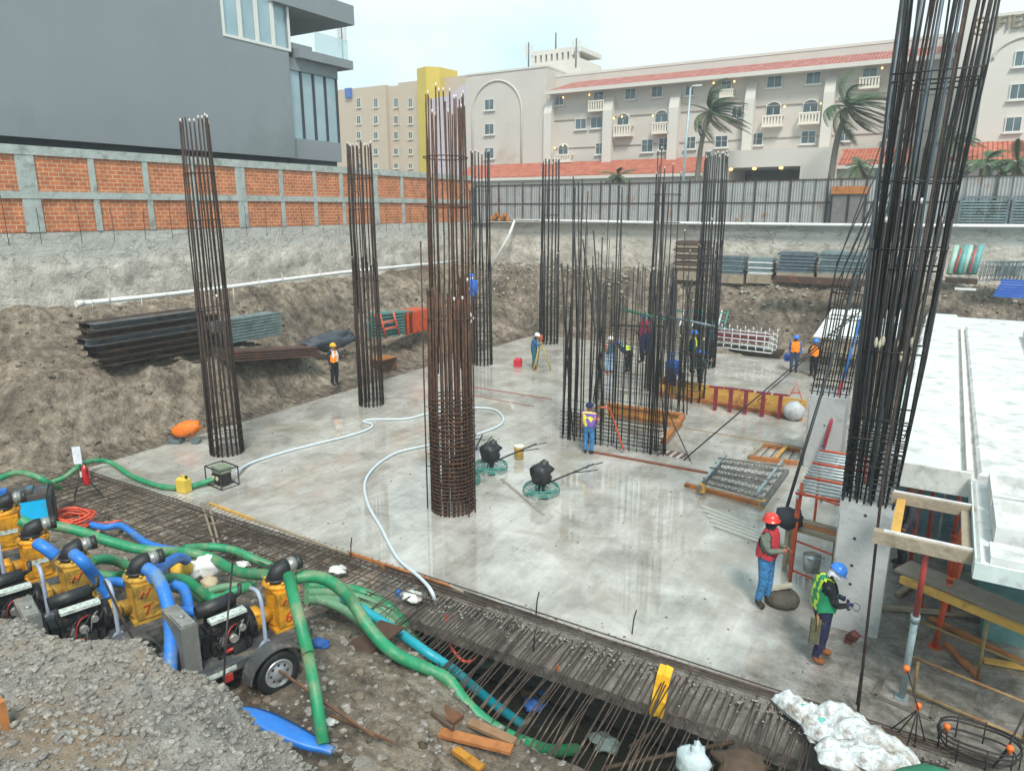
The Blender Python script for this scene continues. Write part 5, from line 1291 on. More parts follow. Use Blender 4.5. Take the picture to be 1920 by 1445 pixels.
b = MB(); b.cyl((.12, -.21, .26), (.12, -.23, .26), .06, 10); b.box((-.1, -.2, .24), (.1, .04, .08)); b.build('engine_cover', mat('cream_cover', '#c8bda6', .5), t, world=False)
def jerry(label, base, w_, d_, h_, m, rz=0, capm=None):
    t = thing('fuel_can', label, 'fuel can', base, rz)
    b = MB(); c = .04
    b.add([(sx * (w_ / 2 - k), sy * (d_ / 2 - k), z) for z, k in ((0, .02), (.02, 0), (h_ * .78, 0), (h_ * .9, .05)) for sx, sy in ((-1, -1), (1, -1), (1, 1), (-1, 1))],
          [tuple(range(4))[::-1], tuple(range(12, 16))] + [(i * 4 + k, i * 4 + (k + 1) % 4, i * 4 + 4 + (k + 1) % 4, i * 4 + 4 + k) for i in range(3) for k in range(4)])
    b.build('can_body', m, t, world=False)
    b = MB(); b.tube([(-w_ * .25, 0, h_ * .88), (-w_ * .2, 0, h_), (w_ * .15, 0, h_), (w_ * .2, 0, h_ * .88)], .018, 6); b.build('grip', m, t, world=False)
    b = MB(); b.cyl((w_ * .36, 0, h_ * .85), (w_ * .38, 0, h_ * 1.0), .035, 8); b.build('cap', capm or BLK, t, world=False)
jerry('yellow plastic jerrycan standing on the green hose at the slab edge', P(346, 922), .3, .22, .46, mat('pale_yellow_plastic', '#d8b84a', .5, var=.1), R(10))
jerry('red fuel can standing on the wet slab near the surveyor', P(971, 687), .36, .26, .42, mat('red_plastic', '#c42638', .4), R(15))
t = thing('paint_bucket', 'tall yellow bucket with a pale rim standing behind the trowels', 'bucket', P(973, 860))
b = MB(); b.lathe([(.13, 0), (.15, .36), (.155, .37)], (0, 0, 0), 16); b.build('bucket_body', mat('yellow_bucket', '#d2a83a', .5, dirt='#cfcabb', dirt_amt=.35), t, world=False)
b = MB(); b.lathe([(.152, .371), (.158, .42), (.14, .425)], (0, 0, 0), 16); b.build('rim', mat('pale_rim', '#d8d2c2', .5), t, world=False)
# tripod of the surveyor
t = thing('surveying_tripod', 'yellow surveying tripod with instrument beside the man in blue', 'tripod', P(1013, 692))
for i in range(3):
    a = 2.1 * i + .3; b = MB(); b.tube([(0, 0, 1.35), (.5 * math.cos(a), .5 * math.sin(a), 0)], .03, 6); b.build('leg', mat('tripod_yellow', '#b9a24a', .6), t, world=False)
b = MB(); b.cyl((0, 0, 1.34), (0, 0, 1.4), .08, 10); b.box((0, 0, 1.5), (.16, .14, .22)); b.cyl((0, -.12, 1.52), (0, .12, 1.52), .05, 10); b.build('instrument', mat('orange_instrument', '#b85a38', .5), t, world=False)
# orange machine at the slab corner
t = thing('plate_compactor', 'orange canvas wrapped machine with grey base lying by the left rebar column', 'machine', P(352, 828), R(25))
b = MB(); b.ell((0, 0, .42), (.52, .26, .26), 0, 14, 10, jit=.25, M=Matrix.Rotation(R(-16), 3, 'Y')); b.build('orange_cover', mat('orange_canvas', '#e8761f', .6, var=.15, bump=.5, dirt='#9a4a1c', dirt_amt=.3), t, world=False)
b = MB(); b.box((-.3, -.12, .08), (.42, .3, .1)); b.box((.35, -.1, .08), (.25, .25, .08)); b.build('base_plate', mat('grey_machine', '#5e6e72', .5), t, world=False)
b = MB(); b.tube([(.3, 0, .4), (.2, -.3, .3), (-.1, -.33, .2), (-.4, -.2, .3)], .02, 6); b.build('strap', BLK, t, world=False)
def hose(label, pts, r, m, cat='hose', name='hose', seg=10, n=6, group=None, clamp=None, flat=None):
    pp = cat_rom([P(*p) if len(p) == 3 and p[0] > 30 or isinstance(p, tuple) and len(p) == 3 and not isinstance(p, Vector) else p for p in pts], n)
    if r > .06 and len(pts) > 3:      # ribbed hose wall
        q = [pp[0]]; acc = 0
        for a_, c_ in zip(pp, pp[1:]):
            L = (c_ - a_).length; k = max(1, int(L / .028))
            q += [a_.lerp(c_, (i + 1) / k) for i in range(k)]
        pp = q; rr = [r * (1 + .022 * (1 if i % 3 == 0 else -1) + .05 * mnoise.noise(Vector((i * .03, r * 40, pp[0].x)))) for i in range(len(pp))]
    else: rr = r
    b = MB(); b.tube(pp, rr, seg)
    return tag(b.build(name, m), label, cat, group)
hose('white hose running from the engine pump across the slab behind the widest column', [(440, 886, .2), (470, 868, .05), (530, 848, .04), (600, 830, .04), (660, 815, .04), (693, 803, .04), (697, 795, .04), (681, 790, .04), (700, 786, .04), (760, 785, .04), (800, 776, .04), (860, 765, .04), (920, 766, .04), (942, 780, .04), (938, 796, .04), (900, 812, .04), (850, 826, .04), (785, 838, .04), (740, 850, .04), (703, 875, .04), (684, 905, .04), (690, 945, .04), (715, 990, .04), (745, 1045, .04), (788, 1083, .1), (811, 1112, .1), (818, 1150, -.5), (822, 1215, -1.4)], .037, HOSEW)
# joint beads on the slab: chalk smudges and long seams
b = MB()
for a, c_ in (((1105, 846), (1325, 886)), ((1325, 886), (1440, 905))): b.beam(P(a[0], a[1], .02), P(c_[0], c_[1], .02), .1, .05)
tag(b.build('edge_angle', mat('rust_angle', '#7a4a34', .8, var=.3, scale=6)), 'rusty steel angle lying along the seam in front of the rebar cage', 'steel angle')
b = MB(); b.beam(P(1283, 802, .015), P(1512, 840, .015), .07, .04); tag(b.build('seam_strip', WOODG), 'grey batten strip across the white slab', 'batten')
b = MB()
b.beam(P(865, 722, .01), P(1035, 748, .01), .08, .02); tag(b.build('seam_strip', mat('rust_red_strip', '#8f5a4a', .8)), 'thin reddish batten lying on the slab behind the widest column', 'batten')
b = MB(); b.beam(P(940, 897, .01), P(1020, 965, .01), .07, .02); tag(b.build('seam_strip', mat('mud_strip', '#8c857b', .7)), 'faint groove strip on the wet slab between the trowels', 'batten')
b = MB(); b.beam(P(870, 738, .01), P(1000, 762, .01), .04, .02); tag(b.build('seam_strip', mat('rust_red_strip', '#8f5a4a', .8)), 'second thinner reddish batten on the slab', 'batten')
# plywood boxes
def boards(t, lst, nm='board'):
    for a, c_, w_, h_, m_ in lst: b = MB(); b.beam(a, c_, w_, h_); b.build(nm, m_, t)
t = thing('plywood_box', 'orange plywood formwork box behind the long rebar wall cage', 'formwork box', (-8.3, 21.5, 0))
boards(t, [((-9.8, 22.9, .22), (-7.05, 22.95, .22), .04, .44, WOODY), ((-9.8, 22.86, .46), (-7.0, 22.9, .46), .12, .08, WOODO), ((-7.0, 22.8, .42), (-6.75, 20.15, .32), .16, .16, WOODO), ((-9.85, 22.8, .3), (-9.9, 20.6, .3), .04, .5, WOODG),
           ((-9.6, 22.7, .15), (-7.3, 22.7, .15), .06, .1, WOODO), ((-9.6, 22.75, .32), (-7.3, 22.75, .32), .06, .06, WOODO), ((-8.6, 21.6, .2), (-7.2, 21.3, .26), .1, .06, WOODG)])
t = thing('plywood_box', 'long orange plywood box with red T shaped props standing in it', 'formwork box', (-6.5, 26.8, 0))
boards(t, [((-9.35, 26.95, .2), (-3.75, 26.2, .2), .05, .36, WOODY), ((-9.35, 26.7, .08), (-3.7, 25.9, .08), .16, .14, WOODO), ((-9.3, 27.9, .22), (-3.8, 27.2, .22), .05, .4, WOODY), ((-9.35, 26.9, .3), (-9.35, 27.9, .3), .05, .5, WOODO)] +
       [((-9.0 + i * .95, 26.65 - i * .125, .08), (-8.85 + i * .95, 26.85 - i * .125, .5), .07, .06, WOODO) for i in range(6)])
for i, (px, pt, pb) in enumerate(((1340, 729, 766), (1368, 735, 769), (1396, 738, 773), (1428, 744, 778), (1460, 748, 782))):
    a = P(px, pb + 3, .0); c_ = Vector((a.x, a.y, 0)); hh = .85
    t = thing('t_prop', 'dark red T shaped steel prop standing in the long plywood box', 'prop', c_, 0, 'red T props in the plywood box')
    b = MB(); b.box((0, 0, hh / 2), (.12, .12, hh)); b.build('post', mat('maroon_steel', '#7c2733', .5, var=.15), t, world=False)
    b = MB(); b.box((0, 0, hh + .03), (.5, .12, .06), R(rnd.uniform(-10, 10))); b.build('head', mat('maroon_steel', '#7c2733', .5), t, world=False)
b = MB(); b.ell(P(1487, 787, .0) + Vector((0, 0, .33)), (.36, .34, .34), 0, 16, 12, jit=.15); tag(b.build('white_ball', mat('grey_white_plastic', '#b9bcbc', .5, var=.15, bump=.4, dirt='#8a8a86', dirt_amt=.35)), 'big grey white ball at the right end of the long plywood box', 'ball')
t = thing('warning_frame', 'small orange red triangular warning frame behind the white ball', 'barrier', P(1490, 755), R(20))
b = MB(); b.tube([(-.3, 0, 0), (0, 0, .8), (.3, 0, 0)], .03, 6, closed=True); b.tube([(-.15, 0, .4), (.15, 0, .4)], .025, 6); b.build('frame', ORANGE, t, world=False)
c0 = P(1262, 853)
t = thing('floor_grating', 'small dark red striped grating lying on the white slab', 'grating', c0, R(-4))
b = MB(); b.box((0, 0, .015), (.9, .5, .02)); b.build('plate', mat('pale_plate', '#b3aaa6', .6), t, world=False)
for i in range(4): b = MB(); b.box((-.33 + .22 * i, 0, .04), (.1, .46, .025)); b.build('slat', mat('brown_slat', '#5c4038', .7), t, world=False)
t = thing('slab_opening', 'timber framed square opening with rebar on the slab beside the rear concrete column', 'slab opening', P(1455, 850))
q = [P(*p, .06) for p in ((1405, 857), (1430, 834), (1505, 845), (1495, 868))]
boards(t, [(q[i], q[(i + 1) % 4], .1, .12, WOODO if i % 2 else WOODG) for i in range(4)] + [(q[1].lerp(q[2], .6) + Vector((0, 0, .08)), q[0].lerp(q[3], .55) + Vector((0, 0, .08)), .1, .05, WOODY)])
for k in range(4):
    b = MB(); b.tube([q[0].lerp(q[3], .2 * k + .2), q[1].lerp(q[2], .2 * k + .2)], .014, 4); b.build('rebar', REBAR, t)
# orange diagonal prop by the cage
rod('orange painted push prop standing slanted in the rebar cage', [P(1170, 845, .1), P(1155, 800, .7), P(1143, 765, 1.3), P(1126, 763, 1.4)], .03, ORANGE, 'prop', 'push_prop')
# steel ladder truss stack
t = thing('truss_stack', 'stack of grey steel ladder trusses resting on bearers on the slab', 'steel trusses', P(1380, 905), 0)
A0, A1 = P(1318, 905, .35), P(1350, 868, .35); B0, B1 = P(1430, 935, .35), P(1470, 882, .35)
STG = mat('dull_grey_steel', '#757571', .5, metal=.4, var=.3, scale=7, dirt='#54473c', dirt_amt=.4)
for k in range(7):
    f = k / 6; b = MB(); zz = Vector((0, 0, .05 * (k % 3))); a_, b_ = A0.lerp(A1, f) + zz, B0.lerp(B1, f) + zz
    b.tube([a_, b_], .022, 6); b.tube([a_ + Vector((0, 0, .14)), b_ + Vector((0, 0, .14))], .018, 6)
    n = 9
    for i in range(n): u = a_.lerp(b_, i / n); v = a_.lerp(b_, (i + .5) / n); w2 = a_.lerp(b_, (i + 1) / n); b.tube([u, v + Vector((0, 0, .14)), w2], .009, 4)
    b.build('truss', STG, t)
boards(t, [(A0 + Vector((-.05, -.15, -.1)), A1 + Vector((-.05, .2, -.1)), .1, .1, STG), (B0 + Vector((.03, -.15, -.1)), B1 + Vector((.03, .3, -.1)), .12, .12, STG), (A0 + Vector((.1, -.12, .2)), A1 + Vector((.1, .2, .2)), .06, .06, GALV), (B0 + Vector((-.1, -.15, .2)), B1 + Vector((-.1, .2, .2)), .06, .06, GALV)], 'end_beam')
boards(t, [(P(1285, 908, .05), P(1428, 945, .05), .12, .1, WOODO), (B0 + Vector((0, 0, -.25)), B0 + Vector((0, -.01, -.02)), .14, .14, WOODY), (A0 + Vector((0, 0, -.25)), A0 + Vector((0, -.01, -.02)), .14, .14, WOODY)], 'bearer')
for i in range(5):
    b = MB(); a = P(1315 + 6 * i, 948 + 9 * i, .02); b.beam(a, a + Vector((1.4 + .1 * i, -.55, 0)), .12, .03)
    tag(b.build('plank', mat('pale_wet_plank', '#b3b0a6', .5, var=.12)), 'pale wet plank lying flat in front of the truss stack', 'plank', 'planks in front of the truss stack')
# raised rung platform left of the near pier
t = thing('rung_platform', 'silver rung panels forming a raised platform left of the near concrete column', 'scaffold', (-1.6, 15, 1.9))
x0, x1, y0, y1, zz = -1.95, -1.0, 14.0, 17.2, 1.75
for x in (x0, (x0 + x1) / 2 - .05, x1 - .25): b = MB(); b.beam((x, y0, zz), (x, y1, zz), .05, .05); b.build('rail', mat('pale_steel', '#c3cacd', .4, metal=.4), t)
for k in range(16): y = y0 + .1 + k * .2; b = MB(); b.tube([(x0 - .05, y, zz + .05), (x1, y, zz + .05)], .028, 6); b.build('rung', mat('pale_rung', '#b4bbbd', .45, metal=.3, var=.2, dirt='#7a5a48', dirt_amt=.25) if k % 5 else ORANGE, t)
for x in (x0, x1): 
    for y in (y0 + .1, y1 - .1): b = MB(); b.tube([(x, y, 0), (x, y, zz)], .03, 7); b.build('leg', ORANGE, t)
b = MB(); b.lathe([(.42, 0), (.42, .02), (.2, .16), (.01, .2)], P(1540, 866, 0), 18); tag(b.build('cement_heap', mat('pale_cement', '#a3aaab', .8)), 'pale cement heap at the foot of the rear concrete column', 'heap')
# ================================================================ STACKS AND GEAR ON THE BANKS
BST = mat('blackened_steel', '#35291f', .65, metal=.2, var=.4, scale=3, dirt='#5e4636', dirt_amt=.4)
GST = mat('blue_grey_steel', '#66737a', .5, metal=.3, var=.3, scale=4, dirt='#4a4642', dirt_amt=.3)
GALD = mat('grey_green_panel', '#7d8f90', .5, metal=.3, var=.25, scale=4, dirt='#5a5a55', dirt_amt=.35)
WHP = mat('white_painted_steel', '#c9cfcf', .5, var=.1, scale=6, dirt='#8f9a90', dirt_amt=.3)
def gz(x, y): return zt(x, y)
# black beams on the left bank
t = thing('steel_beam_stack', 'high stack of dark flanged steel beams on the left dirt bank', 'steel beams', (-23.2, 14, 2))
for k in range(8):
    for j in range(2):
        x = -23.1 - .55 * j; z = 1.80 + .235 * k; y0_ = 12.3 + (0 if k > 3 else .2 * (4 - k)) + rnd.uniform(-.15, .15) + (1.3 if k < 2 else 0); y1_ = 16.7 + rnd.uniform(-.35, .35)
        b = MB(); w_ = .23; b.bb((x - w_, y0_, z), (x + w_, y1_, z + .025)); b.bb((x - w_, y0_, z + .195), (x + w_, y1_, z + .22)); b.bb((x - .012, y0_, z + .0255), (x + .012, y1_, z + .1945))
        b.build('beam', mat('dull_beam_steel', '#5f6164', .5, metal=.3, var=.3, scale=3, dirt='#4a3a30', dirt_amt=.5) if k in (5, 7) and j == 0 else BST, t)
t = thing('panel_stack', 'stack of grey ribbed steel panels behind the left rebar column', 'panel stack', (-23.4, 19.8, 1.5))
a = PX(418, 652, -23.2)
for k in range(8):
    b = MB(); z = a.z + .1 + .12 * k; b.bb((-23.2, a.y + .2, z), (-24.1, a.y + 2.9, z + .04)); b.bb((-23.17, a.y + .25, z + .043), (-23.25, a.y + 2.85, z + .10)); b.build('panel', GALD, t)
t = thing('plate_stack', 'low stack of long rusty steel plates beside the grey panels on the left bank', 'steel plates', (-22.6, 20, 1.2))
for k in range(4):
    a, c_ = PX(425, 674 - 5 * k, -22.4), PX(590, 664 - 4 * k, -22.4); b = MB(); b.beam(a, c_ + Vector((-.1 * k, 0, 0)), .9, .07); b.build('plate', mat('brown_rust_plate', '#4f3a32', .7, metal=.1, var=.3, dirt='#7d4a30', dirt_amt=.3), t)
b = MB(); c0 = PX(620, 640, -23.4); b.ell(c0, (.5, 1.5, .42), 0, 18, 10, jit=.6); tag(b.build('dark_tarpaulin', mat('dark_tarp', '#3f454d', .5, var=.3, bump=.8, bscale=6)), 'dark crumpled tarpaulin behind the yellow helmet worker', 'tarpaulin')
# teal panels with orange frames
t = thing('panel_stack', 'stack of teal green panels with orange ladder frames leaning on it', 'panel stack', PX(735, 636, -22.6))
for k in range(8):
    a, c_ = PX(700, 632 - 6.2 * k, -22.7), PX(762, 620 - 5.2 * k, -22.7); b = MB(); b.beam(a, c_, .8, .09); b.build('panel', mat('teal_green_panel', '#4d7a76', .5, var=.25, scale=5), t)
b = MB(); X_ = -22.15
for p0_, p1_ in (((712, 588), (724, 634)), ((737, 584), (749, 628)), ((716, 606), (742, 600)), ((719, 618), (745, 612)), ((700, 590), (716, 600))): b.tube([PX(*p0_, X_), PX(*p1_, X_)], .05, 6)
b.build('ladder_frame', mat('coral_frame', '#cf5a40', .5), t)
t = thing('steel_skip', 'orange red steel skip behind the widest rebar column on the far bank', 'skip', PX(770, 628, -22.5))
a, c_ = PX(760, 628, -22.3), PX(812, 620, -22.3)
b = MB(); b.bb((-22.3, a.y, a.z), (-23.4, c_.y, a.z + 1.05)); b.build('skip_body', ORANGE, t)
for k in range(5): b = MB(); y = a.y + (c_.y - a.y) * (k + .3) / 5; b.bb((-22.24, y, a.z + .02), (-22.3, y + .12, a.z + 1.08)); b.build('rib', ORANGE, t)
t = thing('rusty_box', 'small dark rusty box half buried at the toe of the left bank', 'box', PX(730, 698, -21.3))
a = PX(716, 697, -21.3); c_ = PX(744, 690, -21.3)
b = MB(); b.bb((-21.3, a.y, a.z - .05), (-22.0, c_.y, a.z + .5)); b.build('box_body', mat('dark_rust', '#3d2c22', .8, var=.4, dirt='#9a5a28', dirt_amt=.4), t)
b = MB(); b.bb((-21.25, a.y + .02, a.z + .5), (-22.02, c_.y - .02, a.z + .54)); b.build('lid', WOODO, t)
# white pipe along the left bank with stakes
X_ = -25.6; pts = [PX(156, 568, X_), PX(280, 556, X_), PX(400, 542, X_), PX(520, 526, X_), PX(640, 511, X_), PX(760, 499, X_), PX(860, 490, X_)]
t = thing('drain_pipe', 'long white plastic pipe on stakes along the left bank', 'pipe', pts[0])
b = MB(); b.tube(pts, .085, 10); b.build('pipe', PVC, t)
b = MB(); b.tube([pts[0] - Vector((0, .25, 0)), pts[0]], .12, 10); b.build('end_socket', PVC, t)
for px, y0_, y1_ in ((172, 562, 582), (203, 548, 575), (265, 560, 580), (437, 540, 580), (484, 520, 548), (528, 512, 540), (600, 505, 530)):
    a, c_ = PX(px, y0_, X_ + .12), PX(px + 3, y1_, X_ + .15); b = MB(); b.cyl(a, c_, .022, 6); b.build('stake', mat('pale_stake', '#b8b0a2', .7), t)
# back bank stacks: rows of panels near the wall
def panel_stack(label, p0, p1, yb, y, h, m, n, depth=1.3, m2=None):
    a, c_ = PY(p0, yb, y), PY(p1, yb, y); t = thing('panel_stack', label, 'panel stack', ((a.x + c_.x) / 2, y, a.z), 0, 'formwork panel stacks on the back bank'); dz = h / n
    b = MB(); b.bb((a.x, y, a.z - .5), (c_.x, y + depth, a.z)); b.build('pallet', WOODG, t)
    for k in range(n):
        b = MB(); j = rnd.uniform(-.06, .06); z = a.z + dz * k + .004
        b.bb((a.x + j, y + rnd.uniform(0, .05), z), (c_.x + j, y + depth, z + dz * .62)); b.bb((a.x + j + .08, y + .1, z + dz * .623), (c_.x + j - .08, y + depth - .1, z + dz * .99)); b.build('panel', m if (not m2 or k % 2) else m2, t)
panel_stack('brown stack of boards behind the dark rebar column on the back bank', 1262, 1312, 508, 40.3, 1.7, WOODG, 9, m2=mat('dark_board', '#5a4a40', .8))
panel_stack('first grey green stack right of the dark rebar column on the back bank', 1345, 1394, 513, 40.2, .95, GALD, 7, m2=GST)
panel_stack('second smaller grey green stack on the back bank', 1400, 1446, 513, 40.2, .85, GALD, 6, m2=WHP)
panel_stack('third wide slate stack on the back bank', 1456, 1526, 510, 40.1, 1.05, GST, 6)
panel_stack('fourth wide slate stack on the back bank beside the leaning bars', 1532, 1620, 512, 40.0, 1.1, GST, 7, m2=GALD)
b = MB(); a = PY(1455, 517, 39.0); b.bb((a.x, 38.6, a.z - .3), (a.x + 5, 39.1, a.z + .02)); tag(b.build('rust_beams', mat('brown_rust_plate', '#4f3a32')), 'low line of rusty steel lying in front of the slate stacks', 'steel beams')
t = thing('pipe_bundle', 'bundle of upright pale green tubes with red straps at the right of the back wall', 'tube bundle', PY(1805, 515, 40))
for k in range(6):
    a = PY(1780 + 9 * k, 514, 40); b = MB(); b.cyl((a.x, 40 + .1 * (k % 2), a.z), (a.x + .15, 40.5, a.z + 1.3), .14, 8); b.build('tube', (mat('mint_tube', '#9cb8a8', .5), GALD, mat('teal_tube', '#5f9a96', .5))[k % 3], t)
for k in (1, 4): a = PY(1780 + 9 * k, 514, 39.8); b = MB(); b.tube([(a.x, 39.84, a.z + .05), (a.x + .15, 40.32, a.z + 1.2)], .04, 5); b.build('strap', mat('red_strap', '#b34638', .6), t)
t = thing('frame_heap', 'heap of grey scaffold frames at the far right below the retaining wall', 'scaffold frames', PY(1880, 530, 39.5))
for k in range(22):
    a = PY(1836 + 7 * (k % 11), 522 - 9 * (k // 11), 39.4); b = MB(); z = a.z; b.tube([(a.x, 39.4, z - .1), (a.x + .1, 39.5, z + .55), (a.x + .7, 39.8, z + .5), (a.x + .6, 39.6, z - .05)], .03, 5, closed=True); b.build('frame', GALD if k % 2 else GST, t)
t = thing('blue_panel_stack', 'pile of bright blue ribbed panels at the right edge of the back bank', 'panel stack', PY(1885, 555, 37.5))
for k in range(7):
    a = PY(1862 + 3 * k, 553 - 4.4 * k, 37.6); b = MB(); b.beam((a.x, 37.4 + .1 * k, a.z), (a.x + 3.2, 37.0 + .1 * k, a.z), .12, .09); b.build('rib', mat('bright_blue_paint', '#2a5cae', .45, var=.1), t)
b = MB(); b.beam(PY(1790, 541, 38), PY(1830, 543, 38), .5, .06); tag(b.build('white_sheet', mat('white_sheet', '#cfd1cf', .6)), 'small white sheet lying on the dirt right of the tallest rebar', 'sheet')
b = MB(); b.beam(PY(1772, 524, 38.6), PY(1832, 528, 38.6), .9, .2); tag(b.build('rust_plates', BST), 'rusty plates lying below the upright green tubes', 'steel plates')
# white steel frames crate at the far slab edge
t = thing('frame_stack', 'pile of white green steel lattice frames beyond the far slab edge', 'scaffold frames', P(1400, 652))
X0, X1 = P(1338, 650).x, P(1460, 660).x
for lv in range(4):
    for side in (0, 1):
        b = MB(); z = .22 + .27 * lv; y = 37.0 + side * 1.0
        b.tube([(X0, y, z), (X1, y - .35, z)], .035, 5)
        for i in range(9): f = i / 8; x = X0 + (X1 - X0) * f; b.tube([(x, y - .35 * f, z), (x, y - .35 * f, z + .27)], .028, 5)
        b.build('lattice', WHP, t)
b = MB(); b.bb((X0 + .2, 37.3, .55), (X1 - .4, 37.8, .98)); b.build('maroon_core', mat('maroon_core', '#6d2f36', .7), t)
b = MB(); b.bb((X0 - .2, 36.9, -.15), (X1 + .3, 38.4, .16)); b.build('sleeper', BST, t)
t = thing('leaning_scaffold', 'white and teal ladder frames leaning on the dirt behind the dark column', 'scaffold frames', P(1320, 620))
for k in range(9):
    a = PY(1262 + 12 * k, 612, 38.2); c_ = PY(1270 + 12 * k, 582, 39.2); b = MB(); b.tube([a, c_], .05, 5); b.build('rail', WHP if k % 2 else TEAL, t)
for z in (583, 598, 611): b = MB(); b.tube([PY(1262, z, 38.6), PY(1362, z + 4, 38.6)], .04, 5); b.build('cross_rail', TEAL, t)
b = MB(); c0 = P(1490, 634, .3); 
for k in range(6): b.ell(c0 + Vector((rnd.uniform(-1.0, 1.0), rnd.uniform(-.2, .4), rnd.uniform(0, .3))), (.7, .5, .28), 0, 12, 8, jit=.7)
tag(b.build('red_tarpaulin', mat('red_tarp', '#a3343c', .6, var=.25, bump=.7, bscale=5)), 'heap of crumpled red tarpaulin beyond the orange vest workers', 'tarpaulin')
t = thing('white_sheeting', 'large pale sloping sheets behind the leaning rebar at the far slab edge', 'sheets', P(1600, 640))
for k in range(4):
    a, c_ = PY(1525 + 42 * k, 630, 33.4), PY(1560 + 36 * k, 579, 36.2); b = MB(); wv = 1.0
    b.add([a, a + Vector((wv, -.1, 0)), c_ + Vector((wv, -.1, 0)), c_, a - Vector((0, 0, .06)), a + Vector((wv, -.1, -.06)), c_ + Vector((wv, -.1, -.06)), c_ - Vector((0, 0, .06))], [(0, 1, 2, 3), (7, 6, 5, 4), (0, 4, 5, 1), (1, 5, 6, 2), (2, 6, 7, 3), (3, 7, 4, 0)]); b.build('sheet', WHITEF, t)
for k in range(5): b = MB(); q_ = PY(1530 + 40 * k, 630, 33.4); x = q_.x; yy = q_.y + .1; b.bb((x - .06, yy, 0), (x + .06, yy + .12, q_.z - .07)); b.build('leg', WOODG, t)
# green horizontal strut in the cages
rod('green steel strut lying high across the far rebar cages', [PY(1160, 578, 27), PY(1250, 600, 26)], .06, mat('green_steel', '#2f7a58', .5, var=.2), 'strut', 'strut')
rod('grey steel strut sloping right from the far rebar cages', [PY(1235, 590, 26), PY(1340, 612, 26)], .05, GST, 'strut', 'strut')
rod('dark long bar lying across the far rebar cages at waist height', [PY(1145, 610, 26), PY(1250, 612, 26)], .04, REBAR_D, 'strut', 'strut')
for k, (p0_, p1_, yb_) in enumerate(((1795, 1890, 411), (1893, 1960, 413))):  # slatted formwork panels leaning on the fence
    a, c_ = PY(p0_, yb_, WY - .35), PY(p1_, yb_, WY - .35)
    t = thing('formwork_panel', ('grey slatted formwork panel leaning on the right part of the metal fence', 'grey slatted panel cut by the right edge of the view')[k], 'slatted panel', a, 0)
    b = MB(); b.bb((a.x, WY + .0, ST + .07), (a.x + .1, WY - .12, ST + 1.45)); b.bb((c_.x - .1, WY, ST + .07), (c_.x, WY - .12, ST + 1.45)); b.bb((a.x + .1, WY, ST + 1.35), (c_.x - .1, WY - .1, ST + 1.45)); b.build('panel_frame', GST, t)
    for i in range(9): b = MB(); z = ST + .1 + .135 * i; b.bb((a.x + .103, WY - .01, z), (c_.x - .103, WY - .13, z + .07)); b.build('slat', GALD, t)
t = thing('site_box', 'dark metal box with an orange wooden top on the wall before the fence', 'site box', PY(1588, 410, WY - .4))
a, c_ = PY(1556, 412, WY - .2), PY(1620, 412, WY - .2)
b = MB(); b.bb((a.x, WY - .3, ST + .07), (c_.x, WY + .05, ST + 1.6)); b.build('box_body', mat('faded_dark_sheet', '#6e6a68', .6, var=.2), t)
b = MB(); b.bb((a.x - .05, WY - .4, ST + 1.61), (c_.x + .05, WY + .06, ST + 2.0)); b.build('wooden_top', WOODO, t)
for x in (a.x, (a.x + c_.x) / 2, c_.x): b = MB(); b.bb((x - .05, WY - .36, ST + .07), (x + .05, WY - .31, ST + 1.6)); b.build('leg', BLK, t)
b = MB()
for i in range(7): b.ell(PY(922 + 5 * i, 412 - (i % 3) * 4, WY - .1), (.16, .12, .2), 0, 8, 6, jit=.6)
tag(b.build('wood_offcuts', WOODO), 'small heap of orange wood offcuts on the wall near the pipe bend', 'offcuts')
# ================================================================ PUMP YARD
YEL = mat('pump_yellow', '#d09119', .5, var=.25, scale=6, bump=.4, dirt='#6d5428', dirt_amt=.45, dscale=4)
YEL_D = mat('dusty_pump_yellow', '#b98f33', .6, var=.28, scale=6, bump=.4, dirt='#66552f', dirt_amt=.5, dscale=4)
GRYP = mat('trailer_grey', '#4a4c4e', .55, metal=.1, var=.25, scale=4, dirt='#7c7468', dirt_amt=.4, dscale=3)
GRYL = mat('trailer_top_grey', '#6f6f6b', .6, var=.2, scale=4, dirt='#8a8272', dirt_amt=.4, dscale=3)
TYRE = mat('tyre_rubber', '#17181a', .7, var=.2, scale=8, dirt='#3b3833', dirt_amt=.3)
RIMM = mat('wheel_rim', '#a9adb0', .4, metal=.5, var=.15, dirt='#6e6a64', dirt_amt=.3)
ENG = mat('engine_black', '#1f2124', .45, metal=.3, var=.5, scale=12, dirt='#5e564c', dirt_amt=.3, dscale=6)
ALU = mat('cast_aluminium', '#a3a29c', .4, metal=.5, var=.3, scale=10)
LBL = mat('pale_label', '#c9d2c8', .5, var=.08, scale=20, dirt='#6e7570', dirt_amt=.45, dscale=16)
BAIL = mat('grey_bail_paint', '#9aa4b4', .45, var=.12)
REDP = mat('red_reflector', '#a62f26', .4)
NUM = mat('painted_red_number', '#b5361e', .6)
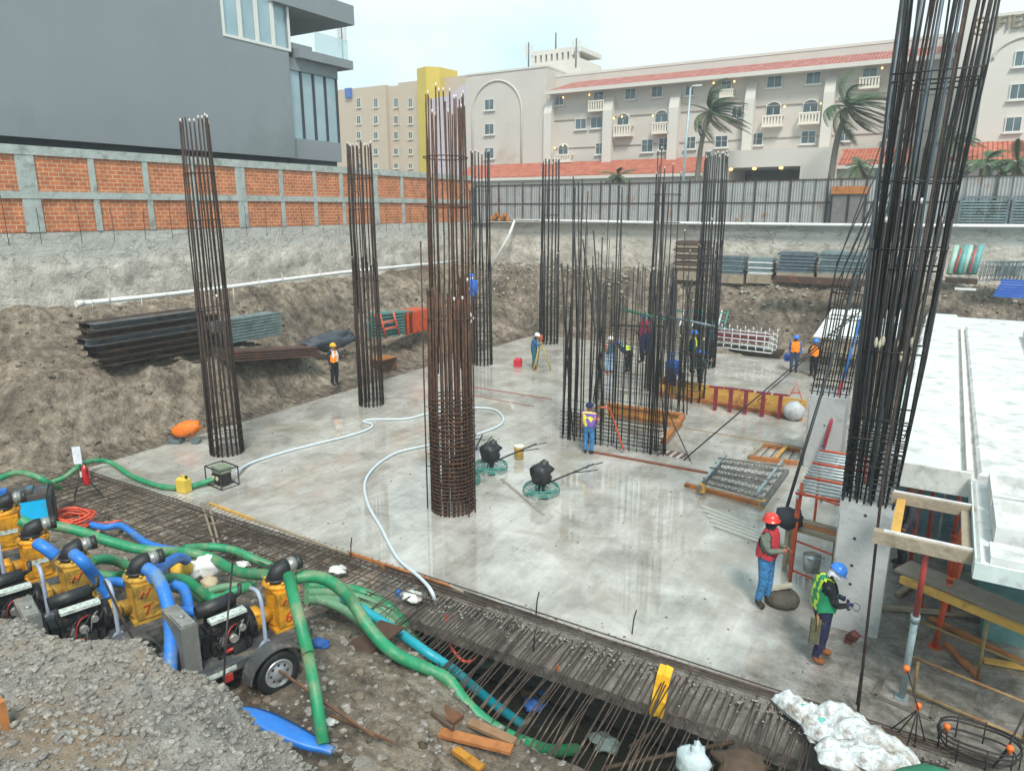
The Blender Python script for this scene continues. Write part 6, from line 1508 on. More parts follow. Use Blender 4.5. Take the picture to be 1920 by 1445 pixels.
def pump_trailer(label, base, rz, num, ym, full=True):
    t = thing('pump_trailer', label, 'water pump', base, rz, 'trailer mounted water pumps')
    def part(nm, b, m, p=t): return b.build(nm, m, p, world=False)
    b = MB()
    for sy in (-1, 1): b.bb((-1.05, sy * .46 - .04, .50), (.85, sy * .46 + .04, .62))
    for x in (-1.0, -.3, .35, .8): b.bb((x, -.42, .51), (x + .07, .42, .6))
    b.bb((-1.0, -.418, .60), (.84, .418, .625)); part('chassis', b, GRYP)
    b = MB(); b.beam((-1.05, -.4, .55), (-1.75, -.02, .5), .07, .1); b.beam((-1.05, .4, .55), (-1.75, .02, .5), .07, .1); b.bb((-1.95, -.05, .47), (-1.7, .05, .55)); part('tow_bar', b, GRYP)
    b = MB(); b.cyl((-1.6, -.12, .05), (-1.6, -.12, .6), .035, 8); b.cyl((-1.6, -.12, .03), (-1.6, -.12, .06), .09, 10); part('jack_leg', b, BLK)
    b = MB(); b.prism([(-1.5, .45), (-1.05, .45), (-1.05, .75), (-1.35, .78), (-1.5, .68)], 1, -.38, .1); part('tool_box', b, GRYL)
    b = MB(); b.bb((-1.48, -.395, .47), (-1.08, -.382, .53)); part('reflector_strip', b, LBL)
    b = MB(); b.bb((-1.02, -.51, .53), (-.35, -.503, .60)); part('reflector_strip', b, LBL)
    b = MB(); b.bb((-.55, -.53, .40), (-.42, -.50, .50)); part('side_lamp', b, REDP)
    b = MB(); b.bb((-1.1, -.515, .50), (-1.04, -.46, .55)); part('side_lamp', b, YCAP)
    for sy in (-1, 1):
        ax = .15; yc = sy * .66; b = MB(); R0 = .325
        prof = [(.2, -.085), (.27, -.1), (.315, -.085), (R0, -.05), (R0, .05), (.315, .085), (.27, .1), (.2, .085)]
        Mx_ = Matrix.Rotation(R(90), 3, 'X'); b.lathe(prof, (ax, yc, R0), 26, 0, Mx_)
        wh = part('wheel', b, TYRE)
        b = MB(); b.lathe([(.02, -.06), (.2, -.06), (.212, .108), (.19, .108), (.175, .092), (.11, .09), (.09, .112), (.03, .115)], (ax, yc, R0), 24, 0, Mx_ if sy < 0 else Matrix.Rotation(R(-90), 3, 'X'))
        o = MB(); rim = b.build('rim', RIMM, wh, world=False)
        b = MB()
        for k in range(8):
            a = math.pi * k / 4; b.cyl((ax + .13 * math.cos(a), yc + sy * .08, R0 + .13 * math.sin(a)), (ax + .13 * math.cos(a), yc + sy * .096, R0 + .13 * math.sin(a)), .02, 8)
        b.build('rim_holes', BLK, wh, world=False)
        b = MB(); n = 12; r_o = .42; y0, y1 = yc - .14, yc + .14; ar = [math.pi * (.02 + .96 * i / n) for i in range(n + 1)]
        vs = [];
        for a in ar:
            for rr in (r_o, r_o - .02):
                for yy in (y0, y1): vs.append((ax + rr * 1.08 * math.cos(a), yy, R0 + rr * math.sin(a)))
        fs = []
        for i in range(n):
            k = i * 4; fs += [(k, k + 1, k + 5, k + 4), (k + 2, k + 6, k + 7, k + 3), (k, k + 4, k + 6, k + 2), (k + 1, k + 3, k + 7, k + 5)]
        fs += [(0, 2, 3, 1), (4 * n, 4 * n + 1, 4 * n + 3, 4 * n + 2)]
        b.add(vs, fs); part('mudguard', b, GRYP)
    # engine
    b = MB(); b.bb((-.55, -.2, .68), (.02, .2, 1.0)); b.bb((-.5, -.15, 1.0), (-.02, .15, 1.14)); b.cyl((.0, 0, .86), (.12, 0, .86), .23, 18); b.cyl((-.5, -.24, .78), (-.2, -.24, .78), .07, 10)
    for k in range(5): b.cyl((-.46 + .1 * k, -.2, .92), (-.46 + .1 * k, -.26, .95), .025, 6)
    b.bb((-.66, -.16, .66), (-.56, .16, .98)); b.bb((-.5, -.3, .63), (-.42, -.22, .8)); b.bb((-.1, -.3, .63), (-.02, -.22, .8))
    part('engine', b, ENG)
    b = MB(); b.bb((-.52, -.2, 1.145), (.0, -.05, 1.19)); part('name_plate', b, LBL)
    b = MB(); b.cyl((-.28, -.28, .9), (-.28, -.36, .9), .06, 12); b.cyl((-.12, -.24, .98), (-.12, -.3, .98), .05, 12); b.bb((-.45, -.27, .8), (-.38, -.22, .92)); part('filter', b, ALU)
    b = MB(); b.cyl((-.4, -.3, .72), (-.2, -.31, .74), .03, 8); part('red_cap', b, REDP)
    b = MB(); b.cyl((-.6, .12, 1.24), (-.05, .12, 1.26), .1, 14); b.tube([(-.05, .12, 1.26), (.05, .12, 1.3), (.05, .1, 1.45)], .035, 8); part('exhaust', b, BLK)
    for k in range(5):
        y_ = -.31 + .02 * k; b = MB(); b.tube(cat_rom([(-.5 + .1 * k, y_, .7), (-.45 + .1 * k, y_ - .03, .95 + .05 * (k % 2)), (-.3 + .08 * k, y_ + .05, 1.05), (-.1, y_ + .12, .98)], 4), .01, 5)
        part('hose_line', b, (BLK, REDP, BLK, ALU, BLK)[k])
    b = MB(); b.bb((-.3, -.34, .64), (-.12, -.24, .80)); part('battery_box', b, BLK)
    b = MB(); b.bb((-.98, -.36, .63), (-.76, .36, 1.36)); part('radiator', b, GRYL)
    b = MB(); b.bb((-.755, -.3, .7), (-.745, .3, 1.3)); b.cyl((-.745, 0, .98), (-.7, 0, .98), .26, 20); part('radiator_fan', b, ENG)
    b = MB(); b.bb((-.96, -.34, 1.362), (-.78, .1, 1.39)); b.cyl((-.87, -.1, 1.39), (-.87, -.1, 1.43), .04, 10); part('radiator_cap', b, ALU)
    # pump end
    b = MB(); b.cyl((.12, 0, .86), (.24, 0, .86), .19, 16); b.box((.2, -.12, .9), (.12, .12, .2)); b.cyl((.24, 0, .86), (.42, 0, .86), .12, 14); part('bell_housing', b, ym)
    b = MB()
    b.lathe([(.2, 0), (.24, .02), (.24, .1), (.225, .14), (.225, .62), (.25, .66), (.25, .7), (.14, .7)], (.62, 0, .64), 20)
    b.bb((.38, -.27, .625), (.86, .27, .68)); b.bb((.44, -.285, .70), (.8, -.1, 1.26))
    for k in range(6): a = math.pi * k / 3 + .3; b.cyl((.62 + .21 * math.cos(a), .21 * math.sin(a), 1.34), (.62 + .21 * math.cos(a), .21 * math.sin(a), 1.39), .022, 6)
    casing = part('pump_casing', b, ym)
    b = MB(); b.tube([(.58, 0, 1.34), (.58, 0, 1.42), (.62, 0, 1.49), (.7, 0, 1.52), (.76, 0, 1.52)], [.13, .135, .135, .125, .12], 14); b.lathe([(.16, 0), (.16, .04)], (.58, 0, 1.36), 16); part('black_elbow', b, mat('rubber_elbow', '#1c1d1f', .55, var=.2))
    b = MB(); b.cyl((.76, 0, 1.52), (.9, 0, 1.52), .105, 14); b.cyl((.81, 0, 1.52), (.84, 0, 1.52), .12, 14); part('coupling', b, ALU)
    b = MB(); b.cyl((.9, 0, 1.52), (.98, 0, 1.52), .115, 14); part('hose_clamp', b, BLK)
    b = MB(); b.tube(cat_rom([(.12, -.47, .64), (.12, -.45, 1.25), (.12, -.4, 1.42), (.12, -.3, 1.48), (.12, -.1, 1.44)], 5), .03, 8); b.prism([(-.02, .62), (.26, .62), (.17, .74), (.08, .74)], 1, -.49, -.44); part('lifting_bail', b, BAIL)
    if num:
        Mt = Matrix.Translation((.53, -.29, .76)) @ Matrix.Rotation(R(90), 4, 'X')
        T = tree_matrix(t); text_mesh('painted_number', num, .24, .004, T @ Mt, NUM, t)
        b = MB(); b.tube([(.52, -.29, 1.06), (.56, -.293, 1.16), (.6, -.29, 1.08), (.66, -.293, 1.2)], .012, 5); part('paint_stroke', b, NUM)
    else:
        b = MB(); b.box((.62, -.285, .98), (.3, .02, .08)); part('name_plate', b, LBL)
    return t
GZ = .36
pump_trailer('trailer pump with painted number 6 on orange casing, rightmost of the pumps', (-8.32, 6.05, GZ), R(76), '6', YEL)
pump_trailer('trailer pump with painted number 7 between the other two numbered pumps', (-10.36, 5.08, GZ), R(74), '7', YEL_D)
pump_trailer('trailer pump with painted number 5, third from the right of the pumps', (-11.75, 4.8, GZ), R(74), '5', YEL_D)
pump_trailer('unnumbered orange yellow pump just left of the pump numbered 5', (-13.2, 4.9, GZ), R(70), None, YEL)
pump_trailer('unnumbered orange yellow pump cut by the left edge of the view', (-14.95, 5.25, GZ), R(66), None, YEL)

# blue welding generator
t = thing('generator', 'bright cyan box generator with dark top behind the orange hose coil', 'generator', (-17.15, 6.85, .1), R(60))
b = MB(); b.box((0, 0, .5), (1.5, .72, .78)); b.build('cyan_side', mat('cyan_paint', '#15b4ea', .4, var=.06, dirt='#4a8fa6', dirt_amt=.2), t, world=False)
b = MB(); b.box((0, 0, .95), (1.54, .76, .1)); b.box((.1, 0, 1.03), (.8, .5, .06)); b.build('top_cover', mat('brown_top', '#4a4340', .6, var=.3, dirt='#1f8fae', dirt_amt=.2), t, world=False)
b = MB(); b.box((.8, 0, .52), (.1, .76, .86)); b.box((.86, 0, .5), (.03, .6, .6)); b.build('end_grille', mat('dark_grille', '#2c2f34', .6, var=.3, scale=10), t, world=False)
b = MB(); b.box((-.35, -.365, .62), (.35, .012, .26)); b.build('white_label', LBL, t, world=False)
for sx in (-.6, .6): b = MB(); b.box((sx, 0, .06), (.1, .9, .1)); b.build('skid', BLK, t, world=False)
b = MB(); b.box((-.1, -.15, 1.12), (.3, .2, .12)); b.build('blue_lid', mat('blue_lid', '#2a6cb8', .4), t, world=False)
# orange hose coil
t = thing('hose_coil', 'coiled bundle of orange red cable hose on the dirt beside the cyan generator', 'hose coil', P(133, 975, .1))
b = MB(); pts = []; c0 = P(133, 985, .12)
for k in range(14 * 16):
    a = 2 * math.pi * k / 16; lp = k / 16; rr = .36 + .12 * math.sin(lp * 2.4) + .05 * math.sin(a * 2 + lp)
    pts.append(c0 + Vector((rr * 1.15 * math.cos(a), rr * math.sin(a), .03 + .035 * (lp % 7) + .03 * math.sin(a * 3 + lp))))
b.tube(pts, .022, 6); b.build('coil', ORH, t)
b = MB(); b.tube(cat_rom([P(95, 975, .3), P(96, 1000, .15), P(110, 1022, .1), P(130, 1022, .1), P(150, 1008, .1)], 6), .02, 6); b.tube(cat_rom([P(165, 975, .15), P(195, 980, .1), P(225, 975, .1), P(205, 982, .1), P(180, 997, .1)], 6), .018, 6); b.build('loose_end', ORH, t)
# fire extinguisher on a stand with a white sign
t = thing('extinguisher_stand', 'thin black tripod stand carrying a white sign and a red fire extinguisher', 'fire extinguisher', P(160, 932, -.1))
bs = P(160, 935, -.1)
for dx, dy in ((-.35, -.1), (.1, -.35), (.35, .3)): b = MB(); b.tube([bs + Vector((0, 0, .75)), bs + Vector((dx, dy, 0))], .014, 6); b.build('leg', BLK, t)
b = MB(); b.tube([bs + Vector((0, 0, .5)), bs + Vector((-.02, 0, 1.25))], .016, 6); b.build('pole', BLK, t)
b = MB(); b.box(bs + Vector((-.02, -.03, 1.2)), (.2, .02, .46), R(40)); b.build('sign_board', mat('white_sign', '#dfe1e6', .5), t)
b = MB(); b.lathe([(.0, 0), (.075, .01), (.085, .05), (.085, .42), (.06, .5), (.03, .52), (.03, .56)], bs + Vector((.16, .02, .42)), 14); b.build('cylinder', mat('extinguisher_red', '#bf1d26', .35, coat=.3), t)
b = MB(); b.box(bs + Vector((.16, .02, 1.0)), (.12, .03, .05)); b.tube([bs + Vector((.2, .02, .98)), bs + Vector((.27, 0, .9)), bs + Vector((.26, 0, .7))], .01, 5); b.build('valve', BLK, t)
b = MB(); b.box(bs + Vector((.11, -.06, .72)), (.07, .012, .16), R(40)); b.build('label', LBL, t)

# ---- hoses
def HP(label, pts, r, m, **k): return hose(label, pts, r, m, **k)
HP('bright green hose arching over the top left behind the cyan generator', [(-10, 900, .9), (30, 886, 1.1), (65, 892, 1.1), (90, 905, .9), (110, 915, .5)], .07, HOSEG)
HP('bright green hose running past the extinguisher stand and jerrycan to the engine pump', [(70, 920, .1), (95, 905, .1), (120, 895, .2), (140, 880, .35), (160, 868, .35), (180, 863, .3), (210, 868, .15), (240, 888, .08), (270, 902, .08), (310, 913, .09), (350, 913, .1), (380, 905, .12), (405, 896, .2)], .07, HOSEG)
HP('thick green discharge hose sweeping right above the numbered pumps', [(38, 975, 1.7), (60, 983, 1.6), (100, 985, 1.5), (150, 996, 1.35), (200, 1013, 1.2), (250, 1027, 1.0), (300, 1033, .9), (350, 1035, .7), (395, 1045, .6), (425, 1062, .7), (456, 1074, .9), (500, 1077, 1.3)], .095, HOSEG)
HP('green hose lying over the rebar mat behind the white bags', [(345, 1028, .4), (380, 1025, .3), (412, 1026, .25), (440, 1032, .2), (465, 1042, .15), (495, 1055, .0), (520, 1066, -.1)], .085, HOSEG)
HP('green suction hose curving from the pump numbered 5 towards the pump numbered 7', [(172, 1052, 1.3), (195, 1048, 1.2), (220, 1052, 1.0), (245, 1063, .8), (262, 1062, .7), (290, 1050, .65), (320, 1037, .6), (340, 1032, .5)], .085, HOSEG)
HP('lower dusty green hose behind the blue hose of the pump numbered 5', [(180, 1075, .7), (215, 1080, .6), (240, 1072, .7), (262, 1070, .8)], .08, HOSEG)
HP('thick green hose dipping behind the radiator of the pump numbered 6', [(300, 1086, 1.3), (325, 1083, 1.2), (350, 1088, 1.1), (372, 1105, .9), (395, 1120, .7), (418, 1120, .7), (440, 1108, .8), (470, 1098, .8)], .09, HOSEG)
HP('short dusty green hose under the one dipping behind the pump numbered 6', [(310, 1100, .8), (335, 1103, .7), (360, 1112, .6), (385, 1128, .5)], .08, HOSEGD)
HP('green hose emerging behind the lifting bail of the pump numbered 6', [(390, 1108, .5), (420, 1100, .5), (450, 1096, .5), (480, 1095, .5)], .07, HOSEGD)
HP('big bright green suction hose curving down into the water pit', [(555, 1083, 1.6), (580, 1080, 1.6), (610, 1085, 1.5), (640, 1105, 1.3), (665, 1135, 1.0), (688, 1170, .8), (712, 1200, .6), (740, 1224, .5), (770, 1240, .35), (808, 1256, .2), (841, 1274, .1), (868, 1311, -.1), (904, 1347, -.3), (952, 1378, -.5), (999, 1397, -.8), (1035, 1407, -1.2), (1080, 1404, -1.9)], .1, HOSEG, n=5)
for k, (lb, off, m_) in enumerate((('upper dusty green hose of the three running under the dowel bars', 0, HOSEG), ('middle dusty green hose of the three running under the dowel bars', 13, HOSEGD), ('lower dusty green hose of the three running under the dowel bars', 27, HOSEGD))):
    HP(lb, [(575, 1098 + off, .5), (620, 1100 + off * .9, .3), (665, 1105 + off, .05), (705, 1120 + off, -.1), (740, 1146 + off, -.3), (770, 1180 + off, -.7), (795, 1215 + off, -1.3), (805, 1240 + off, -1.9)], .085, m_)
HP('pale dusty green hose running low along the near lip of the pit', [(590, 1122, .45), (630, 1135, .3), (670, 1160, .2), (705, 1195, .15), (745, 1235, .1), (790, 1275, .0), (830, 1303, -.1), (865, 1330, -.3)], .085, HOSEGD)
HP('cyan blue hose running beside the green suction hose into the pit', [(640, 1118, .3), (690, 1148, .1), (745, 1183, -.0), (800, 1222, -.1), (850, 1255, -.4), (885, 1285, -.8), (925, 1318, -1.3), (980, 1358, -1.95)], .085, HOSEC)
HP('blue hose end under the dowel bars near the pale white scraps', [(745, 1108, -.2), (765, 1125, -.3), (782, 1160, -.8)], .08, HOSEB)
# straight green layflat dropping from pump 6
hose('upper length of straight green pipe leaning from the pump numbered 6 to the ground', [P(541, 1078, 2.05), P(556, 1140, 1.85), P(578, 1225, 1.5)], .085, HOSEG, n=1, name='drop_pipe')
hose('lower length of straight green pipe reaching the blue flat hose on the ground', [P(576, 1220, 1.5), P(590, 1290, 1.15), P(606, 1395, .72)], .08, HOSEG, n=1, name='drop_pipe')
# blue layflat hoses
HP('tall bright blue hose hanging from the pump numbered 7 down to the gravel', [(275, 1065, 2.0), (292, 1078, 1.95), (308, 1110, 1.8), (318, 1150, 1.6), (321, 1200, 1.4), (318, 1268, 1.1)], .095, HOSEB)
HP('second bright blue hose bending behind the tall blue one', [(325, 1095, 1.2), (345, 1105, 1.15), (353, 1140, 1.0), (350, 1185, .9), (338, 1222, .8), (325, 1240, .75)], .085, HOSEB)
HP('short horizontal blue stub hose left of the pump numbered 6', [(318, 1146, 1.1), (350, 1145, 1.1), (384, 1146, 1.1)], .075, HOSEB)
HP('bright blue hose leading from the pump numbered 5 down and right', [(138, 1038, 2.0), (155, 1052, 1.95), (178, 1080, 1.6), (200, 1108, 1.3), (207, 1120, 1.2)], .09, HOSEB)
HP('blue hose joining the pump numbered 7 from the left', [(190, 1092, 1.1), (215, 1090, 1.1), (236, 1092, 1.1)], .08, HOSEB)
HP('short blue hose at the top of the left unnumbered pump', [(70, 1018, 1.95), (85, 1027, 1.9), (105, 1042, 1.75)], .095, HOSEB)
HP('long blue flat hose curving from the orange coil to the white bags', [(160, 980, .2), (195, 988, .15), (225, 985, .2), (250, 1000, .25), (275, 1018, .3), (310, 1028, .35), (345, 1032, .4)], .075, HOSEB)
HP('blue hose elbow behind the pump numbered 7 beside the yellow cap', [(287, 1082, 1.75), (300, 1065, 1.5), (320, 1052, 1.2), (335, 1045, 1.0), (350, 1050, .8)], .095, HOSEB)
HP('dark blue hose passing under the tow bar of the pump numbered 6', [(365, 1285, .5), (385, 1268, .5), (410, 1252, .5), (440, 1245, .5)], .08, mat('dark_hose', '#2a4a78', .5, var=.3))
# flat blue hose on the ground
b = MB(); pl = cat_rom([P(432, 1330, 1.05), P(470, 1340, 1.0), P(520, 1362, .9), (P(575, 1388, .75)), P(625, 1408, .66)], 6); n = len(pl); vs = []
for i, p in enumerate(pl):
    w_ = .05 + .13 * math.sin(math.pi * min(.92, (i + .6) / n)); d = (pl[min(i + 1, n - 1)] - pl[max(0, i - 1)]).normalized(); s = d.cross(Vector((0, 0, 1))).normalized()
    for q, z in ((-1, .0), (-.5, .035), (.5, .045), (1, .0)): vs.append(p + s * w_ * q + Vector((0, 0, z)))
b.add(vs, [(i * 4 + k, i * 4 + k + 1, i * 4 + 5 + k, i * 4 + 4 + k) for i in range(n - 1) for k in range(3)] + [(i * 4, i * 4 + 4, i * 4 + 7, i * 4 + 3) for i in range(n - 1)], 0, True)
tag(b.build('flat_hose', HOSEB), 'flattened bright blue hose lying along the gravel bank at the bottom', 'hose')
HP('orange cable loop hanging under the dowel bars over the pit', [(838, 1152, -.2), (838, 1180, -.5), (848, 1215, -.8), (868, 1238, -1.0), (888, 1236, -1.0), (905, 1215, -.8)], .03, ORH)
for lb, px, py, r_, m_ in (('white sack left of the bigger white sack behind the pumps', 362, 1068, .2, 0), ('bigger round white sack behind the pumps', 390, 1062, .27, 0), ('small pale sack lying in front of the white sacks', 393, 1092, .16, 1)):
    b = MB(); b.ell(P(px, py, .45), (r_, r_ * .9, r_ * .8), 0, 14, 10, jit=.5); tag(b.build('sack', (mat('white_sack', '#dcdcd8', .7, var=.08, bump=.6, bscale=5), mat('tan_sack', '#b8a688', .8, var=.15))[m_]), lb, 'sack')
b = MB(); b.lathe([(.17, 0), (.2, .03), (.2, .12), (.1, .2), (.05, .22)], P(342, 1072, .5), 16); tag(b.build('drum_cap', mat('yellow_cap', '#dba92e', .5)), 'yellow round drum lid left of the white sacks', 'lid')

# ================================================================ SLAB EDGE BARS
dowel_m = mat('dowel_rust', '#4b3d35', .7, metal=.25, var=.4, scale=8, dirt='#7a6a5a', dirt_amt=.3)
protos = []
def dowel_mesh(L, seed, drop, r=.011):
    rr = random.Random(seed); b = MB(); s = rr.uniform(-.05, .05)
    b.tube([(0, .15, -.03), (s * .4, -L * .33, -.04 - drop * .2 + rr.uniform(-.02, .02)), (s, -L * .66, -drop * .55), (s * 1.4 + rr.uniform(-.08, .08), -L, -drop + rr.uniform(-.05, .05))], r, 5)
    return b
def spread(label, group, name, items, protos_):
    for i, (loc, rz, k) in enumerate(items):
        src = protos_[k]
        if src.users_scene and not src.get('used'): o = src; src['used'] = 1
        else: o = src.copy(); col.objects.link(o)
        o.location = loc; o.rotation_euler = (0, 0, rz); tag(o, label, 'rebar', group)
    for p in protos_:
        if 'used' in p: del p['used']
    for o in bpy.data.objects:
        if 'used' in o: del o['used']
long_ = [dowel_mesh(2.75, s, .30).build('dowel_bar', dowel_m) for s in range(5)]
items = []
x = -7.9
while x < .9:
    items.append(((x, SY0 - .1 + rnd.uniform(-.05, .05), -.06), R(rnd.uniform(-2.5, 2.5)), rnd.randrange(5)))
    if rnd.random() < .3: items.append(((x + .03, SY0 - .1, -.02), R(rnd.uniform(-6, 6)), rnd.randrange(5)))
    x += rnd.uniform(.07, .12)
spread('long thin rusty dowel bar reaching from the slab edge over the water pit', 'dowel bars over the pit', 'dowel_bar', items, long_)
mid_ = [dowel_mesh(1.9, s + 10, .02).build('dowel_bar', dowel_m) for s in range(4)]
items = []; x = SX0 - .2
while x < -7.9:
    items.append(((x, SY0 + .02, .03), R(rnd.uniform(-6, 6)), rnd.randrange(4))); x += .14 + rnd.uniform(0, .05)
spread('rusty mat bar lying on dirt in front of the left part of the slab', 'mat bars in front of the slab', 'dowel_bar', items, mid_)
left_ = [dowel_mesh(1.0, s + 20, -.12).build('dowel_bar', dowel_m) for s in range(4)]
items = []; y = 10.6
while y < 36:
    items.append(((SX0 + .02, y, .02), R(-90 + rnd.uniform(-6, 6)), rnd.randrange(4))); y += .19 + rnd.uniform(0, .1)
spread('short dark bar poking from the left slab edge into the dirt bank', 'bars along the left slab edge', 'dowel_bar', items, left_)
# long bars along the edge
for i, (yy, zz) in enumerate(((10.08, .03), (10.02, -.02), (9.9, .05), (9.6, .02), (9.25, .03), (8.95, .06), (8.6, .02))):
    for k in range(3):
        x0 = SX0 - .3 + k * 6.8 + rnd.uniform(-.4, .4); x1 = x0 + 7.4
        if x1 > -7.5 and yy < 9.9: x1 = -7.8 + rnd.uniform(0, .4)
        if x0 > -8.5: continue
        b = MB(); b.tube([(x0, yy + rnd.uniform(-.05, .05), zz), ((x0 + x1) / 2, yy + rnd.uniform(-.08, .08), zz + .02), (x1, yy + rnd.uniform(-.05, .05), zz)], .012, 5)
        tag(b.build('edge_bar', dowel_m), 'long rusty bar lying lengthwise across the mat in front of the slab', 'rebar', 'lengthwise bars of the mat')
for i in range(5):
    b = MB(); y = SY0 - .0 + .05 * i - .12; x0 = -9 + rnd.uniform(-.5, .5); b.tube([(x0, y, .02 + .01 * i), (x0 + 5, y + rnd.uniform(-.05, .05), .02), (1.4, y, .03)], .011, 5)
    tag(b.build('edge_bar', dowel_m), 'long rusty bar running along the slab edge above the pit', 'rebar', 'bars along the pit edge')
# timber edge formwork
for (a, c_, m_, lb) in (((396, 945), (478, 975), WOODY, 'yellow edge board piece by the corner of the rebar mat'), ((478, 975), (655, 1040), WOODG, 'grey weathered edge board along the slab front'),
                        ((655, 1037), (845, 1100), WOODO, 'orange edge board along the slab front near the white hose'), ((845, 1100), (870, 1112), WOODG, 'short grey edge board where the ledge begins')):
    b = MB(); b.beam(P(a[0], a[1], .0) - Vector((0, .03, 0)), P(c_[0], c_[1], .0) - Vector((0, .03, 0)), .05, .12); tag(b.build('edge_board', m_), lb, 'edge board')
for k, (px, py) in enumerate(((658, 1005), (1185, 1148), (1005, 1112), (1000, 1180))):
    a = P(px, py + 40, 0); b = MB(); b.tube([a, a + Vector((.02, 0, .3)), a + Vector((.06, 0, .48))], .013, 5); tag(b.build('starter_bar', REBAR), 'single short bar standing up at the slab edge', 'rebar', 'single bars at the slab edge')
t = thing('bar_ladder', 'pair of crossed bar ladders lying on the dirt near the slab corner', 'timber pieces', P(395, 1000, 0))
for a, c_ in (((378, 942), (402, 1020)), ((390, 942), (410, 1018)), ((372, 968), (405, 962)), ((380, 985), (412, 978))): b = MB(); b.beam(P(a[0], a[1], .04), P(c_[0], c_[1], .0), .05, .03); b.build('batten', mat('grey_brown_batten', '#7c6f5e', .8, var=.2), t)
# frame of crushed stone between mat and dirt
# planks, scraps
for a, c_, z, w_, h_, m_, lb in (((148, 1038), (185, 995), .4, .07, .04, WOODG, 'grey brown stick lying across the dirt under the thick green hose'),
    ((825, 1372), (960, 1405), .1, .16, .05, WOODO, 'brown broken plank at the bottom beside the pit'), ((880, 1352), (965, 1390), .1, .14, .05, mat('pale_brown_plank', '#8a6a4c', .8, var=.25), 'second brown broken plank under the thick green hose'),
    ((720, 1270), (860, 1350), .1, .22, .06, mat('rust_board', '#6b452c', .8, var=.3), 'long rusty board lying on the near lip of the pit'), ((645, 1238), (735, 1170), .3, .5, .04, mat('dark_brown_board', '#4c3527', .8, var=.3), 'dark brown board at the pit corner below the green hoses'),
    ((1045, 1255), (1060, 1225), -.35, .06, .05, mat('orange_stick', '#c8713e', .7), 'short orange timber piece stuck between the dowel bars'), ((500, 1240), (700, 1380), .75, .03, .03, mat('rope_brown', '#6a4c36', .9), 'rusty long bar lying across the dirt behind the straight green pipe'),
    ((620, 1340), (735, 1390), .5, .03, .03, mat('rope_brown', '#6a4c36', .9), 'thin rusty bar lying on the near ground right of the green pipe')):
    b = MB(); b.beam(P(a[0], a[1], z), P(c_[0], c_[1], z - (0 if z < .3 else .05)), w_, h_); tag(b.build('plank', m_), lb, 'plank')
b = MB(); b.beam(P(853, 1405, .1), P(880, 1424, .12), .11, .07); b.beam(P(878, 1422, .11), P(903, 1440, .1), .13, .05); tag(b.build('timber_scrap', mat('orange_rotten_wood', '#b07824', .8, var=.3)), 'orange yellow rotten timber piece at the very bottom', 'timber')
b = MB(); b.tube(cat_rom([P(640, 1215, .35), P(700, 1262, .2), P(735, 1290, .15), P(755, 1340, .2)], 6), .012, 5); tag(b.build('rope', mat('rope_tan', '#9a8040', .9)), 'thin tan rope lying on the dirt near the pit', 'rope')
# yellow rag over the ledge
t = MB(); pl = [P(1238, 1243, .06), P(1232, 1262, .0), P(1227, 1285, -.2), PY(1222, 1308, 9.36), PY(1217, 1338, 9.33)]; vs = []
for i, p in enumerate(pl): 
    for q in (0, .1, .11, .22): vs.append(p + Vector((q, -.05 * q, (.02 if q == .11 else 0))))
n = len(pl); t.add([v for v in vs] + [Vector(v) + Vector((0, .03, -.02)) for v in vs], [(i * 4 + k, i * 4 + k + 1, i * 4 + 5 + k, i * 4 + 4 + k) for i in range(n - 1) for k in range(3)] + [(4 * n + i * 4 + k, 4 * n + i * 4 + 4 + k, 4 * n + i * 4 + 5 + k, 4 * n + i * 4 + k + 1) for i in range(n - 1) for k in range(3)])
tag(t.build('yellow_strap', mat('yellow_webbing', '#e0aa1a', .6, var=.12, dirt='#a87c1c', dirt_amt=.2)), 'folded yellow webbing strap hanging over the ledge above the pit', 'strap')
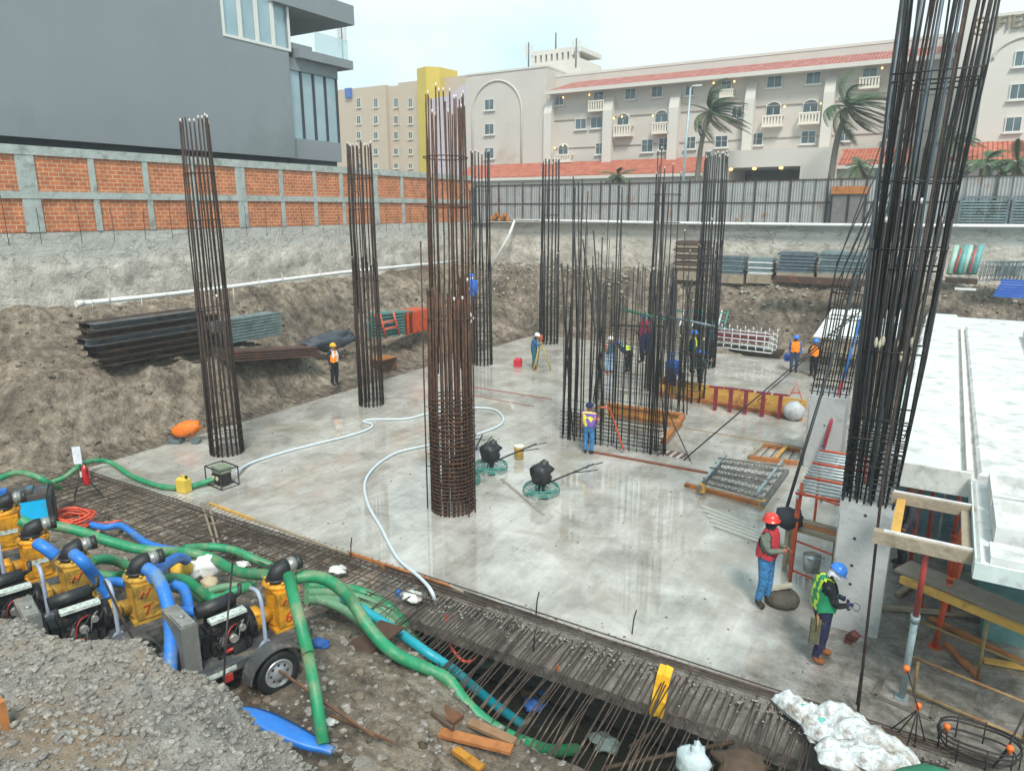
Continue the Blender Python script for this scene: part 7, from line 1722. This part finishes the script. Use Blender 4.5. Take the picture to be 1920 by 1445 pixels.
# sandbags
SB = mat('woven_sack', '#d2d6d6', .8, var=.1, scale=7, bump=1., bscale=9, dirt='#857766', dirt_amt=.55, dscale=4)
SBT = mat('sack_print_teal', '#5fa6a0', .7, var=.1)
for k, (px, py, z, rx, ry, rz_, an) in enumerate(((1490, 1325, .12, .34, .2, .12, -35), (1530, 1352, .1, .38, .24, .15, -60), (1585, 1350, .2, .4, .22, .14, -30), (1570, 1385, .1, .42, .26, .16, -20), (1625, 1385, .25, .42, .26, .15, -25), (1665, 1400, .2, .4, .2, .13, -30), (1595, 1420, .25, .42, .26, .15, 10), (1650, 1430, .35, .42, .24, .14, -10))):
    b = MB(); c0 = P(px, py, z - .1); N_ = 22; vs = []
    for s_ in (1, -1):
        for i in range(N_ + 1):
            for j in range(N_ + 1):
                u, v = -1 + 2 * i / N_, -1 + 2 * j / N_; e = max(0, (1 - u ** 4) * (1 - v ** 4)) ** .55
                wr = .035 * mnoise.noise(Vector((u * 2.2 + k * 5, v * 2.2, s_ * 3))) + .016 * mnoise.noise(Vector((u * 6 + k, v * 7, s_)))+ .012 * math.sin(9 * u + 4 * v + k)
                vs.append((u * rx * (1 - .1 * v * v) + .05 * mnoise.noise(Vector((v * 2, k, 1))), v * ry * (1 - .12 * u * u), s_ * e * rz_ * .95 + wr * e * 1.6 - .07 * (u * u) * (1 if k in (1, 5) else .3)))
    M_ = (N_ + 1) ** 2
    b.add(vs, [(i * (N_ + 1) + j, i * (N_ + 1) + j + 1, (i + 1) * (N_ + 1) + j + 1, (i + 1) * (N_ + 1) + j) for i in range(N_) for j in range(N_)] + [(M_ + i * (N_ + 1) + j, M_ + (i + 1) * (N_ + 1) + j, M_ + (i + 1) * (N_ + 1) + j + 1, M_ + i * (N_ + 1) + j + 1) for i in range(N_) for j in range(N_)], 0, True)
    t = thing('sandbag', ('leftmost white sandbag with teal print, lying on the ledge corner', 'white sandbag hanging over the ledge below the leftmost one', 'dirty white sandbag against the slab edge bar', 'soiled sandbag in the middle front of the heap', 'muddy sandbag on top of the heap', 'white sandbag at the right end against the slab edge', 'lowest sandbag at the bottom of the heap', 'sandbag at the bottom right of the heap')[k], 'sandbag', c0, R(an), 'sandbags on the slab corner')
    b.build('sack_body', SB, t, world=False)
    if k in (0, 1, 6): b = MB(); b.ell((.12, 0, .01), (.06, ry * .72, rz_ * 1.02), 0, 12, 8); b.build('print_stripe', SBT, t, world=False)
b = MB(); c0 = P(1300, 1440, .1); b.ell(c0 + Vector((0, 0, .1)), (.24, .2, .2), 0, 12, 9, jit=.5); b.ell(c0 + Vector((.02, 0, .26)), (.08, .07, .16), 0, 9, 7, jit=.6); tag(b.build('cement_bag', mat('grey_white_bag', '#b7c3c4', .6, var=.15, bump=.8, bscale=5)), 'crumpled grey white bag standing alone at the bottom by the pit', 'bag')
# orange capped bars
CAPM = mat('orange_plastic_cap', '#f06a1a', .4)
def capped(label, top, foot, extra=()):
    t = thing('capped_rebar', label, 'capped rebar', foot, 0, 'rebar with orange caps'); b = MB(); b.tube([foot, top], .011, 6); b.build('bar', REBAR_D, t)
    b = MB(); b.ell(top, .045, 0, 12, 8); b.cyl(top - Vector((0, 0, .08)), top, .022, 8); b.build('cap', CAPM, t)
    for e in extra: b = MB(); b.tube([top - Vector((0, 0, .06)), e], .01, 5); b.build('bar', REBAR_D, t)
capped('highest orange cap on a slanting bar in front of the galvanised prop', P(1700, 1252, 1.0), P(1722, 1330, .65))
capped('orange cap on the apex of a spread of thin bars right of the sandbags', P(1722, 1322, .62), P(1715, 1400, -.05), [P(1682, 1375, 0), P(1700, 1398, 0), P(1735, 1392, 0), P(1668, 1368, 0)])
capped('orange cap on a short bar inside the round rebar hoop', P(1776, 1361, .35), P(1774, 1398, 0))
capped('orange cap at the right end over the rebar hoop', P(1894, 1402, .45), P(1860, 1440, 0))
t = thing('rebar_hoop', 'large round rebar hoop lying at the bottom right corner', 'rebar hoop', P(1830, 1400, .1))
for rr, zz in ((1.0, .16), (.97, .22), (.9, .05)):
    b = MB(); c0 = P(1832, 1405, .1); b.tube([c0 + Vector((.42 * rr * 1.15 * math.cos(a), .32 * rr * math.sin(a), zz + .02 * math.sin(3 * a))) for a in [math.pi * i / 14 for i in range(28)]], .014, 5, closed=True); b.build('ring', REBAR_D, t)
for k in range(9): a = 2 * math.pi * k / 9; b = MB(); q = c0 + Vector((.48 * math.cos(a), .32 * math.sin(a), 0)); b.tube([q - Vector((0, 0, .1)), q + Vector((0, 0, .25))], .01, 5); b.build('upright', REBAR_D, t)
b = MB(); b.tube([P(1925, 1330, .9), P(1890, 1400, .4), P(1860, 1440, .1)], .014, 5); b.build('loose_bar', REBAR_D, t)
b = MB(); b.tube([P(1640, 1400, .0), P(1780, 1440, .0)], .012, 5); b.build('loose_bar', REBAR_D, t)
b = MB(); b.ell(P(1800, 1505, .5), (.75, .35, .3), 0, 24, 12, jit=.1); tag(b.build('green_cover', mat('dark_green_cover', '#2f7a5a', .5, var=.2, dirt='#a8b8a8', dirt_amt=.2)), 'rounded dark green cover at the very bottom right', 'cover')
# thin tall stake in front of pump 6 and one by pump 7
rod('thin black steel stake standing in front of the pump numbered 6', [P(418, 1320, .9), P(424, 1190, 1.8), P(436, 1055, 2.4)], .014, BLK, 'stake', 'stake')
rod('short black steel stake by the gravel before the pump marked 7', [P(166, 1222, 1.7), P(163, 1180, 2.0)], .014, BLK, 'stake', 'stake')
rod('rusty bar leaning on the bail of the pump numbered 7', [P(195, 1088, 2.35), P(235, 1170, 1.95), P(275, 1245, 1.3)], .016, REBAR, 'rebar', 'leaning_bar')
b = MB(); b.prism([(0, 0), (.12, -.02), (.1, .28), (.02, .3)], 1, -.02, .02); o = b.build('wood_stub', WOODO); o.location = P(4, 1362, 2.98); tag(o, 'brown wooden stub at the left edge on the gravel bank', 'wood')

# litter around the mat and in the pit
LIT = [mat('dirty_white_cloth', '#cfcfc8', .8, var=.1, bump=.6, dirt='#8a8278', dirt_amt=.3), mat('dusty_blue_plastic', '#2f62a8', .6), mat('dark_wet_wood', '#4d3c2d', .7, var=.3), mat('grey_green_rubble', '#6d7f7a', .7, var=.3)]
for k, (px, py, z, r_, m_, lb) in enumerate(((772, 1118, -.05, .16, 0, 'crumpled white scrap on the mat near the pit corner'), (455, 1058, .05, .12, 0, 'white scrap beside the green hose end'), (632, 1068, .0, .15, 0, 'white scrap lying on the rebar mat'),
        (598, 1206, .45, .13, 1, 'blue and white plastic scrap right of the pump wheel'), (620, 1352, .45, .07, 0, 'small pale stone right of the straight green pipe'), (1130, 1390, -1.7, .22, 3, 'grey green rubble lump in the pit left of the yellow strap'),
        (1255, 1330, -1.7, .3, 3, 'teal grey rubble lump in the pit under the yellow strap'), (990, 1290, -1.7, .2, 2, 'dark wet lump in the pit under the dowels'), (1000, 1320, -1.75, .18, 1, 'dull blue plastic scrap floating in the pit'),
        (790, 1395, .1, .06, 2, 'small brown scrap on the near ground'), (1390, 1436, -.1, .28, 2, 'black heap at the bottom right of the dowels'), (915, 1240, -1.2, .16, 3, 'grey scrap below the orange cable loop'))):
    b = MB(); b.ell(P(px, py, z), (r_ * 1.3, r_, r_ * .45), 0, 12, 8, jit=.8); tag(b.build('scrap', LIT[m_]), lb, 'scrap')
for a, c_, z, m_, lb in (((1010, 1300), (1120, 1235), -1.6, 1, 'dull blue pole lying in the pit'), ((1180, 1400), (1330, 1300), -1.2, 2, 'dark brown pole slanting across the pit'), ((1130, 1440), (1400, 1385), -.6, 2, 'thin dark bar crossing the dowels at the bottom'),
        ((760, 1300), (850, 1365), .12, 2, 'dark board edge beside the pale green hose'), ((690, 1180), (745, 1230), .35, 2, 'dark stick by the brown board')):
    b = MB(); b.tube([P(a[0], a[1], z), P(c_[0], c_[1], z + .1)], .035, 6); tag(b.build('pole', LIT[m_]), lb, 'pole')
b = MB(); b.lathe([(.03, 0), (.033, .1), (.03, .15), (.012, .18), (.012, .2)], P(812, 885, .75) , 8); tag(b.build('bottle', mat('pink_bottle', '#d07a80', .4)), 'pinkish bottle stuck on the front of the widest rebar column', 'bottle')
# ================================================================ GRAVEL AND DEBRIS (uncountable)
def pebbles(name, label, n, f, rmin, rmax, m):
    vs = []; fs = []; ico = [(0, 0, 1), (.9, 0, .4), (.28, .85, .4), (-.72, .52, .4), (-.72, -.52, .4), (.28, -.85, .4), (.72, .52, -.4), (-.28, .85, -.4), (-.9, 0, -.4), (-.28, -.85, -.4), (.72, -.52, -.4), (0, 0, -1)]
    tri = [(0, 1, 2), (0, 2, 3), (0, 3, 4), (0, 4, 5), (0, 5, 1), (1, 6, 2), (2, 7, 3), (3, 8, 4), (4, 9, 5), (5, 10, 1), (6, 7, 2), (7, 8, 3), (8, 9, 4), (9, 10, 5), (10, 6, 1), (11, 7, 6), (11, 8, 7), (11, 9, 8), (11, 10, 9), (11, 6, 10)]
    rr = random.Random(5)
    for _ in range(n):
        p = f(rr)
        if p is None: continue
        r = rmin + (rmax - rmin) * rr.random() ** 2.5; sx, sy, sz = r * rr.uniform(.7, 1.4), r * rr.uniform(.7, 1.3), r * rr.uniform(.5, .9); o = len(vs)
        a = rr.uniform(0, 6.3); ca, sa = math.cos(a), math.sin(a)
        for x, y, z in ico:
            k = rr.uniform(.75, 1.2); x, y = x * sx * k, y * sy * k; vs.append((p[0] + x * ca - y * sa, p[1] + x * sa + y * ca, p[2] + z * sz * k))
        fs += [(i + o, j + o, k + o) for i, j, k in tri]
    me = bpy.data.meshes.new(name); me.from_pydata(vs, [], fs); me.materials.append(m); me.update()
    o = bpy.data.objects.new(name, me); col.objects.link(o); tag(o, label, 'gravel', kind='stuff'); return o
STONE = ground_mat('stone', ['#4f4c47', '#756f68', '#958e84', '#b2aba0'], 9, .85, .3, 30.)
STONE_D = ground_mat('clod', ['#4a4036', '#6b5f50', '#8a7d6c'], 6, .9, .4, 20.)
pebbles('gravel', 'loose grey gravel covering the near bank', 20000, lambda q: (lambda x, y: (x, y, zmound(x, y) + .002))(q.uniform(-11.5, -2.0), q.uniform(1.6, 4.9)), .008, .045, STONE)
def clod(q):
    x, y = q.uniform(-28, 7), q.uniform(5, 41)
    if SX0 - .1 < x < 8 and SY0 - .5 < y < SY1 + .2: return None
    return (x, y, zt(x, y))
pebbles('dirt_clods', 'loose clods and stones scattered on the dirt banks', 9000, clod, .02, .13, STONE_D)
def near_clod(q):
    x, y = q.uniform(-18, 1), q.uniform(4.6, 9.8)
    z = zt(x, y)
    if z < -.6: return None
    return (x, y, z)
pebbles('rubble', 'broken stones and rubble on the dirt of the pump yard', 4500, near_clod, .012, .07, STONE)
def slab_grit(q):
    x = q.uniform(-9, 1.5); return (x, SY0 - .0 - abs(q.gauss(0, .35)), -.06 - .0) if q.random() < .8 else (x, SY0 + abs(q.gauss(0, .12)), .0)
pebbles('ledge_grit', 'grit and crumbs along the slab edge', 1600, slab_grit, .008, .03, STONE)

def slab_bits(q):
    return (q.uniform(SX0 + .3, 2), q.uniform(SY0 + .2, SY1 - .3), .002)
pebbles('slab_crumbs', 'crumbs and bits of debris scattered on the slab', 1500, slab_bits, .006, .03, STONE_D)
def wall_foot(q):
    x = q.uniform(-27.5, 4); y = WY - abs(q.gauss(.9, .8)); return (x, y, zt(x, y))
pebbles('wall_rubble', 'pale rubble fallen along the foot of the retaining wall', 2500, wall_foot, .03, .14, ground_mat('pale_stone', ['#77736b', '#9c978d', '#bcb7ad'], 5, .85, .3, 20.))

# ================================================================ HAZE
b = MB(); b.bb((-310, -110, -4), (310, 310, 60)); hz_o = b.build('haze', [])
hm = bpy.data.materials.new('haze_air'); hm.use_nodes = True; hm.node_tree.nodes.clear()
ho = hm.node_tree.nodes.new('ShaderNodeOutputMaterial'); hv = hm.node_tree.nodes.new('ShaderNodeVolumePrincipled')
hv.inputs['Density'].default_value = .0013; hv.inputs['Color'].default_value = (.9, .95, .97, 1)
hm.node_tree.links.new(hv.outputs[0], ho.inputs['Volume']); hz_o.data.materials.append(hm); hz_o['kind'] = 'stuff'
